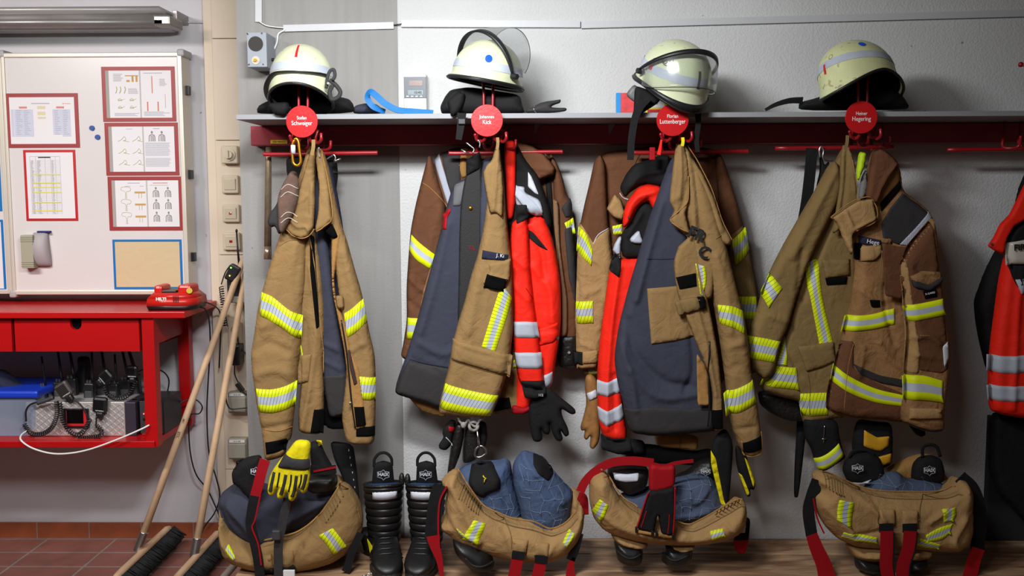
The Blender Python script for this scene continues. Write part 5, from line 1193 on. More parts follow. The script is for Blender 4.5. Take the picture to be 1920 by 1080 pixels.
o = ribbon('black_strap', BLK, [(1522, 278, -0.19), (1521, 300, -0.195), (1517, 340, -0.19), (1512, 380, -0.18), (1505, 420, -0.17)], 0.038, None, 0.008); tag(o, 'broad black strap looped over the left end of the fourth crossbar', 'strap')
o = Cloth('black_strap', None, [(1536, 292), (1542, 296), (1546, 310), (1556, 300), (1552, 320), (1546, 345), (1538, 368), (1530, 400), (1530, 350), (1537, 320)], -0.165, 0.012, BLK, seed=92, step=0.006).ob; tag(o, 'twisted narrow black strap under the snap ring, fourth rack', 'strap')
o = MB().tube(cr(PP([(1537, 296), (1536, 282), (1540, 274), (1544, 282), (1543, 296), (1552, 302), (1562, 302)], -0.19), 5), 0.0028).build('snap_ring', CHR); tag(o, 'steel snap ring on the fourth crossbar', 'ring')
o = Cloth('black_strap', None, [(1494, 700), (1512, 700), (1512, 800), (1506, 860), (1500, 910), (1496, 934), (1488, 932), (1490, 860), (1494, 800)], -0.13, 0.012, BLK, seed=93).ob; tag(o, 'long pointed black strap hanging free below the olive tan coat', 'strap')
g, c = glove('rescue_glove', 'black glove with a yellow and silver cuff, under the fourth rack', 'glove', [(1505, 780), (1570, 785), (1574, 820), (1582, 850), (1586, 858), (1540, 888), (1528, 870), (1520, 840), (1508, 820)], -0.24, 0.03, BLK, seed=94)
tape(c, 'reflective_tape', [(1528, 862), (1552, 850), (1573, 832)], [(1538, 884), (1562, 874), (1584, 854)], TAPEP)
MB().tube(cr(PP([(1546, 798), (1545, 812), (1544, 830)], -0.275), 4), 0.0018).ball(P(1545, 823, -0.275), (0.008, 0.003, 0.003)).build('zip_charm', CHR, g)
g, c = glove('rescue_glove', 'black and amber glove behind the rightmost boots', 'glove', [(1606, 784), (1640, 790), (1672, 792), (1674, 830), (1672, 870), (1650, 880), (1620, 870), (1600, 860), (1596, 830)], -0.20, 0.03, BLK, seed=95)
c.patch('amber_panel', [(1620, 806), (1630, 812), (1644, 820), (1668, 818), (1666, 836), (1650, 846), (1632, 842), (1619, 836)], mat('amber_fabric', srgb(206, 150, 20), 0.7), puff=0.004)
c.patch('yellow_wrist', [(1634, 860), (1672, 850), (1672, 868), (1640, 878)], MATS['amber_fabric'], puff=0.002)
g, c = glove('work_glove', 'dark glove tip hanging below the brown sleeve at right', 'glove', [(1702, 795), (1716, 800), (1734, 806), (1736, 815), (1728, 820), (1716, 814)], -0.25, 0.014, BLK, seed=96)

# ============================================================ station 5, cut by the frame
s5 = thing('signal_jacket', 'red-orange jacket with a FIRE patch, cut by the right photo edge', 'jacket', P(1935, 320, -0.2), 'red-orange signal jackets')
c = Cloth('black_back', s5, [(1940, 290), (1925, 318), (1910, 350), (1902, 385), (1888, 420), (1878, 450), (1862, 475), (1845, 510), (1832, 545), (1825, 565), (1828, 600), (1835, 640), (1850, 700), (1900, 720), (1980, 720), (2000, 400), (1960, 300)], -0.12, 0.05, BLK, seed=97)
c = Cloth('body', s5, [(1886, 462), (1905, 445), (1930, 440), (1990, 450), (2010, 600), (2020, 700), (2010, 790), (1930, 786), (1880, 778), (1853, 768), (1851, 700), (1856, 640), (1864, 580), (1872, 520)], -0.19, 0.045, ORG, seed=98, folds=[([(1905, 500), (1895, 600), (1888, 760)], 0.010, 0.012)])
tape(c, 'silver_band', [(1850, 664), (1885, 668), (1930, 666), (2010, 666)], [(1850, 694), (1885, 700), (1930, 698), (2010, 698)], TAPES)
tape(c, 'silver_band', [(1850, 722), (1885, 724), (1930, 724), (2010, 724)], [(1853, 750), (1885, 752), (1930, 752), (2010, 752)], TAPES)
c.patch('black_shoulder', [(1892, 494), (1930, 494), (1930, 545), (1908, 540), (1898, 520)], BLK, puff=0.004)
tape(c, 'silver_band', [(1902, 524), (1935, 520)], [(1912, 550), (1935, 548)], TAPES, lift=0.007)
c = Cloth('black_collar', s5, [(1882, 460), (1886, 440), (1898, 425), (1915, 414), (1960, 405), (1980, 470), (1930, 500), (1885, 496)], -0.225, 0.03, BLK, seed=99)
c.patch('badge_sleeve', [(1886, 456), (1925, 449), (1990, 444), (1990, 492), (1925, 495), (1886, 497)], mat('pearl_film', srgb(206, 198, 186), 0.25, bump=0.3, bscale=40), lift=0.006, puff=0.002, it=0)
text('badge_lettering', 'FIRE', BLET, c.ob, c.at(1916, 464, 0.011), 0.030, rot=Matrix.Rotation(rad(-4), 3, 'Y'), bold=0.001)
c = Cloth('collar', s5, [(1851, 461), (1862, 445), (1874, 420), (1892, 402), (1908, 370), (1920, 345), (1940, 330), (1990, 340), (1990, 400), (1925, 410), (1900, 425), (1886, 450), (1880, 478), (1864, 470)], -0.25, 0.018, ORG, seed=100, rr=0.08, step=0.006)
MB().cyl(c.at(1860, 458, 0.004), c.at(1860, 458, -0.002), 0.005, 12).build('snap_button', BPL, c.ob)
c = Cloth('lower_black', s5, [(1852, 768), (1920, 784), (2010, 780), (2010, 990), (1930, 990), (1852, 900)], -0.10, 0.04, BLK, seed=101)
c = Cloth('second_sleeve', s5, [(1912, 560), (1960, 540), (2020, 560), (2020, 900), (1940, 900), (1915, 800), (1914, 700)], -0.27, 0.03, ORG, seed=102) if False else None
# ============================================================ boots and turned-down trousers on the bench
LOGO = mat('pale_logo_print', srgb(205, 208, 214), 0.6)
BLIN = fabric('blue_boot_lining', srgb(40, 66, 110))
def logo(parent, x, y, Y, s=1.0, body='HAIX'):
    t_ = text('boot_logo', body, LOGO, parent, P(x, y, Y), 0.019 * s, squeeze=0.85, bold=0.0005)
    MB().tube([P(x + dx * s, y + dy * s, Y) for dx, dy in ((-11, -5), (-3, -6), (0, -9), (3, -6), (11, -5), (11, 5), (3, 7), (0, 11), (-3, 7), (-11, 5), (-11, -5))], 0.0008 * s, 5).build('logo_outline', LOGO, parent)
def ell(c, rx, ry, n=28, tilt=0.0):
    return [Vector((c[0] + rx * math.cos(2 * PI * k / n), c[1] + ry * math.sin(2 * PI * k / n), c[2] + tilt * math.sin(2 * PI * k / n))) for k in range(n)]
def boot(label, px, tag_side, yaw, zb=ZB, Y=-0.30, body='HAIX', badge=False):
    """standing rubber-ribbed leather boot, toe towards the camera"""
    base = P(px, 1040, Y); base = Vector((base.x, Y, zb))
    t = thing('fire_boot', label, 'boot', base, 'standing fire boots')
    R = Matrix.Rotation(rad(yaw), 3, 'Z')
    def L(v): return base + R @ Vector(v)
    # shaft with ribs
    secs = []; Hs = 0.285
    for i in range(97):
        z = 0.07 + (Hs - 0.07) * i / 96; f = i / 96
        rx = 0.052 + 0.016 * f; ry = 0.060 + 0.012 * f
        rib = 0.0062 * abs(math.sin(f * PI * 8)) ** 0.5 if f < 0.97 else -0.002
        cy = 0.03 - 0.012 * f
        tilt = -0.012 * f
        secs.append([L((rx_ * math.cos(a), cy + ry_ * math.sin(a), z + 0.012 * math.sin(a) * f * -1)) for a in [2 * PI * k / 32 for k in range(32)] for rx_, ry_ in ((rx + rib, ry + rib),)])
    MB().loft(secs).build('ribbed_shaft', RUB, t)
    # foot: loft from heel to toe
    secs = []
    for y, hw, top in ((0.105, 0.012, 0.05), (0.098, 0.032, 0.085), (0.07, 0.042, 0.11), (0.03, 0.046, 0.125), (-0.02, 0.047, 0.118), (-0.06, 0.050, 0.098), (-0.10, 0.054, 0.080), (-0.135, 0.053, 0.068), (-0.165, 0.044, 0.056), (-0.182, 0.028, 0.045), (-0.19, 0.01, 0.035)):
        ring = []
        for k in range(20):
            a = 2 * PI * k / 20; cx_, sz = math.cos(a), math.sin(a)
            x = hw * math.copysign(abs(cx_) ** 0.7, cx_); z = 0.018 + (top - 0.018) * (0.5 + 0.5 * math.copysign(abs(sz) ** 0.75, sz))
            ring.append(L((x, y, z)))
        secs.append(ring)
    mf = MB().loft(secs)
    for q_, (yy, hw, tp) in enumerate(((0.0, .048, .118), (-.02, .0485, .115), (-.042, .050, .106), (-.064, .0515, .095), (-.088, .0535, .084), (-.112, .054, .0745))):
        mf.tube(cr([L((-hw - .001, yy + .03, .045)), L((-hw * .92, yy + .012, tp * .72)), L((-hw * .45, yy, tp * .985)), L((0, yy - .003, tp + .001)), L((hw * .45, yy, tp * .985)), L((hw * .92, yy + .012, tp * .72)), L((hw + .001, yy + .03, .045))], 5), 0.0042, 6)
    mf.build('foot', RUB, t)
    secs = []
    for z, e in ((0.0, 0.0), (0.003, 0.003), (0.022, 0.004), (0.028, 0.0)):
        ring = []
        for k in range(36):
            a = 2 * PI * k / 36; y = -0.042 + -0.148 * -math.sin(a) * -1; hw = 0.05 + 0.006 * (1 if math.sin(a) < 0 else -0.6)
            ring.append(L(((hw + e) * math.copysign(abs(math.cos(a)) ** 0.75, math.cos(a)), -0.042 + (0.148 + e) * math.sin(a), z)))
        secs.append(ring)
    MB().loft(secs).build('sole', mat('sole_rubber', srgb(32, 30, 28), 0.7, bump=0.5, bscale=90), t)
    # collar, lining, tongue and pull loop
    MB().tube([L((0.069 * math.cos(a), 0.018 + 0.073 * math.sin(a), Hs + 0.002 - 0.012 * math.sin(a))) for a in [2 * PI * k / 28 for k in range(29)]], 0.006, 8, False).build('padded_collar', LEA, t)
    secs = [[L((r * 0.060 * math.cos(a), 0.018 + r * 0.064 * math.sin(a), z - 0.012 * math.sin(a))) for a in [2 * PI * k / 24 for k in range(24)]] for r, z in ((1, Hs + 0.003), (0.93, Hs - 0.03), (0.9, Hs - 0.05))]
    MB().loft(secs, True).build('lining', BLIN, t)
    MB().loft([[L((0.071 * math.sin(a) , 0.018 - 0.076 * math.cos(a), z)) for a, z in ((b_, Hs - 0.006), (b_, Hs - 0.034))] + [L((0.069 * math.sin(b_), 0.018 - 0.074 * math.cos(b_), z)) for z in (Hs - 0.034, Hs - 0.006)] for b_ in [rad(-38 + 76 * i / 10) for i in range(11)]]).build('reflective_strip', SIL, t)
    # tongue rising at the back of the opening
    def tong(y0, th, zt, w):
        secs = []
        for i in range(9):
            f = i / 8; z = Hs - 0.05 + (zt + 0.05) * f; hw = w * (1 - 0.25 * f) * (1 if f < 0.9 else 0.75)
            y = y0 - 0.02 * f
            secs.append([L((hw * math.cos(a), y + th * math.sin(a) - 0.006 * (1 - math.cos(a) ** 2), z + (0 if f < 1 else 0.006 * (1 - abs(math.cos(a)))))) for a in [2 * PI * k / 20 for k in range(20)]])
        return secs
    to = MB().loft(tong(0.055, 0.012, 0.075, 0.045)).build('pull_flap', BLK, t)
    p = L((0, 0.020, Hs + 0.036))
    text('boot_logo', body, LOGO, to, p + Vector((0, -0.0015, 0)), 0.0185, squeeze=0.85, bold=0.0004)
    MB().tube([p + Vector((dx * 0.0019, -0.002, -dz * 0.0019)) for dx, dz in ((-11, -5), (-3, -6), (0, -9), (3, -6), (11, -5), (11, 5), (3, 7), (0, 11), (-3, 7), (-11, 5), (-11, -5))], 0.0007, 5).build('logo_outline', LOGO, to)
    lz = Hs + 0.072
    lp = cr([L((-0.032, 0.035, lz - 0.01)), L((-0.030, 0.034, lz + 0.018)), L((-0.012, 0.034, lz + 0.038)), L((0.012, 0.034, lz + 0.038)), L((0.030, 0.034, lz + 0.018)), L((0.032, 0.035, lz - 0.01))], 6)
    MB().tube(lp, 0.0055, 8, True, 0.5).build('pull_loop', BLK, to)
    for sx in (-1, 1):
        MB().ball(L((sx * tag_side * 0.066, 0.02, Hs + 0.012)), (0.011, 0.014, 0.026), 14, 10).build('side_tab', LEA, t) if sx == 1 else None
    if badge:
        q_ = [L((-0.061, -0.012, 0.098)), L((-0.040, -0.047, 0.072)), L((-0.050, -0.035, 0.042))]
        MB().prism([v + Vector((-0.002, -0.006, 0)) for v in q_], (0.0, 0.008, 0)).build('yellow_triangle', mat('yellow_plastic', srgb(230, 220, 30), 0.5), t)
    return t
boot('tall black ribbed boot with yellow triangle badge, left one of the standing pair', 722, 1, 12, Y=-0.27, badge=True)
boot('tall black ribbed boot beside the red and black brace, right one of the pair', 798, -1, -4, Y=-0.27)

def brace(parent, pts, w, Y, col=None, name='brace_strap', edge=True, lab=None, seg=8, wmul=(1, 1)):
    o = ribbon(name, col or BLK, pts, [w * wmul[0], w * wmul[1]], Y, 0.004, parent, seg=seg)
    if lab: o['label'] = lab
    return o

# ---- bundle 1 (far left)
b1 = thing('turned_down_trousers', 'leftmost tan fire trousers pushed down over boots, navy lining bulging', 'trousers', P(545, 1060, -0.25) , 'fire trousers turned down over boots')
c = Cloth('rear_waist', b1, [(560, 905), (600, 890), (632, 888), (650, 900), (668, 925), (680, 960), (676, 1000), (650, 1030), (560, 1030), (540, 960)], -0.12, 0.05, TAN, seed=110, R=0.04, folds=[([(645, 910), (640, 960)], 0.01, 0.006)])
c = Cloth('navy_lining', b1, [(440, 905), (470, 900), (540, 915), (600, 920), (632, 910), (634, 930), (610, 960), (580, 990), (530, 1020), (480, 1030), (440, 1010), (418, 985), (410, 950), (414, 925)], -0.24, 0.11, NAVY, seed=111, R=0.10, wr=(0.026, 9, 7), fine=(0.006, 22), folds=[([(440, 930), (470, 960), (500, 1000)], 0.018, 0.014), ([(600, 930), (560, 960), (520, 1000)], 0.018, 0.014), ([(425, 945), (450, 985), (480, 1010)], -0.015, 0.010)])
c = Cloth('tan_front', b1, [(410, 950), (416, 975), (430, 996), (460, 1014), (485, 1020), (495, 1015), (520, 1008), (560, 998), (590, 975), (612, 945), (628, 920), (638, 905), (655, 915), (672, 940), (681, 970), (679, 1000), (660, 1030), (630, 1052), (590, 1064), (540, 1072), (480, 1068), (440, 1056), (420, 1040), (412, 1010)], -0.33, 0.085, TAN, seed=112, R=0.07, wr=(0.013, 11, 7), back=0.12, folds=[([(575, 1010), (560, 1040), (555, 1065)], -0.014, 0.008), ([(640, 915), (610, 960), (590, 985)], 0.012, 0.009), ([(430, 1010), (480, 1030), (540, 1020)], 0.010, 0.012)])
for i in range(9):
    f = i / 8; x = 636 - 34 * f; y = 915 + 52 * f
    c.seam('gathered_stitch', [(x, y), (x + 5, y + 7), (x + 9, y + 13)], TAN3, 0.0022, 0.0)
c.seam('waist_edge', [(638, 905), (624, 930), (608, 955), (588, 980), (558, 1002), (520, 1012), (492, 1018)], TANIN, 0.003)
tape(c, 'reflective_tape', [(597, 1005), (612, 1020), (626, 1042)], [(624, 990), (638, 1008), (648, 1027)])
tape(c, 'reflective_tape', [(421, 1033), (425, 1040), (436, 1052)], [(424, 1025), (432, 1034), (441, 1048)])
for x0, y0, x1, y1 in ((485, 1042, 512, 1068), (522, 1036, 552, 1064)):
    c.patch('brace_loop', [(x0, y0), (x1 - 3, y0 - 2), (x1, y1), (x0 + 4, y1 + 3)], TAN, lift=0.006, puff=0.005, it=0)
    c.patch('buckle_slot', [(x0 + 4, y1), (x1, y1 - 2), (x1 + 1, y1 + 10), (x0 + 4, y1 + 10)], BLK, lift=0.01, puff=0.003)
c = Cloth('trouser_leg', b1, [(445, 1040), (490, 1046), (488, 1062), (450, 1060)], -0.29, 0.05, TAN2, seed=113)
boot_top = Cloth('boot_top', b1, [(434, 885), (450, 862), (470, 855), (490, 852), (494, 880), (490, 920), (470, 940), (450, 915), (436, 905)], -0.32, 0.03, BLK, seed=114, R=0.03)
boot_top.seam('pull_loop', [(441, 880), (442, 868), (452, 864)], BLK, 0.003)
logo(boot_top.ob, 480, 884, -0.365, 0.9)
bt2 = Cloth('boot_top', b1, [(575, 890), (600, 885), (632, 888), (634, 905), (625, 920), (590, 925), (575, 915)], -0.30, 0.05, RUB, seed=115, R=0.03)
brace(b1, [(497, 862), (490, 885), (484, 910), (477, 935)], 0.036, -0.39, RED, lab='broad red webbing part')
brace(b1, [(477, 930), (472, 960), (470, 985), (478, 1020), (484, 1050), (488, 1085)], 0.034, -0.425, BLK)
brace(b1, [(488, 930), (478, 975), (473, 990), (484, 1020), (490, 1060)], 0.005, -0.43, RED, name='red_edge')
brace(b1, [(540, 935), (534, 960), (528, 990), (522, 1020), (522, 1085)], 0.03, -0.44, GRY, lab='charcoal strap')
brace(b1, [(560, 905), (552, 930), (540, 960), (530, 985)], 0.010, -0.41, RED, name='red_edge')
ribbon('brace_strap', BLK, [(582, 880), (604, 882), (630, 880)], 0.03, -0.40, 0.006, b1)
ribbon('red_edge', RED, [(588, 884), (604, 881), (630, 876)], 0.006, -0.405, 0.004, b1)
MB().box(P(518, 1003, -0.46), (0.028, 0.014, 0.034), None, 0.004).build('plastic_buckle', DGP, b1)
pbox(MB(), 531, 1070, 552, 1084, -0.47, -0.46, 0.001).build('white_tag', WHT, b1)
# gloves in front of bundle 1
g, c = glove('rescue_glove', 'yellow and black glove hanging fingers down over the leftmost trousers', 'glove', [(556, 823), (584, 826), (580, 860), (582, 885), (580, 905), (575, 922), (566, 926), (560, 915), (556, 932), (548, 941), (540, 936), (540, 920), (532, 934), (522, 936), (518, 928), (522, 912), (512, 930), (504, 928), (501, 918), (505, 895), (512, 880), (525, 862), (540, 845)], -0.455, 0.024, YEL, seed=116)
c.patch('charcoal_knuckle_band', [(532, 852), (550, 860), (579, 862), (580, 882), (552, 880), (520, 876)], GRY, lift=0.004, puff=0.004)
for pts in ([(514, 886), (510, 905), (506, 922)], [(536, 890), (532, 910), (526, 928)], [(556, 892), (553, 912), (547, 932)], [(573, 890), (570, 905), (566, 918)]):
    c.seam('dark_finger_pad', pts, GRY, 0.0062, -0.001)
for pts in ([(524, 886), (522, 900), (519, 914)], [(546, 890), (545, 905), (541, 922)], [(565, 890), (564, 903), (560, 915)]):
    c.seam('black_finger_gap', pts, BLK, 0.003, 0.0)
c = Cloth('rescue_glove', None, [(580, 828), (600, 826), (610, 850), (626, 878), (600, 885), (584, 880)], -0.33, 0.03, BLK, seed=117); tag(c.ob, 'black glove half hidden behind the yellow glove at left', 'glove')
c.patch('yellow_tip', [(592, 826), (604, 826), (604, 836), (596, 838)], YEL)
c = Cloth('perforated_belt', None, [(618, 826), (662, 832), (668, 870), (674, 930), (680, 1000), (668, 1000), (655, 940), (640, 890), (626, 860)], -0.16, 0.014, BLK, seed=118); tag(c.ob, 'black belt with a row of eyelets hanging behind the left trousers', 'belt')
for i in range(7): c.seam('eyelet', [(654 + i * 2.2, 842 + i * 14), (654.6 + i * 2.2, 845 + i * 14)], SIL, 0.0013)
t = thing('chain', 'short steel chain lying on the bench left of the boots', 'chain', P(690, 1065, -0.42))
for i in range(9):
    a = P(650 + i * 6, 1085 - i * 3.6, -0.44); a.z = ZB + 0.006; a.y = -0.47 + i * 0.012
    MB().tube([a + Vector((0.008 * math.cos(u), 0.004 * math.sin(u) if i % 2 else 0, 0 if i % 2 else 0.004 * math.sin(u))) for u in [2 * PI * k / 10 for k in range(11)]], 0.0014, 5).build('link', CHR, t)
c = Cloth('low_shoe', None, [(672, 990), (700, 985), (712, 1010), (716, 1045), (700, 1050), (684, 1040), (676, 1010)], -0.17, 0.04, LEA, seed=119); tag(c.ob, 'dark shoe toe between the leftmost trousers and the standing boots', 'shoe')
o = ribbon('black_strap', BLK, [(676, 1000), (662, 1030), (652, 1062), (648, 1072)], [0.026, 0.03], -0.38, 0.005); tag(o, 'black strap end dropping from the leftmost trousers onto the bench', 'strap')

# ---- bundle 2
QLT = fabric('blue_grey_quilted_lining', srgb(72, 88, 118), b2=0.5, b2s=26)
def quilt(c, x0, y0, x1, y1, poly, n=5):
    """irregular quilting lines stitched on the lining"""
    pl = [(P(x, y, c.Y).x, P(x, y, c.Y).z) for x, y in poly]
    rnd = random.Random(int(x0)); QL = mat('quilting_thread', srgb(112, 128, 152), 0.8)
    def ok(x, y): p = P(x, y, c.Y); return bool(inside(np.array([p.x]), np.array([p.z]), pl)[0])
    nx = int((x1 - x0) / 18); ny = int((y1 - y0) / 18); G = {}
    for i in range(nx + 1):
        for j in range(ny + 1): G[i, j] = (x0 + (x1 - x0) * i / nx + rnd.uniform(-6, 6) + (j % 2) * 8, y0 + (y1 - y0) * j / ny + rnd.uniform(-5, 5))
    for i in range(nx + 1):
        for j in range(ny + 1):
            for d in ((1, 0), (0, 1)):
                q = G.get((i + d[0], j + d[1]))
                if q and rnd.random() < 0.8 and ok(*G[i, j]) and ok(*q):
                    a = G[i, j]; c.seam('quilting', [a, ((a[0] + q[0]) / 2 + rnd.uniform(-2, 2), (a[1] + q[1]) / 2 + rnd.uniform(-2, 2)), q], QL, 0.0009, 0.0004, seg=4)
b2 = thing('turned_down_trousers', 'tan fire trousers pushed down, two peaks of quilted blue lining', 'trousers', P(960, 1060, -0.25), 'fire trousers turned down over boots')
sh1 = Cloth('boot_foot', b2, [(848, 1005), (880, 1010), (920, 1030), (928, 1060), (920, 1071), (890, 1072), (872, 1055), (852, 1035)], -0.40, 0.07, RUB, seed=120, R=0.05)
sh1.seam('sole_edge', [(872, 1048), (890, 1062), (925, 1062)], mat('sole_rubber', srgb(32, 30, 28), 0.7), 0.004)
PL1 = [(855, 885), (870, 872), (900, 864), (935, 862), (948, 858), (958, 866), (962, 900), (975, 940), (985, 1000), (960, 1010), (900, 985), (868, 945), (856, 915)]
c = Cloth('lining_peak', b2, PL1, -0.26, 0.09, QLT, seed=121, R=0.08, wr=(0.012, 9, 5), folds=[([(870, 890), (890, 870), (940, 870)], 0.012, 0.009), ([(940, 900), (960, 960)], -0.012, 0.010)])
quilt(c, 860, 930, 980, 1000, PL1)
c.patch('boot_opening', [(878, 905), (882, 880), (900, 870), (925, 878), (938, 900), (938, 918), (920, 922), (905, 932), (890, 925)], BLK, lift=0.006, puff=0.014)
lg = c.at(908, 898, 0.024)
MB().tube([lg + Vector((x, 0, z)) for x, z in ((-0.004, 0.012), (0.0, 0.004), (0.006, 0.003), (0.001, -0.003), (0.0, -0.012))], 0.0022, 6).build('yellow_mark', YEL, c.ob)
PL2 = [(960, 876), (966, 860), (980, 843), (1000, 848), (1020, 856), (1030, 870), (1045, 890), (1070, 915), (1076, 925), (1070, 970), (1060, 990), (1030, 1005), (1000, 1000), (980, 985), (970, 940), (962, 910)]
c = Cloth('lining_peak', b2, PL2, -0.28, 0.10, QLT, seed=122, R=0.09, wr=(0.014, 8, 4), folds=[([(985, 850), (1000, 870), (1030, 900), (1055, 930)], 0.014, 0.010), ([(975, 900), (985, 960)], 0.010, 0.010)])
quilt(c, 968, 880, 1070, 995, PL2)
c.patch('boot_opening', [(1000, 862), (1016, 868), (1036, 884), (1038, 900), (1028, 905), (1010, 890), (1000, 875)], BLK, lift=0.004, puff=0.008)
c = Cloth('rear_waist', b2, [(1040, 925), (1075, 912), (1090, 925), (1098, 945), (1094, 985), (1070, 1010), (1040, 1000)], -0.25, 0.06, TAN2, seed=123, folds=[([(1080, 925), (1078, 975)], 0.010, 0.005), ([(1088, 940), (1084, 980)], 0.008, 0.005)])
c = Cloth('tan_front', b2, [(826, 900), (845, 884), (858, 882), (866, 900), (885, 925), (905, 950), (930, 962), (960, 974), (1000, 980), (1030, 993), (1056, 985), (1075, 970), (1088, 945), (1096, 960), (1094, 990), (1085, 1012), (1065, 1035), (1035, 1050), (1000, 1052), (960, 1048), (925, 1040), (890, 1030), (860, 1018), (842, 1000), (825, 990), (822, 975), (836, 965), (834, 940), (838, 920)], -0.36, 0.085, TAN2, seed=124, R=0.06, back=0.12, wr=(0.013, 11, 7), fine=(0.003, 24), folds=[([(925, 965), (950, 990), (962, 1030)], -0.012, 0.007), ([(845, 890), (870, 940), (900, 1000)], 0.010, 0.012), ([(1060, 985), (1035, 1010), (1025, 1030)], 0.010, 0.008), ([(850, 960), (870, 985), (900, 1000)], 0.010, 0.010)])
for i in range(9):
    f = i / 8; x = 868 + 36 * f; y = 918 + 32 * f
    c.seam('gathered_stitch', [(x, y), (x - 5, y + 10), (x - 8, y + 18)], TAN3, 0.002, 0.0)
c.seam('waist_edge', [(858, 882), (885, 925), (905, 950), (930, 962), (960, 974), (1000, 980), (1030, 994), (1058, 985), (1080, 965)], TANIN, 0.003)
c.seam('front_seam', [(928, 965), (946, 985), (958, 1006), (960, 1036)], TAN3, 0.002)
tape(c, 'reflective_tape', [(888, 976), (876, 994), (866, 1012)], [(911, 985), (902, 1002), (896, 1019)])
tape(c, 'reflective_tape', [(856, 988), (872, 1002), (888, 1016)], [(860, 1000), (874, 1010), (886, 1018)])
tape(c, 'reflective_tape', [(1068, 998), (1060, 1010), (1055, 1020)], [(1078, 1004), (1070, 1018), (1063, 1028)])
for x0, y0, x1, y1 in ((961, 1010, 990, 1038), (1003, 1018, 1030, 1042)):
    c.patch('brace_loop', [(x0, y0), (x1, y0 + 3), (x1 - 4, y1), (x0 - 2, y1 - 1)], TAN2, lift=0.008, puff=0.006, it=0)
for a, b_ in ((963, 1036), (1006, 1044)):
    brace(b2, [(a + 10, b_ - 2), (a + 8, b_ + 12)], 0.044, -0.475, BLK)
    brace(b2, [(a + 8, b_ + 10), (a + 4, b_ + 28), (a - 2, 1095)], 0.040, -0.472, RED, lab='red lower half of a brace')
brace(b2, [(828, 910), (820, 930), (815, 960), (812, 985), (810, 1010)], 0.052, -0.42, BLK)
brace(b2, [(838, 912), (826, 935), (822, 965), (822, 1008)], 0.006, -0.428, RED, name='red_edge')
brace(b2, [(812, 1005), (816, 1025), (824, 1050), (829, 1085)], 0.046, -0.43, RED, wmul=(1, 0.25), lab='red tapering end of a brace')
brace(b2, [(1086, 1000), (1078, 1030), (1070, 1050)], 0.03, -0.40, BLK)
brace(b2, [(1076, 1045), (1070, 1062), (1070, 1090)], 0.020, -0.40, RED, wmul=(0.5, 1.9), lab='red end of a brace')
brace(b2, [(1084, 930), (1094, 935), (1096, 965)], 0.03, -0.30, RED)

# ---- bundle 3
b3 = thing('turned_down_trousers', 'tan fire trousers with red and black braces laid across the top', 'trousers', P(1250, 1050, -0.25), 'fire trousers turned down over boots')
for pts, sd in (([(1150, 1010), (1200, 1018), (1206, 1030), (1204, 1056), (1180, 1059), (1158, 1052), (1154, 1030)], 130), ([(1246, 1018), (1290, 1022), (1300, 1035), (1292, 1058), (1262, 1063), (1240, 1054), (1242, 1036)], 131)):
    q = Cloth('boot_foot', b3, pts, -0.36, 0.06, RUB, seed=sd, R=0.04); q.seam('sole_edge', [(pts[5][0], pts[5][1] - 14), (pts[4][0], pts[4][1] - 12), (pts[3][0] - 2, pts[3][1] - 14)], MATS['sole_rubber'], 0.003)
for pts, sd in (([(1140, 985), (1210, 1005), (1216, 1022), (1190, 1030), (1160, 1024), (1148, 1008)], 132), ([(1245, 1010), (1300, 1012), (1304, 1024), (1280, 1034), (1256, 1030)], 133)):
    Cloth('trouser_leg', b3, pts, -0.34, 0.07, TAN2, seed=sd, R=0.05, folds=[([(pts[0][0], pts[0][1] + 16), (pts[2][0] - 8, pts[2][1] - 4)], 0.012, 0.01)])
c = Cloth('boot_top', b3, [(1140, 872), (1175, 868), (1210, 872), (1218, 885), (1212, 915), (1180, 928), (1155, 915), (1138, 895)], -0.28, 0.06, RUB, seed=134, R=0.04)
c.patch('reflective_strip', [(1150, 888), (1175, 890), (1198, 888), (1196, 902), (1174, 904), (1153, 900)], SIL)
c = Cloth('boot_top', b3, [(1266, 890), (1290, 880), (1310, 862), (1330, 856), (1345, 868), (1348, 900), (1300, 900), (1268, 905)], -0.22, 0.05, LEA, seed=135, R=0.04)
logo(c.ob, 1323, 884, -0.285, 0.8)
PL3 = [(1160, 925), (1200, 915), (1240, 905), (1266, 895), (1300, 888), (1330, 890), (1350, 920), (1360, 950), (1350, 975), (1300, 990), (1230, 985), (1185, 965), (1165, 940)]
c = Cloth('lining', b3, PL3, -0.26, 0.085, fabric('grey_blue_quilted_lining', srgb(74, 84, 106), b2=0.5, b2s=26), seed=136, R=0.08, wr=(0.014, 9, 6), folds=[([(1285, 915), (1296, 930), (1320, 910)], 0.010, 0.008), ([(1270, 960), (1320, 945)], 0.014, 0.010)])
quilt(c, 1270, 895, 1350, 975, PL3)
c = Cloth('tan_front', b3, [(1105, 900), (1112, 890), (1128, 882), (1142, 890), (1150, 912), (1165, 935), (1190, 950), (1215, 962), (1262, 976), (1290, 986), (1320, 972), (1360, 950), (1385, 935), (1396, 940), (1400, 955), (1398, 978), (1385, 998), (1360, 1010), (1320, 1018), (1260, 1020), (1200, 1014), (1160, 1004), (1130, 992), (1112, 970), (1104, 935)], -0.35, 0.085, TAN2, seed=137, R=0.06, back=0.12, wr=(0.013, 11, 7), fine=(0.003, 24), folds=[([(1130, 890), (1160, 940), (1200, 990)], 0.010, 0.010), ([(1385, 940), (1320, 980), (1280, 992)], 0.012, 0.008), ([(1120, 950), (1170, 980), (1240, 1000)], 0.008, 0.012), ([(1350, 965), (1370, 985)], 0.010, 0.008)])
c.seam('waist_edge', [(1128, 882), (1148, 908), (1168, 936), (1196, 952)], TANIN, 0.0026)
c.seam('waist_edge', [(1266, 978), (1290, 986), (1320, 973), (1360, 950), (1392, 936)], TANIN, 0.0026)
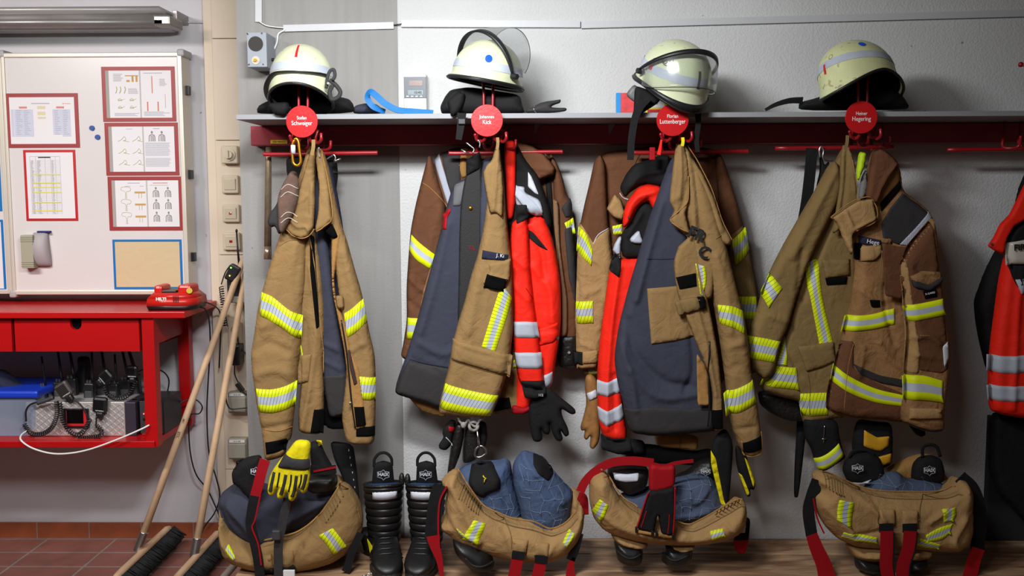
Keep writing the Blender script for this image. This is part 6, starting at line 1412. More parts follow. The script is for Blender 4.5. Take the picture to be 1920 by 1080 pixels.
for i in range(7):
    f = i / 6; x = 1388 - 42 * f; y = 940 + 20 * f
    c.seam('gathered_stitch', [(x, y), (x + 2, y + 8), (x + 1, y + 15)], TAN3, 0.002, 0.0)
tape(c, 'reflective_tape', [(1125, 937), (1118, 950), (1112, 966)], [(1141, 948), (1134, 966), (1126, 984)])
tape(c, 'reflective_tape', [(1332, 999), (1345, 995), (1356, 992)], [(1336, 1015), (1348, 1011), (1360, 1006)])
brace(b3, [(1088, 922), (1096, 905), (1115, 885), (1145, 868), (1185, 864), (1225, 868)], 0.030, -0.36, RED, lab='red strap arching over the top')
brace(b3, [(1225, 870), (1245, 874), (1268, 868), (1300, 864)], 0.012, -0.36, RED)
c = Cloth('back_yoke', b3, [(1216, 868), (1240, 872), (1266, 870), (1267, 895), (1264, 912), (1240, 920), (1216, 922)], -0.385, 0.016, RED, seed=138, R=0.01)
c = Cloth('black_cross_strap', b3, [(1217, 920), (1240, 918), (1266, 912), (1266, 960), (1263, 1006), (1240, 1002), (1236, 975), (1233, 965), (1230, 980), (1226, 1000), (1194, 992), (1200, 975), (1208, 945)], -0.445, 0.010, BLK, seed=139, R=0.008, it=1)
c.seam('red_edge', [(1216, 924), (1207, 950), (1200, 972), (1194, 990)], RED, 0.003); c.seam('red_edge', [(1266, 914), (1265, 960), (1262, 1004)], RED, 0.003)
c.seam('brand_print', [(1212, 958), (1206, 978), (1202, 988)], RED, 0.0016); c.seam('brand_print', [(1255, 965), (1254, 985), (1252, 1000)], RED, 0.0016)
MB().tube(PP([(1192, 996), (1262, 1008)], -0.45), 0.006, 8).build('strap_rod', TANIN, b3)
for x, y in ((1193, 993), (1223, 1000), (1231, 1001), (1262, 1006)): MB().box(P(x, y, -0.458), (0.008, 0.012, 0.02), None, 0.002).build('buckle', BPL, b3)
brace(b3, [(1378, 1005), (1390, 985), (1402, 975), (1400, 1010)], 0.014, -0.30, BLK)
c = Cloth('brace_end', b3, [(1380, 1000), (1404, 1000), (1404, 1014), (1398, 1036), (1390, 1040), (1380, 1034), (1374, 1014)], -0.30, 0.016, RED, seed=140, R=0.012)
c.patch('black_web', [(1380, 1000), (1404, 1000), (1404, 1012), (1378, 1014)], BLK)

# ---- bundle 4
b4b = thing('turned_down_trousers', 'rightmost tan fire trousers pushed down over boots, braces hanging each side', 'trousers', P(1680, 1060, -0.25), 'fire trousers turned down over boots')
for pts, sd in (([(1600, 1040), (1650, 1048), (1652, 1070), (1630, 1075), (1604, 1066)], 141), ([(1700, 1048), (1735, 1040), (1738, 1064), (1715, 1074), (1694, 1070)], 142)):
    q = Cloth('boot_foot', b4b, pts, -0.36, 0.06, RUB, seed=sd, R=0.04)
for pts, sd in (([(1580, 1015), (1655, 1010), (1655, 1046), (1630, 1054), (1600, 1046)], 143), ([(1695, 1010), (1745, 1020), (1740, 1044), (1712, 1050), (1695, 1046)], 144)):
    Cloth('trouser_leg', b4b, pts, -0.34, 0.07, TAN2, seed=sd, R=0.05, folds=[([(pts[0][0] + 5, pts[0][1] + 18), (pts[2][0] - 5, pts[2][1] - 14)], 0.012, 0.008)])
c = Cloth('tan_roll', b4b, [(1655, 880), (1700, 858), (1725, 850), (1752, 852), (1765, 880), (1780, 900), (1700, 905)], -0.16, 0.04, TANIN, seed=145)
def boot_head(pts, Y, lx, ly, loop, seed):
    c = Cloth('boot_top', b4b, pts, Y - 0.02, 0.03, BLK, seed=seed, R=0.03)
    logo(c.ob, lx, ly, Y - 0.068, 0.95)
    MB().tube(cr(PP(loop, Y - 0.03), 5), 0.006, 8, True, 0.5).build('pull_loop', BLK, c.ob); return c
c = boot_head([(1578, 880), (1585, 860), (1605, 848), (1630, 846), (1650, 858), (1658, 880), (1656, 905), (1620, 910), (1590, 905)], -0.25, 1608, 878, [(1592, 858), (1600, 846), (1625, 844), (1640, 854)], 146)
c = boot_head([(1707, 900), (1710, 870), (1722, 856), (1745, 852), (1765, 860), (1772, 885), (1768, 905), (1735, 912)], -0.25, 1743, 882, [(1730, 858), (1730, 840), (1742, 834), (1756, 838), (1763, 856)], 147)
PL4 = [(1600, 912), (1640, 895), (1660, 885), (1680, 882), (1700, 898), (1730, 896), (1765, 905), (1785, 918), (1780, 940), (1600, 940)]
c = Cloth('lining', b4b, PL4, -0.28, 0.07, MATS['grey_blue_quilted_lining'], seed=148, R=0.06, wr=(0.012, 9, 6)); quilt(c, 1630, 892, 1770, 930, PL4)
c.patch('reflective_strip', [(1594, 904), (1620, 908), (1638, 902), (1632, 914), (1605, 916)], SIL, puff=0.004)
c = Cloth('tan_front', b4b, [(1524, 895), (1540, 884), (1556, 888), (1580, 900), (1605, 912), (1640, 922), (1700, 924), (1760, 923), (1785, 912), (1795, 896), (1810, 900), (1820, 920), (1818, 960), (1820, 990), (1810, 1020), (1780, 1032), (1740, 1030), (1700, 1026), (1650, 1026), (1600, 1022), (1570, 1010), (1545, 985), (1525, 950), (1520, 925), (1534, 915)], -0.35, 0.085, TAN2, seed=149, R=0.06, back=0.12, wr=(0.013, 11, 7), fine=(0.003, 24), folds=[([(1556, 890), (1600, 920), (1640, 960)], 0.012, 0.009), ([(1535, 940), (1570, 970), (1590, 1000)], 0.012, 0.012), ([(1800, 910), (1760, 940), (1725, 965)], 0.012, 0.009), ([(1790, 960), (1770, 1000), (1790, 1025)], 0.014, 0.012), ([(1640, 980), (1590, 990)], -0.010, 0.008)])
c.seam('waist_edge', [(1540, 884), (1580, 900), (1605, 912), (1640, 922), (1700, 924), (1762, 923), (1788, 910)], TANIN, 0.0026)
c.seam('front_seam', [(1600, 912), (1628, 930), (1643, 955), (1646, 980)], TAN3, 0.002); c.seam('front_seam', [(1778, 918), (1748, 935), (1728, 952), (1722, 975)], TAN3, 0.002)
for i in range(7):
    f = i / 6; x = 1556 + 30 * f; y = 898 + 14 * f
    c.seam('gathered_stitch', [(x, y), (x - 3, y + 10), (x - 4, y + 18)], TAN3, 0.002, 0.0)
tape(c, 'reflective_tape', [(1574, 937), (1570, 955), (1568, 974)], [(1602, 943), (1598, 962), (1596, 990)])
tape(c, 'reflective_tape', [(1583, 999), (1610, 1002), (1645, 1008)], [(1582, 1012), (1612, 1016), (1645, 1020)])
tape(c, 'reflective_tape', [(1767, 955), (1767, 968), (1770, 980)], [(1793, 952), (1792, 968), (1785, 976)])
tape(c, 'reflective_tape', [(1735, 1004), (1760, 990), (1786, 982)], [(1740, 1016), (1765, 1012), (1780, 1000)])
tape(c, 'reflective_tape', [(1718, 1006), (1740, 1014), (1765, 1022)], [(1716, 1022), (1740, 1030), (1762, 1032)])
for x0, y0, x1, y1 in ((1648, 955, 1677, 984), (1691, 957, 1720, 986)):
    c.patch('brace_loop', [(x0, y0), (x1, y0), (x1, y1), (x0, y1)], TAN2, lift=0.008, puff=0.006, it=0)
for a, s_ in ((1662, 0), (1706, -12)):
    brace(b4b, [(a, 982), (a, 998)], 0.048, -0.465, BLK)
    brace(b4b, [(a + 1, 996), (a + 1 + s_ * 0.3, 1030), (a + s_, 1060), (a + 6 + s_ * 1.6, 1090)], 0.044, -0.468, RED, lab='red lower half of a brace')
    brace(b4b, [(a + 14, 998), (a + 14 + s_ * 0.3, 1030), (a + 13 + s_, 1060), (a + 18 + s_ * 1.6, 1090)], 0.004, -0.474, BLK, name='black_edge')
brace(b4b, [(1533, 900), (1522, 930), (1516, 960), (1522, 1005)], 0.040, -0.38, BLK); brace(b4b, [(1522, 1003), (1532, 1030), (1545, 1060), (1552, 1090)], 0.040, -0.40, RED, wmul=(1, 1.5), lab='red lower half of a brace')
brace(b4b, [(1525, 935), (1532, 970), (1545, 1000)], 0.005, -0.39, RED, name='red_edge')
brace(b4b, [(1800, 894), (1825, 920), (1838, 970), (1832, 1030)], 0.046, -0.36, BLK); brace(b4b, [(1834, 1028), (1826, 1050), (1816, 1090)], 0.044, -0.38, RED, wmul=(1, 1.1), lab='red lower half of a brace')
# ============================================================ left side: board, table, radios, brooms
YB = 0.625   # front plane of the whiteboard
def W(x, y, Y): return P(x, y, Y)
def rbox(mb, x0, y0, x1, y1, Ya, Yb, bev=0.0):
    """upright box measured at its middle height / middle width"""
    xa = P(x0, (y0 + y1) / 2, Ya).x; xb = P(x1, (y0 + y1) / 2, Ya).x
    za = P((x0 + x1) / 2, y1, Ya).z; zb = P((x0 + x1) / 2, y0, Ya).z
    mb.box2((xa, Ya, za), (xb, Yb, zb), bev); return xa, xb, za, zb
WB = mat('whiteboard_enamel', srgb(212, 206, 204), 0.28, var=0.03, vscale=3)
ALU = mat('pale_aluminium', srgb(214, 206, 192), 0.4, 0.3)
wb = thing('whiteboard', 'wall whiteboard with red-framed sheets hung on its right leaf', 'whiteboard', P(180, 550, YB + 0.06))
xa, xb, za, zb = rbox(MB(), 14, 100, 347, 551, YB, YB + 0.03)
MB().box2((xa, YB, za), (xb, YB + 0.10, zb), 0.004).build('board_panel', WB, wb)
fw = 0.017
fr = MB()
fr.box2((xa - 0.002, YB - 0.008, zb - fw), (xb + 0.002, YB + 0.102, zb + 0.003), 0.004)
fr.box2((xa - 0.002, YB - 0.008, za - 0.003), (xb + 0.002, YB + 0.102, za + fw), 0.004)
fr.box2((xa - 0.002, YB - 0.008, za), (xa + fw * 0.8, YB + 0.102, zb), 0.004)
fr.box2((xb - fw, YB - 0.008, za), (xb + 0.003, YB + 0.102, zb), 0.004).build('frame', ALU, wb)
for x_, z_ in ((xa, za), (xa, zb), (xb, za), (xb, zb)):
    MB().box((Vector((x_, YB + 0.045, z_))), (0.032, 0.114, 0.032), None, 0.008).build('corner_cap', mat('grey_corner_plastic', srgb(166, 164, 164), 0.5), wb)
for y_ in (168, 327, 483):
    z_ = P(350, y_, YB).z; MB().box((xb + 0.010, YB + 0.045, z_), (0.018, 0.03, 0.040), None, 0.002).build('hinge', BPL, wb)
MB().box2((xa - 1.2, YB + 0.01, za), (xa - 0.010, YB + 0.08, zb), 0.004).build('left_leaf', WB, wb)
fr2 = MB(); fr2.box2((xa - 0.028, YB + 0.002, za), (xa - 0.006, YB + 0.084, zb), 0.003).build('left_leaf_frame', ALU, wb)
fr2 = MB(); fr2.box2((xa - 1.2, YB + 0.002, za), (xa - 0.028, YB + 0.084, za + 0.02), 0.003).build('left_leaf_frame', ALU, wb)
fr2 = MB(); fr2.box2((xa - 1.2, YB + 0.002, zb - 0.02), (xa - 0.028, YB + 0.084, zb), 0.003).build('left_leaf_frame', ALU, wb)

DRF = mat('dull_red_frame', srgb(150, 44, 46), 0.45); BRF = mat('bright_red_frame', srgb(186, 26, 30), 0.4); BLF = mat('blue_frame', srgb(14, 108, 178), 0.4)
PAP = mat('white_paper', srgb(222, 218, 220), 0.55); BEI = mat('beige_paper', srgb(206, 184, 146), 0.3, bump2=0.2, b2scale=12)
YHI = mat('yellow_marking', srgb(220, 210, 80), 0.7); OCH = mat('ochre_print', srgb(190, 150, 84), 0.7); SAL = mat('salmon_print', srgb(206, 130, 110), 0.7); LAV = mat('lavender_print', srgb(196, 198, 214), 0.7); GRN = mat('green_print', srgb(170, 172, 110), 0.7)
def poster(label, x0, y0, x1, y1, fm, bw, pm=PAP, Yf=None, name='framed_sheet'):
    Yf = Yf if Yf is not None else YB
    xa = P(x0, (y0 + y1) / 2, Yf).x; xb = P(x1, (y0 + y1) / 2, Yf).x; zb = P((x0 + x1) / 2, y0, Yf).z; za = P((x0 + x1) / 2, y1, Yf).z
    t = thing(name, label, 'sheet', ((xa + xb) / 2, Yf - 0.001, za), 'framed sheets on the whiteboard')
    b = bw * (xb - xa) / (x1 - x0)
    MB().box2((xa + b * .5, Yf - 0.0018, za + b * .5), (xb - b * .5, Yf - 0.0002, zb - b * .5)).build('paper', pm, t)
    m = MB()
    for q in (((xa, za), (xb, za + b)), ((xa, zb - b), (xb, zb)), ((xa, za + b), (xa + b, zb - b)), ((xb - b, za + b), (xb, zb - b))):
        m.box2((q[0][0], Yf - 0.003, q[0][1]), (q[1][0], Yf - 0.0002, q[1][1]))
    m.build('border', fm, t)
    def pt(u, v): return Vector((xa + b + (xb - xa - 2 * b) * u, Yf - 0.0022, zb - b - (zb - za - 2 * b) * v))
    return t, pt
def rect(mb, pt, u0, v0, u1, v1, d=0.0):
    a = pt(u0, v0); c = pt(u1, v1); mb.box2((a.x, a.y - 0.0004 - d, c.z), (c.x, a.y - d, a.z)); return mb
rp = random.Random(3)
def lines(mb, pt, u0, v0, u1, v1, n, fill=0.45, ragged=0.3):
    for i in range(n):
        v = v0 + (v1 - v0) * i / n; e = u1 - (u1 - u0) * ragged * rp.random()
        rect(mb, pt, u0, v, e, v + (v1 - v0) / n * fill)
def curve(mb, pt, pts, r=0.0008): mb.tube(cr([pt(u, v) for u, v in pts], 5), r, 4)
t, pt = poster('wide dull-red framed chart with two blue columns, upper left on the board', 12, 175, 148, 277, DRF, 7)
m = MB(); rect(m, pt, .02, .26, .06, .84); rect(m, pt, .07, .26, .36, .84); m.build('blue_table', LAV, t); m = MB(); rect(m, pt, .66, .26, .80, .80); rect(m, pt, .80, .26, .93, .84); m.build('blue_table', LAV, t)
m = MB(); rect(m, pt, .15, .20, .27, .24); rect(m, pt, .72, .20, .84, .24); m.build('salmon_headings', SAL, t)
m = MB(); rect(m, pt, .43, .19, .55, .25); rect(m, pt, .43, .31, .55, .38); rect(m, pt, .43, .42, .55, .46); m.build('ochre_boxes', mat('pale_ochre_print', srgb(212, 200, 160), 0.7), t)
m = MB()
for u in (.10, .22, .69, .82): lines(m, pt.__class__ and (lambda a, b: pt(a, b) + Vector((0, -0.0006, 0))), u, .28, u + .1, .82, 14, 0.3, 0.6)
rect(m, pt, .34, .125, .62, .145); m.build('small_print', LINK, t)
m = MB(); rect(m, pt, .82, .13, .84, .15); rect(m, pt, .85, .135, .94, .145); m.build('crest_print', SAL, t)
t, pt = poster('upright red-framed list with six yellow marked rows, lower left on the board', 47, 281, 144, 414, BRF, 4.5)
m = MB()
for i in range(44): rect(m, pt, .08, .12 + i * .0185, .72, .1212 + i * .0185)
for u in (.08, .20, .40, .52, .62, .72): rect(m, pt, u, .06, u + .004, .94)
rect(m, pt, .08, .06, .72, .064)
for i in range(44):
    for u, w_ in ((.10, .06), (.23, .08), (.54, .05)):
        rect(m, pt, u, .124 + i * .0185, u + w_ * rp.uniform(.5, 1), .133 + i * .0185)
m.build('table_print', LINK, t)
m = MB()
for v in (.33, .455, .52, .595, .75, .875): rect(m, pt, .12, v, .71, v + .014, 0.0006)
m.build('yellow_marked_rows', YHI, t)
m = MB(); rect(m, pt, .26, .068, .52, .085); m.build('heading', INK, t)
def book(label, y0, y1, x0, x1):
    t, pt = poster(label, x0, y0, x1, y1, DRF, 7)
    m = MB(); rect(m, pt, .0, .0, .05, 1.0, 0.0001); m.build('page_edge', mat('page_edge_grey', srgb(160, 156, 148), 0.7), t)  # grey strip down the left edge of the spread
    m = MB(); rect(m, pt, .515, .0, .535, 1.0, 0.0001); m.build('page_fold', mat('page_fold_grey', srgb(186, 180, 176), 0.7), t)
    return t, pt
t, pt = book('top red-framed book spread with rope and ladder drawings', 125, 228, 192, 329)
for a_ in ((.12, .07, .28, .24, 6), (.34, .38, .50, .50, 5), (.12, .90, .5, .97, 3), (.57, .87, .97, .97, 4), (.82, .18, .93, .34, 6), (.58, .05, .88, .08, 1)):
    m = MB(); lines(m, pt, *a_); m.build('text_block', LINK, t)
m = MB()
for u in (.16, .22, .29): curve(m, pt, [(u, .34), (u + .01, .40), (u - .01, .48)], 0.0016)
for u, v in ((.18, .62), (.36, .62), (.18, .78), (.36, .78)): curve(m, pt, [(u, v), (u + .03, v - .03), (u + .06, v), (u + .1, v - .02)]); rect(m, pt, u, v, u + .06, v + .02)
m.build('ochre_drawings', GRN, t)
m = MB()
for u, v, w_, x_ in ((.62, .66, .02, .86), (.78, .66, .02, .86), (.70, .12, .014, .48), (.90, .5, .005, .8)):
    m = MB(); rect(m, pt, u, v, u + w_, x_); m.build('ladder_drawing', SAL, t)
m = MB(); rect(m, pt, .30, .10, .50, .12); rect(m, pt, .40, .12, .43, .24); rect(m, pt, .46, .12, .49, .24); rect(m, pt, .32, .2, .37, .24); m.build('brown_drawing', OCH, t)
t, pt = book('middle red-framed book spread with knots and two figures', 230, 329, 198, 335)
m = MB(); lines(m, pt, .55, .36, .94, .66, 11, .4, .1); lines(m, pt, .55, .70, .94, .90, 8, .4, .1); rect(m, pt, .27, .05, .37, .06); rect(m, pt, .68, .04, .78, .055); m.build('text_print', LINK, t)
m = MB()
for v in (.28, .55, .80):
    for u in (.14, .36): curve(m, pt, [(u, v + .05), (u + .06, v), (u + .1, v - .06), (u + .12, v + .02), (u + .08, v + .03), (u + .17, v + .06)], 0.0009)
m.build('knot_drawings', GRN, t)
def figure(m, pt, u, v, s=1.0):
    m.ball(pt(u, v), (0.0045 * s, 0.0006, 0.006 * s), 10, 6); curve(m, pt, [(u - .045 * s, v + .20 * s), (u - .04 * s, v + .08 * s), (u, v + .05 * s), (u + .04 * s, v + .08 * s), (u + .045 * s, v + .20 * s)], 0.0016 * s)
    for d in (-.02, 0, .02): rect(m, pt, u + d, v + .07 * s, u + d + .01, v + .20 * s)
m = MB(); figure(m, pt, .66, .13); figure(m, pt, .81, .13); m.build('figure_drawings', mat('grey_print', srgb(140, 132, 126), 0.7), t)
t, pt = book('bottom red-framed book spread with six small figures', 331, 432, 204, 343)
m = MB(); rect(m, pt, .24, .05, .42, .065); rect(m, pt, .2, .12, .28, .13); rect(m, pt, .42, .12, .48, .13); lines(m, pt, .57, .10, .93, .12, 1); m.build('text_print', LINK, t)
m = MB(); rect(m, pt, .62, .05, .84, .065); m.build('heading', SAL, t)
m = MB()
for v in (.25, .52, .80): curve(m, pt, [(.2, v + .14), (.2, v), (.14, v - .04), (.15, v - .1), (.22, v - .11), (.28, v - .08), (.27, v - .02), (.22, v), (.22, v + .14)], 0.0008)
m.build('knot_drawings', GRN, t)
m = MB()
for v in (.26, .52, .78): rect(m, pt, .34, v - .02, .50, v + .02); rect(m, pt, .40, v + .02, .405, v + .12); rect(m, pt, .44, v + .02, .445, v + .12)
m.build('beam_drawings', OCH, t)
m = MB()
for v in (.17, .43, .70):
    for u in (.66, .84): figure(m, pt, u, v, 0.95)
m.build('figure_drawings', mat('grey_print', srgb(140, 132, 126), 0.7), t)
t, pt = poster('blue-framed empty beige sheet at the bottom right of the board', 213, 449, 342, 542, BLF, 4, BEI)
t, pt = poster('upper blue-framed sheet on the left leaf, cut by the photo edge', -120, 290, 2, 396, BLF, 4, BEI, YB + 0.01)
t, pt = poster('lower blue-framed sheet on the left leaf, cut by the photo edge', -120, 412, 9, 545, BLF, 4, PAP, YB + 0.01)
for x, y, l in ((171.5, 240, 'upper left one of the two round blue magnets'), (182, 257, 'lower right one of the two round blue magnets')):
    p = P(x, y, YB - 0.008); o = MB().cyl(p + Vector((0, 0.0078, 0)), p, 0.0115, 24, 0.0105).build('magnet', mat('blue_magnet', srgb(28, 70, 150), 0.4)); tag(o, l, 'magnet')
t = thing('board_eraser', 'beige block board eraser with ribbed ends', 'eraser', P(56, 503, YB - 0.04))
ex = rbox(MB(), 39, 441, 62, 503, YB - 0.048, YB)
MB().box2((ex[0], YB - 0.048, ex[2]), (ex[1], YB - 0.0005, ex[3]), 0.003).build('body', mat('beige_eraser', srgb(158, 154, 132), 0.6), t)
for f in (.05, .11, .17, .80, .86, .92): MB().box2((ex[0] - 0.001, YB - 0.0495, ex[2] + (ex[3] - ex[2]) * f), (ex[1] + 0.001, YB - 0.002, ex[2] + (ex[3] - ex[2]) * f + 0.0025)).build('rib', mat('beige_eraser_rib', srgb(136, 132, 112), 0.6), t)
t = thing('board_eraser', 'curved grey board eraser with a blue felt top', 'eraser', P(88, 498, YB - 0.04))
secs = []
ea = P(86, 498, YB); eb = P(88, 436, YB)
for i in range(11):
    f = i / 10; z = ea.z + (eb.z - ea.z) * f; d = 0.020 + 0.028 * math.sin(PI * f) ** 0.8; w2 = 0.030
    cx_ = ea.x - 0.006 + 0.004 * math.cos(PI * f)
    secs.append([Vector((cx_ - w2, YB - 0.0005, z)), Vector((cx_ - w2, YB - d + 0.004, z)), Vector((cx_ - w2 + 0.004, YB - d, z)), Vector((cx_ + w2 - 0.012, YB - d, z)), Vector((cx_ + w2, YB - d * 0.6, z)), Vector((cx_ + w2, YB - 0.0005, z))])
MB().loft(secs).build('body', mat('grey_eraser', srgb(164, 156, 158), 0.6), t)
MB().box2((eb.x - 0.034, YB - 0.024, eb.z), (eb.x + 0.022, YB - 0.001, eb.z + 0.008), 0.002).build('felt', mat('blue_felt', srgb(40, 44, 110), 0.9), t)

# unlit tube lamp housing at the upper left
lf = thing('tube_lamp', 'unlit long metal tube lamp housing above the whiteboard', 'lamp', P(150, 40, 0.55))
a = P(0, 30, 0.52); xr = P(302, 30, 0.52).x
GMT = mat('dull_galvanised_metal', srgb(140, 136, 134), 0.35, 0.5, var=0.15, vscale=6)
def zf(y, Y=0.52): return P(150, y, Y).z
MB().loft([[Vector((x, 0.74, zf(14))), Vector((x, 0.50, zf(14))), Vector((x, 0.49, zf(22))), Vector((x, 0.60, zf(30)))] for x in (-3, xr)]).build('top_reflector', mat('pale_lamp_metal', srgb(176, 172, 168), 0.4, 0.4), lf)
MB().loft([[Vector((x, 0.60, zf(28))), Vector((x, 0.52, zf(26))), Vector((x, 0.50, zf(40))), Vector((x, 0.50, zf(48))), Vector((x, 0.66, zf(52))), Vector((x, 0.70, zf(32)))] for x in (-3, xr + 0.01)]).build('lamp_body', GMT, lf)
MB().box2((xr - 0.03, 0.50, zf(50)), (xr + 0.045, 0.66, zf(30)), 0.008).build('end_cap', GMT, lf)
MB().box2((xr + 0.02, 0.60, zf(32)), (xr + 0.04, 0.748, zf(14)), 0.002).build('wall_bracket', GMT, lf)
o = MB().tube(cr(PP([(310, 44), (350, 42), (396, 42)], 0.742), 4), 0.004).build('wall_conduit', LWAL); tag(o, 'thin white cable run level between tube lamp and beige duct', 'cable')

# switches and boxes on the beige duct
YD = 0.68
def plate(name, label, cat, x, y, w_, h_, m, d=0.022):
    c = P(x, y, YD - d); t = thing(name, label, cat, c, None)
    k = (P(x + 1, y, YD - d) - c).x
    MB().box2((c.x - w_ / 2 * k, YD - d, c.z - h_ / 2 * k), (c.x + w_ / 2 * k, YD - 0.0003, c.z + h_ / 2 * k), 0.006).build('plate', m, t)
    return t, c, k
t, c, k = plate('rotary_switch', 'topmost cream wall switch with a round turning knob', 'switch', 429.5, 290, 31, 33, CRM, 0.04)
MB().cyl(c + Vector((0, 0, 0)), c + Vector((0, -0.006, 0)), 0.028, 28).build('dial_ring', CRM, t); MB().cyl(c + Vector((0, -0.006, 0)), c + Vector((0, -0.02, 0)), 0.018, 24).build('knob', CRM, t); MB().box(c + Vector((0, -0.022, 0)), (0.008, 0.012, 0.036), None, 0.002).build('grip', CRM, t)
t, c, k = plate('light_switch', 'plain cream rocker switch, second from top on the duct', 'switch', 431, 345.5, 31, 34, CRM); MB().box(c + Vector((0, -0.002, 0)), (0.052, 0.008, 0.05), Matrix.Rotation(rad(4), 3, 'X'), 0.003).build('rocker', CRM, t)
t, c, k = plate('light_switch', 'cream switch with a red lamp off-centre on its rocker, third from top', 'switch', 432.5, 400, 32, 33, CRM); MB().box(c + Vector((0, -0.002, 0)), (0.052, 0.008, 0.05), Matrix.Rotation(rad(4), 3, 'X'), 0.003).build('rocker', CRM, t); MB().box(c + Vector((0, -0.007, 0)), (0.011, 0.003, 0.010)).build('red_window', RLET, t); MB().box(c + Vector((0.003, -0.0075, 0.003)), (0.006, 0.003, 0.005)).build('paper_corner', WHT, t)
t, c, k = plate('light_switch', 'lowest cream switch, solid red window, just above the radio', 'switch', 433.5, 452.5, 32, 33, CRM); MB().box(c + Vector((0, -0.002, 0)), (0.052, 0.008, 0.05), Matrix.Rotation(rad(4), 3, 'X'), 0.003).build('rocker', CRM, t); MB().box(c + Vector((0, -0.007, 0)), (0.013, 0.003, 0.010)).build('red_window', mat('dark_red_window', srgb(150, 24, 20), 0.3), t)
for y, l in ((755, 'upper grey socket box on the beige duct behind the brooms'), (842, 'lower grey socket box on the beige duct above the trousers')):
    t, c, k = plate('socket_box', l, 'socket', 445, y, 36, 40, GPL, 0.045)
    MB().box(c + Vector((0, -0.004, -0.008)), (0.078, 0.008, 0.066), None, 0.003).build('lid', GPL, t)
    MB().box(c + Vector((0, -0.001, 0.036)), (0.07, 0.003, 0.012)).build('paper_label', WHT, t)
    text('label_print', '16 A 230', INK, t, c + Vector((0, -0.003, 0.036)), 0.009)
t, c, k = plate('wall_socket', 'cream double socket plate partly hidden behind the broom handles', 'socket', 440, 628, 26, 46, CRM, 0.02)
for dz in (-0.02, 0.022): MB().cyl(c + Vector((0, -0.001, dz)), c + Vector((0, 0.0002, dz)), 0.018, 24).build('socket_ring', GPL, t)
t = thing('power_adapter', 'black plug-in power adapter on the duct beside the broom handles', 'adapter', P(440, 668, 0.6))
rbox(MB(), 431, 647, 449, 686, 0.60, 0.679, 0.008); m = MB(); rbox(m, 431, 647, 449, 686, 0.60, 0.679, 0.008); m.build('adapter_body', BPL, t)
MB().tube(cr(PP([(440, 684, 0.62), (440, 700, 0.62), (444, 712, 0.62), (448, 718, 0.62)]), 5), 0.003).build('lead', BPL, t)
MB().box(P(450, 726, 0.62), (0.022, 0.018, 0.045), Matrix.Rotation(rad(-35), 3, 'Y'), 0.003).build('inline_box', BPL, t)
MB().tube(cr(PP([(455, 735, 0.62), (464, 740, 0.62), (472, 740, 0.6)]), 5), 0.003).build('lead', BPL, t)

# hand radio on its wall charger
def radio(label, p, s=1.0, ant=None, tilt=0):
    t = thing('hand_radio', label, 'radio', p, None)
    R = Matrix.Rotation(rad(tilt), 3, 'Y')
    MB().box(p + R @ Vector((0, 0, 0.055 * s)), (0.056 * s, 0.036 * s, 0.11 * s), R, 0.006).build('body', BPL, t)
    MB().box(p + R @ Vector((0, -0.0185 * s, 0.04 * s)), (0.04 * s, 0.003, 0.05 * s), R, 0.002).build('keypad', DGP, t)
    for dx in (-0.012, 0.004): q = p + R @ Vector((dx * s, 0, 0.11 * s)); MB().cyl(q, q + R @ Vector((0, 0, 0.012)), 0.007 * s, 14, 0.006 * s).build('knob', DGP, t)
    return t, R
t, R = radio('hand radio with lit green lamp in the wall charger on the duct', P(440, 562, 0.62), 1.0)
MB().tube(PP([(449, 500, 0.61), (446, 470, 0.61), (443.5, 433, 0.61)]), [0.006, 0.0042, 0.0035]).ball(P(443.5, 433, 0.61), (0.0055, 0.0055, 0.009), 10, 8).build('antenna', BPL, t)
MB().box(P(437, 512, 0.58), (0.05, 0.03, 0.075), Matrix.Rotation(rad(28), 3, 'Y'), 0.008).build('speaker_microphone', BPL, t)
def led(name, p, rgb, t):
    m = D.materials.new(name); m.use_nodes = True; b = m.node_tree.nodes['Principled BSDF']; b.inputs['Emission Color'].default_value = (*rgb, 1); b.inputs['Emission Strength'].default_value = 6; b.inputs['Base Color'].default_value = (*rgb, 1)
    MB().ball(p, 0.0028, 8, 6).build('lamp', m, t)
led('green_led', P(433, 502, 0.56), (0.2, 1, 0.1), t); led('amber_led', P(430.5, 517, 0.56), (1, 0.6, 0.05), t)
coil(MB(), PP([(415, 538, 0.62), (417, 560, 0.60), (419, 585, 0.60), (423, 612, 0.62)]), 0.0095, 0.0022, 17).build('coiled_cord', BPL, t)
MB().tube(cr(PP([(432, 497, 0.58), (422, 512, 0.6), (415, 533, 0.62)]), 5), 0.0028).build('lead', BPL, t)
ch = thing('wall_charger', 'grey wall charger cradle holding the hand radio', 'charger', P(440, 570, 0.64))
m = MB(); rbox(m, 424, 556, 458, 568, 0.58, 0.679, 0.004); m.build('cradle', GPL, ch)
MB().tube(cr(PP([(458, 572, 0.64), (460, 590, 0.64), (463, 608, 0.64)]), 4), 0.003).build('lead', BPL, ch)

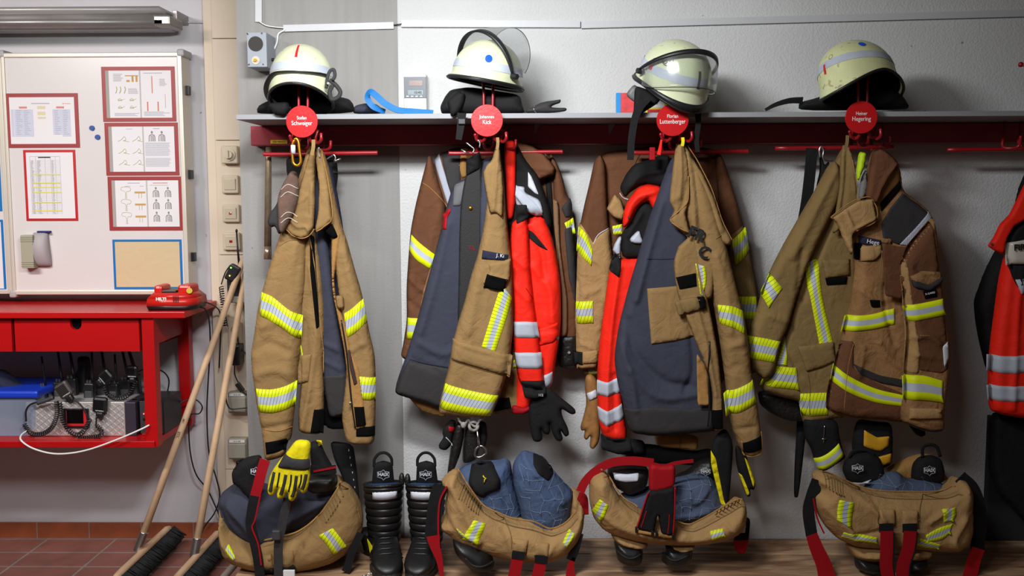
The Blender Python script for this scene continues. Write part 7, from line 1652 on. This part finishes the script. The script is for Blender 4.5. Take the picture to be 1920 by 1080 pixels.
# ---- red table
tb = thing('table', 'bright red workbench with two drawers and a lower shelf', 'table', P(150, 838, 0.5))
YF, YK = 0.28, 0.735
def zt(y, Y=YF, x=150): return P(x, y, Y).z
xr = P(346, 590, YF).x; z1 = zt(585); z0 = zt(597)
MB().box2((-3.2, YF, z0), (xr, YK, z1), 0.003).build('table_top', TRED, tb)
lx1 = P(293, 720, YF + 0.02).x; lx0 = P(270, 720, YF + 0.02).x; zlow = zt(828); zlow0 = zt(840)
MB().box2((lx0, YF + 0.015, zlow0), (lx1, YF + 0.07, z0 - 0.0005), 0.003).build('leg', TRED, tb)
MB().box2((lx0 + 0.012, YK - 0.06, zlow0), (lx1 + 0.012, YK - 0.005, z0 - 0.0005), 0.003).build('leg', TRED, tb)
MB().box2((lx0 + 0.02, YF + 0.07, zt(650)), (lx1 - 0.008, YK - 0.06, z0 - 0.0005), 0.002).build('side_rail', TRED, tb)
MB().box2((-3.2, YF + 0.005, zlow0), (lx1 - 0.012, YK, zlow), 0.003).build('lower_shelf', TRED, tb)
MB().box2((lx0 - 0.03, YF + 0.05, zlow), (lx0 + 0.01, YK - 0.03, zlow + 0.02), 0.002).build('shelf_batten', TRED, tb)
dzb = zt(661); dzt = zt(599)
MB().box2((-3.2, YF + 0.055, dzb), (lx0, YF + 0.45, z0 - 0.001), 0.002).build('drawer_case', mat('dark_red_case', srgb(120, 12, 16), 0.5), tb)
def drawer(x0, x1, notch=True):
    Yd = YF + 0.028; pts = []
    xa, xb = x0, x1; xc = P(142, 605, Yd).x; zt_ = dzt - 0.001; r = 0.024
    poly = [(xa, dzb), (xb, dzb), (xb, zt_)]
    if notch:
        poly += [(xc + r, zt_)] + [(xc + r * math.cos(a), zt_ - 0.022 - r * 1.0 * math.sin(a)) for a in [PI * i / 10 for i in range(11)]] + [(xc - r, zt_)]
    poly += [(xa, zt_)]
    d = MB().prism([Vector((x, Yd, z)) for x, z in poly], (0, 0.018, 0)).build('drawer', TRED, tb)
    if notch: MB().box2((xc - 0.035, Yd + 0.019, zt_ - 0.06), (xc + 0.035, Yd + 0.024, zt_), 0).build('finger_hole', VEL, d)
drawer(P(28, 630, YF + 0.028).x, P(261, 630, YF + 0.028).x); drawer(P(-230, 630, YF + 0.028).x, P(22, 630, YF + 0.028).x, False)

# ---- tool battery charger on the table
tc_ = thing('battery_charger', 'red tool battery charger with black base on the red table', 'charger', P(320, 583, 0.35))
cx0 = P(275, 570, 0.34).x; cx1 = P(352, 570, 0.34).x; cx2 = cx1 + 0.035; zc = z1 + 0.001; CRD = mat('charger_red', srgb(196, 32, 22), 0.35)
def slab(za_, zb_, ins, m, nm, y0=0.32, y1=0.50, xs=(cx0, cx1)):
    f = lambda i, z: [Vector((xs[0] + i + 0.006, y0 + i, z)), Vector((xs[1] - i, y0 + i, z)), Vector((xs[1] + 0.03 - i, y0 + 0.05 + i, z)), Vector((xs[1] + 0.03 - i, y1 - i, z)), Vector((xs[0] + i, y1 - i, z)), Vector((xs[0] + i, y0 + 0.02 + i, z))]
    MB().loft([f(ins[0], za_), f(ins[1], zb_)]).build(nm, m, tc_)
slab(zc, zc + 0.018, (0.006, 0.0), BPL, 'base'); slab(zc + 0.018, zc + 0.048, (0.0, 0.003), CRD, 'lower_body'); slab(zc + 0.048, zc + 0.070, (0.003, 0.022), CRD, 'upper_body')
MB().box2((cx0 + 0.022, 0.36, zc + 0.06), (cx0 + 0.060, 0.47, zc + 0.100), 0.012).build('left_grip', CRD, tc_)
MB().box2((cx1 - 0.050, 0.36, zc + 0.06), (cx1 + 0.008, 0.47, zc + 0.102), 0.012).build('right_grip', CRD, tc_)
MB().box2((cx0 + 0.060, 0.35, zc + 0.068), (cx1 - 0.052, 0.45, zc + 0.080), 0.003).build('battery_slot', BPL, tc_)
text('charger_lettering', 'HILTI', WLET, tc_, P(302, 561, 0.3215), 0.017, bold=0.0008, squeeze=1.1)
text('charger_lettering', 'C 4/36-350', WLET, tc_, P(305, 565.5, 0.3215), 0.0055)
MB().cyl(P(355, 545, 0.352), P(355, 545, 0.358), 0.012, 20).build('yellow_sticker', mat('yellow_sticker2', srgb(200, 170, 30), 0.5), tc_)
for i in range(4):
    p = P(325 + i * 3, 561, 0.3195); MB().box(p, (0.002, 0.003, 0.028)).build('vent_slot', mat('dark_vent', srgb(90, 12, 10), 0.6), tc_)

# ---- clear tub with blue lid, rag, radios
tub = thing('storage_tub', 'clear plastic tub with blue lid at the left edge of the shelf', 'tub', P(40, 820, 0.4))
def clear_plastic():
    m = D.materials.new('cloudy_clear_plastic'); m.use_nodes = True; nt = m.node_tree; N = nt.nodes; L = nt.links; N.remove(N['Principled BSDF'])
    tr = N.new('ShaderNodeBsdfTransparent'); tr.inputs[0].default_value = (0.8, 0.84, 0.9, 1); df = N.new('ShaderNodeBsdfPrincipled'); df.inputs['Base Color'].default_value = (0.42, 0.5, 0.66, 1); df.inputs['Roughness'].default_value = 0.25
    mx = N.new('ShaderNodeMixShader'); mx.inputs[0].default_value = 0.5; L.new(tr.outputs[0], mx.inputs[1]); L.new(df.outputs[0], mx.inputs[2]); L.new(mx.outputs[0], N['Material Output'].inputs[0]); return m
tx = P(67, 780, 0.36).x; zs = zlow + 0.001; ztb = P(40, 746, 0.36).z
CLP = clear_plastic()
MB().loft([[Vector((tx - 0.55 + i, 0.36 + i, z)), Vector((tx - i, 0.36 + i, z)), Vector((tx - i, 0.66 - i, z)), Vector((tx - 0.55 + i, 0.66 - i, z))] for i, z in ((0.012, zs), (0.0, ztb))], False).build('tub_wall', CLP, tub)
MB().box2((tx - 0.53, 0.38, zs), (tx - 0.015, 0.64, zs + 0.003), 0).build('tub_floor', CLP, tub)
MB().box2((tx - 0.57, 0.345, ztb), (tx + 0.02, 0.675, ztb + 0.032), 0.010).build('lid', mat('blue_lid', srgb(22, 60, 190), 0.35), tub)
Cloth('tub_contents', tub, [(-40, 760), (20, 768), (50, 790), (56, 815), (20, 822), (-40, 822)], 0.50, 0.05, fabric('grey_cloth', srgb(120, 112, 112)), seed=150)
c = Cloth('dark_cloth', None, [(-40, 690), (8, 692), (20, 702), (36, 716), (52, 722), (52, 730), (20, 732), (-40, 732)], 0.50, 0.07, NAVY2, seed=151, R=0.04); tag(c.ob, 'dark bunched cloth lying on the blue lid', 'cloth')

DP = D.materials.new('diamond_plate'); DP.use_nodes = True
def diamond(m):
    nt = m.node_tree; N = nt.nodes; L = nt.links; b = N['Principled BSDF']; b.inputs['Base Color'].default_value = (0.62, 0.58, 0.56, 1); b.inputs['Metallic'].default_value = 0.55; b.inputs['Roughness'].default_value = 0.38
    return m
diamond(DP)
rk = thing('radio_charging_case', 'diamond-plate metal case with red framed display on the lower shelf', 'case', P(150, 818, 0.36))
rx0 = P(49, 785, 0.37).x; rx1 = P(234, 785, 0.37).x; rz0 = zs; rz1 = P(150, 754, 0.37).z
MB().box2((rx0, 0.37, rz0), (rx1, 0.60, rz1), 0.003).build('case_body', DP, rk)
m = MB(); sp_ = 0.0165; i = 0
z = rz0 + 0.012; j = 0
while z < rz1 - 0.006:
    x = rx0 + 0.014
    i = 0
    while x < rx1 - 0.01:
        R = Matrix.Rotation(rad(45 if (i + j) % 2 else -45), 3, 'Y'); m.box(Vector((x, 0.3693, z)), (0.017, 0.0022, 0.0032), R, 0); x += sp_; i += 1
    z += sp_ * 0.8; j += 1
o = m.build('raised_tread', DP, rk); o['kind'] = 'stuff'
MB().box2((rx1 + 0.001, 0.375, rz0), (rx1 + 0.045, 0.60, rz1 - 0.002), 0.003).build('side_panel', mat('dark_grey_metal', srgb(70, 66, 78), 0.4, 0.5), rk)
m = MB(); fa = rbox(m, 119, 766, 166, 803, 0.362, 0.3688, 0.002); m.build('display_housing', BPL, rk)
m = MB(); rbox(m, 124, 770, 162, 799, 0.3605, 0.3622, 0.001); m.build('red_frame', RLET, rk)
m = MB(); rbox(m, 125, 768, 156, 794, 0.3585, 0.3607, 0.001); m.build('display', mat('black_glass', srgb(12, 10, 12), 0.12), rk)
def hr(label, x, y, Y, s, ax, ay, tilt):
    t, R = radio(label, P(x, y, Y), s, None, tilt)
    top = P(x, y, Y) + R @ Vector((0.015 * s, 0.004, 0.115 * s))
    MB().tube([top, top.lerp(P(ax, ay, Y + 0.01), 0.5), P(ax, ay, Y + 0.01)], [0.0075 * s, 0.0068 * s, 0.0058 * s], 10).build('antenna', BPL, t); return t
RZ = 753
hr('hand radio at the left end of the case, antenna tilted left', 84, RZ, 0.46, 0.62, 78, 668, -4)
hr('hand radio second from the left on the case', 112, RZ, 0.50, 0.8, 108, 655, 0)
hr('hand radio third from the left on the case', 136, RZ, 0.52, 0.95, 130, 655, -2)
hr('hand radio in the middle of the case, antenna beside the dark cluster', 168, RZ, 0.47, 0.75, 172, 655, 2)
hr('hand radio right of the middle of the case', 194, RZ, 0.54, 0.95, 190, 655, -1)
hr('hand radio with a thick straight antenna, third from the right', 214, RZ, 0.46, 0.72, 215, 664, 1)
hr('hand radio near the right end of the case, antenna leaning left', 238, RZ, 0.52, 0.9, 229, 655, -3)
hr('rightmost hand radio on the case, tallest antenna', 254, RZ, 0.56, 1.1, 241, 655, -5)
c = Cloth('radio_pouch', None, [(145, 668), (168, 668), (170, 690), (168, 700), (172, 730), (160, 742), (144, 738), (140, 705), (148, 690)], 0.60, 0.03, BPL, seed=152, back=0.02); tag(c.ob, 'dark radio pouch standing upright behind the middle radios', 'pouch')
def mic(label, x, y, Y, tilt, pts, turns, lead, s=1.0, start=None):
    p = P(x, y, Y); t = thing('speaker_microphone', label, 'microphone', p, None); R = Matrix.Rotation(rad(tilt), 3, 'Y')
    MB().box(p, (0.062 * s, 0.026, 0.068 * s), R, 0.011).build('body', BPL if tilt > -20 else mat('worn_grey_plastic', srgb(66, 60, 56), 0.5), t)
    MB().box(p + R @ Vector((0, 0, -0.044 * s)), (0.032 * s, 0.022, 0.03 * s), R, 0.008).build('neck', BPL, t)
    for i in range(7): MB().box(p + R @ Vector((-0.002, -0.0135, 0.020 * s - i * 0.006 * s)), (0.040 * s, 0.002, 0.0022), R).build('grille_slot', VEL, t)
    text('microphone_lettering', 'MOTOROLA', WLET, t, p + R @ Vector((0.004, -0.0142, -0.023 * s)), 0.0062, rot=R)
    if lead: MB().tube(cr(PP(lead, Y - 0.01), 6), 0.0035, 8).build('lead', BPL, t)
    coil(MB(), PP(pts, Y - 0.02), 0.0085, 0.0024, turns).build('coiled_cord', BPL, t)
    return t
mic('worn dark grey speaker microphone tilted over the left radios', 120.5, 731, 0.36, -32, [(106, 752), (107, 775), (98, 800), (80, 813), (58, 812), (45, 795)], 30, [(138, 748), (152, 760), (164, 780), (166, 790)])
mic('black speaker microphone hanging upright before the case', 188, 759, 0.355, 5, [(182, 798), (190, 808), (188, 817), (168, 820), (146, 823)], 16, [(181, 780), (180, 800)])
mic('dark speaker microphone lying among the right-hand radios', 199, 706, 0.42, 50, [(195, 725), (203, 740), (222, 748), (243, 738), (255, 715)], 20, None, 0.85)
mic('black speaker microphone standing at the right end of the case', 248, 697, 0.44, 2, [(252, 745), (255, 760), (257, 775)], 5, None, 0.8)
o = coil(MB(), PP([(112, 755), (117, 785), (130, 808), (148, 815), (162, 800), (168, 786)], 0.33), 0.0085, 0.0024, 26).build('coiled_cord', BPL); tag(o, 'long coiled cord sagging in front of the red framed display', 'cord')
o = MB().tube(cr(PP([(100, 747), (80, 752), (58, 758), (49, 770), (49, 790)], 0.345), 6), [0.004] * 25).build('signal_lead', BPL); tag(o, 'black lead looping at the left end of the metal case', 'cable')
o = MB().tube(cr(PP([(100, 745), (88, 750), (70, 756)], 0.335), 5), 0.009, 10).build('plug', DGP); tag(o, 'grey plug lying across the top left of the metal case', 'plug')
ps = thing('power_supply', 'black box power supply with glowing red switch beside the leg', 'power supply', P(300, 790, 0.5))
px0_ = P(261, 775, 0.40).x; px1_ = P(307, 775, 0.40).x; zp1 = P(285, 752, 0.40).z
MB().box2((px0_, 0.40, zs), (px1_, 0.62, zp1), 0.003).build('housing', BPL, ps)
MB().box2((px0_ + 0.004, 0.3975, zs + 0.004), (px1_ - 0.004, 0.3995, zp1 - 0.006), 0.001).build('front_panel', DGP, ps)
led('red_led', P(269.5, 776, 0.395), (1, 0.05, 0.05), ps)
MB().box(P(270, 786, 0.396), (0.010, 0.004, 0.012), None, 0.001).build('rocker', BPL, ps)
MB().cyl(P(301, 777, 0.390), P(301, 777, 0.398), 0.005, 12).build('red_terminal', RLET, ps)
MB().cyl(P(301, 785, 0.390), P(301, 785, 0.398), 0.005, 12).build('black_terminal', BPL, ps)

# ---- cables
def wire(label, pts, Y=0.6, r=0.0032, m=BPL, name='power_cable'):
    o = cable(name, m, pts, Y, r); tag(o, label, 'cable'); return o
wire('white cable drooping in front of the red shelf edge', [(50, 808, 0.34), (40, 816, 0.30), (40, 826, 0.265), (60, 840, 0.26), (95, 850, 0.26), (130, 850, 0.26), (170, 842, 0.26), (220, 824, 0.262), (262, 806, 0.27), (280, 797, 0.29)], m=WHT, r=0.0038)
wire('black charger cable running over the table edge and down beside the wall', [(373, 566, 0.45), (390, 568, 0.5), (404, 575, 0.6), (413, 590, 0.66), (413, 640, 0.66), (411, 690, 0.66)])
wire('second black charger cable, hanging left of the first down to the floor', [(370, 575, 0.42), (385, 580, 0.45), (392, 600, 0.5), (394, 650, 0.6), (390, 720, 0.66), (388, 780, 0.68), (392, 850, 0.68), (405, 895, 0.68), (412, 930, 0.68), (402, 962, 0.68), (385, 985, 0.68), (376, 1005, 0.66)])
wire('black lead arching from the red table up past its rear leg', [(255, 700, 0.5), (270, 693, 0.55), (300, 694, 0.62), (316, 710, 0.64), (314, 735, 0.64), (309, 748, 0.62)])
wire('black lead leaving the power supply, looping and falling to the skirting', [(334, 758, 0.60), (350, 750, 0.62), (368, 750, 0.64), (379, 762, 0.64), (374, 775, 0.64), (358, 778, 0.64), (354, 800, 0.66), (357, 850, 0.68), (368, 890, 0.68), (390, 920, 0.70), (412, 968, 0.70)])
wire('black lead crossing the grey socket box on the duct', [(424, 700, 0.62), (423, 740, 0.60), (430, 765, 0.60), (450, 766, 0.60), (468, 764, 0.60)])
wire('thin black cable slanting down right from the cream socket', [(443, 628, 0.64), (448, 645, 0.64), (458, 660, 0.64), (470, 668, 0.62)])

# ---- brooms
BRI = mat('black_bristles', srgb(16, 17, 20), 0.8, bump=0.8, bscale=260)
BRW = wood_mat('broom_wood', srgb(176, 138, 104), srgb(208, 176, 144), (6, 1.2, 6))
def broom(label, foot, top, tw, hx, y0, y1, zc, bang, lettering=False):
    A = P(*foot); B = P(*top)
    t = thing('push_broom', label, 'broom', Vector((A.x, A.y, 0)), 'push brooms leaning by the pillar')
    d = (B - A).normalized()
    hd = MB().tube([A + d * 0.02, A.lerp(B, 0.4), A.lerp(B, 0.97), B - d * 0.004, B], [0.0155, 0.0145, 0.0135, 0.012, 0.006], 20).build('handle', WOOD_H, t)
    MB().cyl(A - d * 0.03, A + d * 0.05, 0.0175, 24).build('metal_socket', CHR, t)
    MB().tube([A + d * 0.045 + Vector((0.0005, 0, 0)), A + d * 0.052], 0.0184, 24).build('socket_rim', CHR, t)
    # head: a block along Y with bristles pointing right and down
    R = Matrix.Rotation(rad(bang), 3, 'Y'); c = Vector((hx, 0, zc)); mb = MB()
    n = 14; secs = []
    for i in range(n + 1):
        f = i / n; y = y0 + (y1 - y0) * f; e = min(f, 1 - f); w_ = 0.030 * min(1, 0.45 + e * 7); th = 0.020 * min(1, 0.6 + e * 6)
        secs.append([Vector((hx, y, zc)) + R @ Vector(v) for v in ((-w_, 0, -0.008), (w_, 0, -0.008), (w_, 0, th * 0.4), (w_ * 0.6, 0, th), (-w_ * 0.6, 0, th), (-w_, 0, th * 0.4))])
    mb.loft(secs).build('head_block', BRW, t)
    mb = MB(); rnd = random.Random(int(abs(hx) * 100))
    ny = int((y1 - y0) / 0.013)
    for i in range(1, ny):
        y = y0 + (y1 - y0) * i / ny
        for k in range(6):
            x = -0.024 + 0.0096 * k
            for q_ in range(3):
                a = Vector((hx, y, zc)) + R @ Vector((x + rnd.uniform(-.003, .003), rnd.uniform(-.004, .004), -0.007)); b_ = Vector((hx, y, zc)) + R @ Vector((x * 1.35 + rnd.uniform(-.004, .004), rnd.uniform(-.008, .008), -0.075 + rnd.uniform(-.004, .004)))
                b_.z = max(b_.z, 0.002)
                mb.tube([a, b_], [0.0036, 0.0012], 4)
    o = mb.build('bristles', BRI, t); o['kind'] = 'stuff'
    if lettering:
        p = A.lerp(B, 0.36); u = d; r_ = Matrix.Rotation(math.atan2(-(u.z), u.x), 3, 'Y')
        for s_, tx_, f in ((0.016, 'NÖLLE', 0.37), (0.012, 'PROFI', 0.42)):
            p = A.lerp(B, f) + Vector((0, -0.0152, 0)); text('stamped_lettering', tx_, mat('brown_stamp', srgb(70, 50, 40), 0.8), hd, p, s_, rot=r_)
hx1 = P(300, 1000, 0.55).x
broom('push broom on the left, stamped handle, head flat on the tiles', (262, 1020, 0.33), (457, 484, 0.60), 14, -1.640, 0.03, 0.66, 0.075, -50, True)
broom('push broom on the right, steeper handle, head beside the trousers', (366, 1033, 0.28), (463, 500, 0.63), 14, -1.395, -0.04, 0.60, 0.075, -50)
o = MB().tube([P(446, 1052, 0.02), P(420, 1082, -0.05), P(380, 1130, -0.2)], 0.014, 16).build('wooden_stick', mat('grey_wood', srgb(150, 140, 130), 0.6)); tag(o, 'greyish round stick on the floor left of the bench end', 'stick')
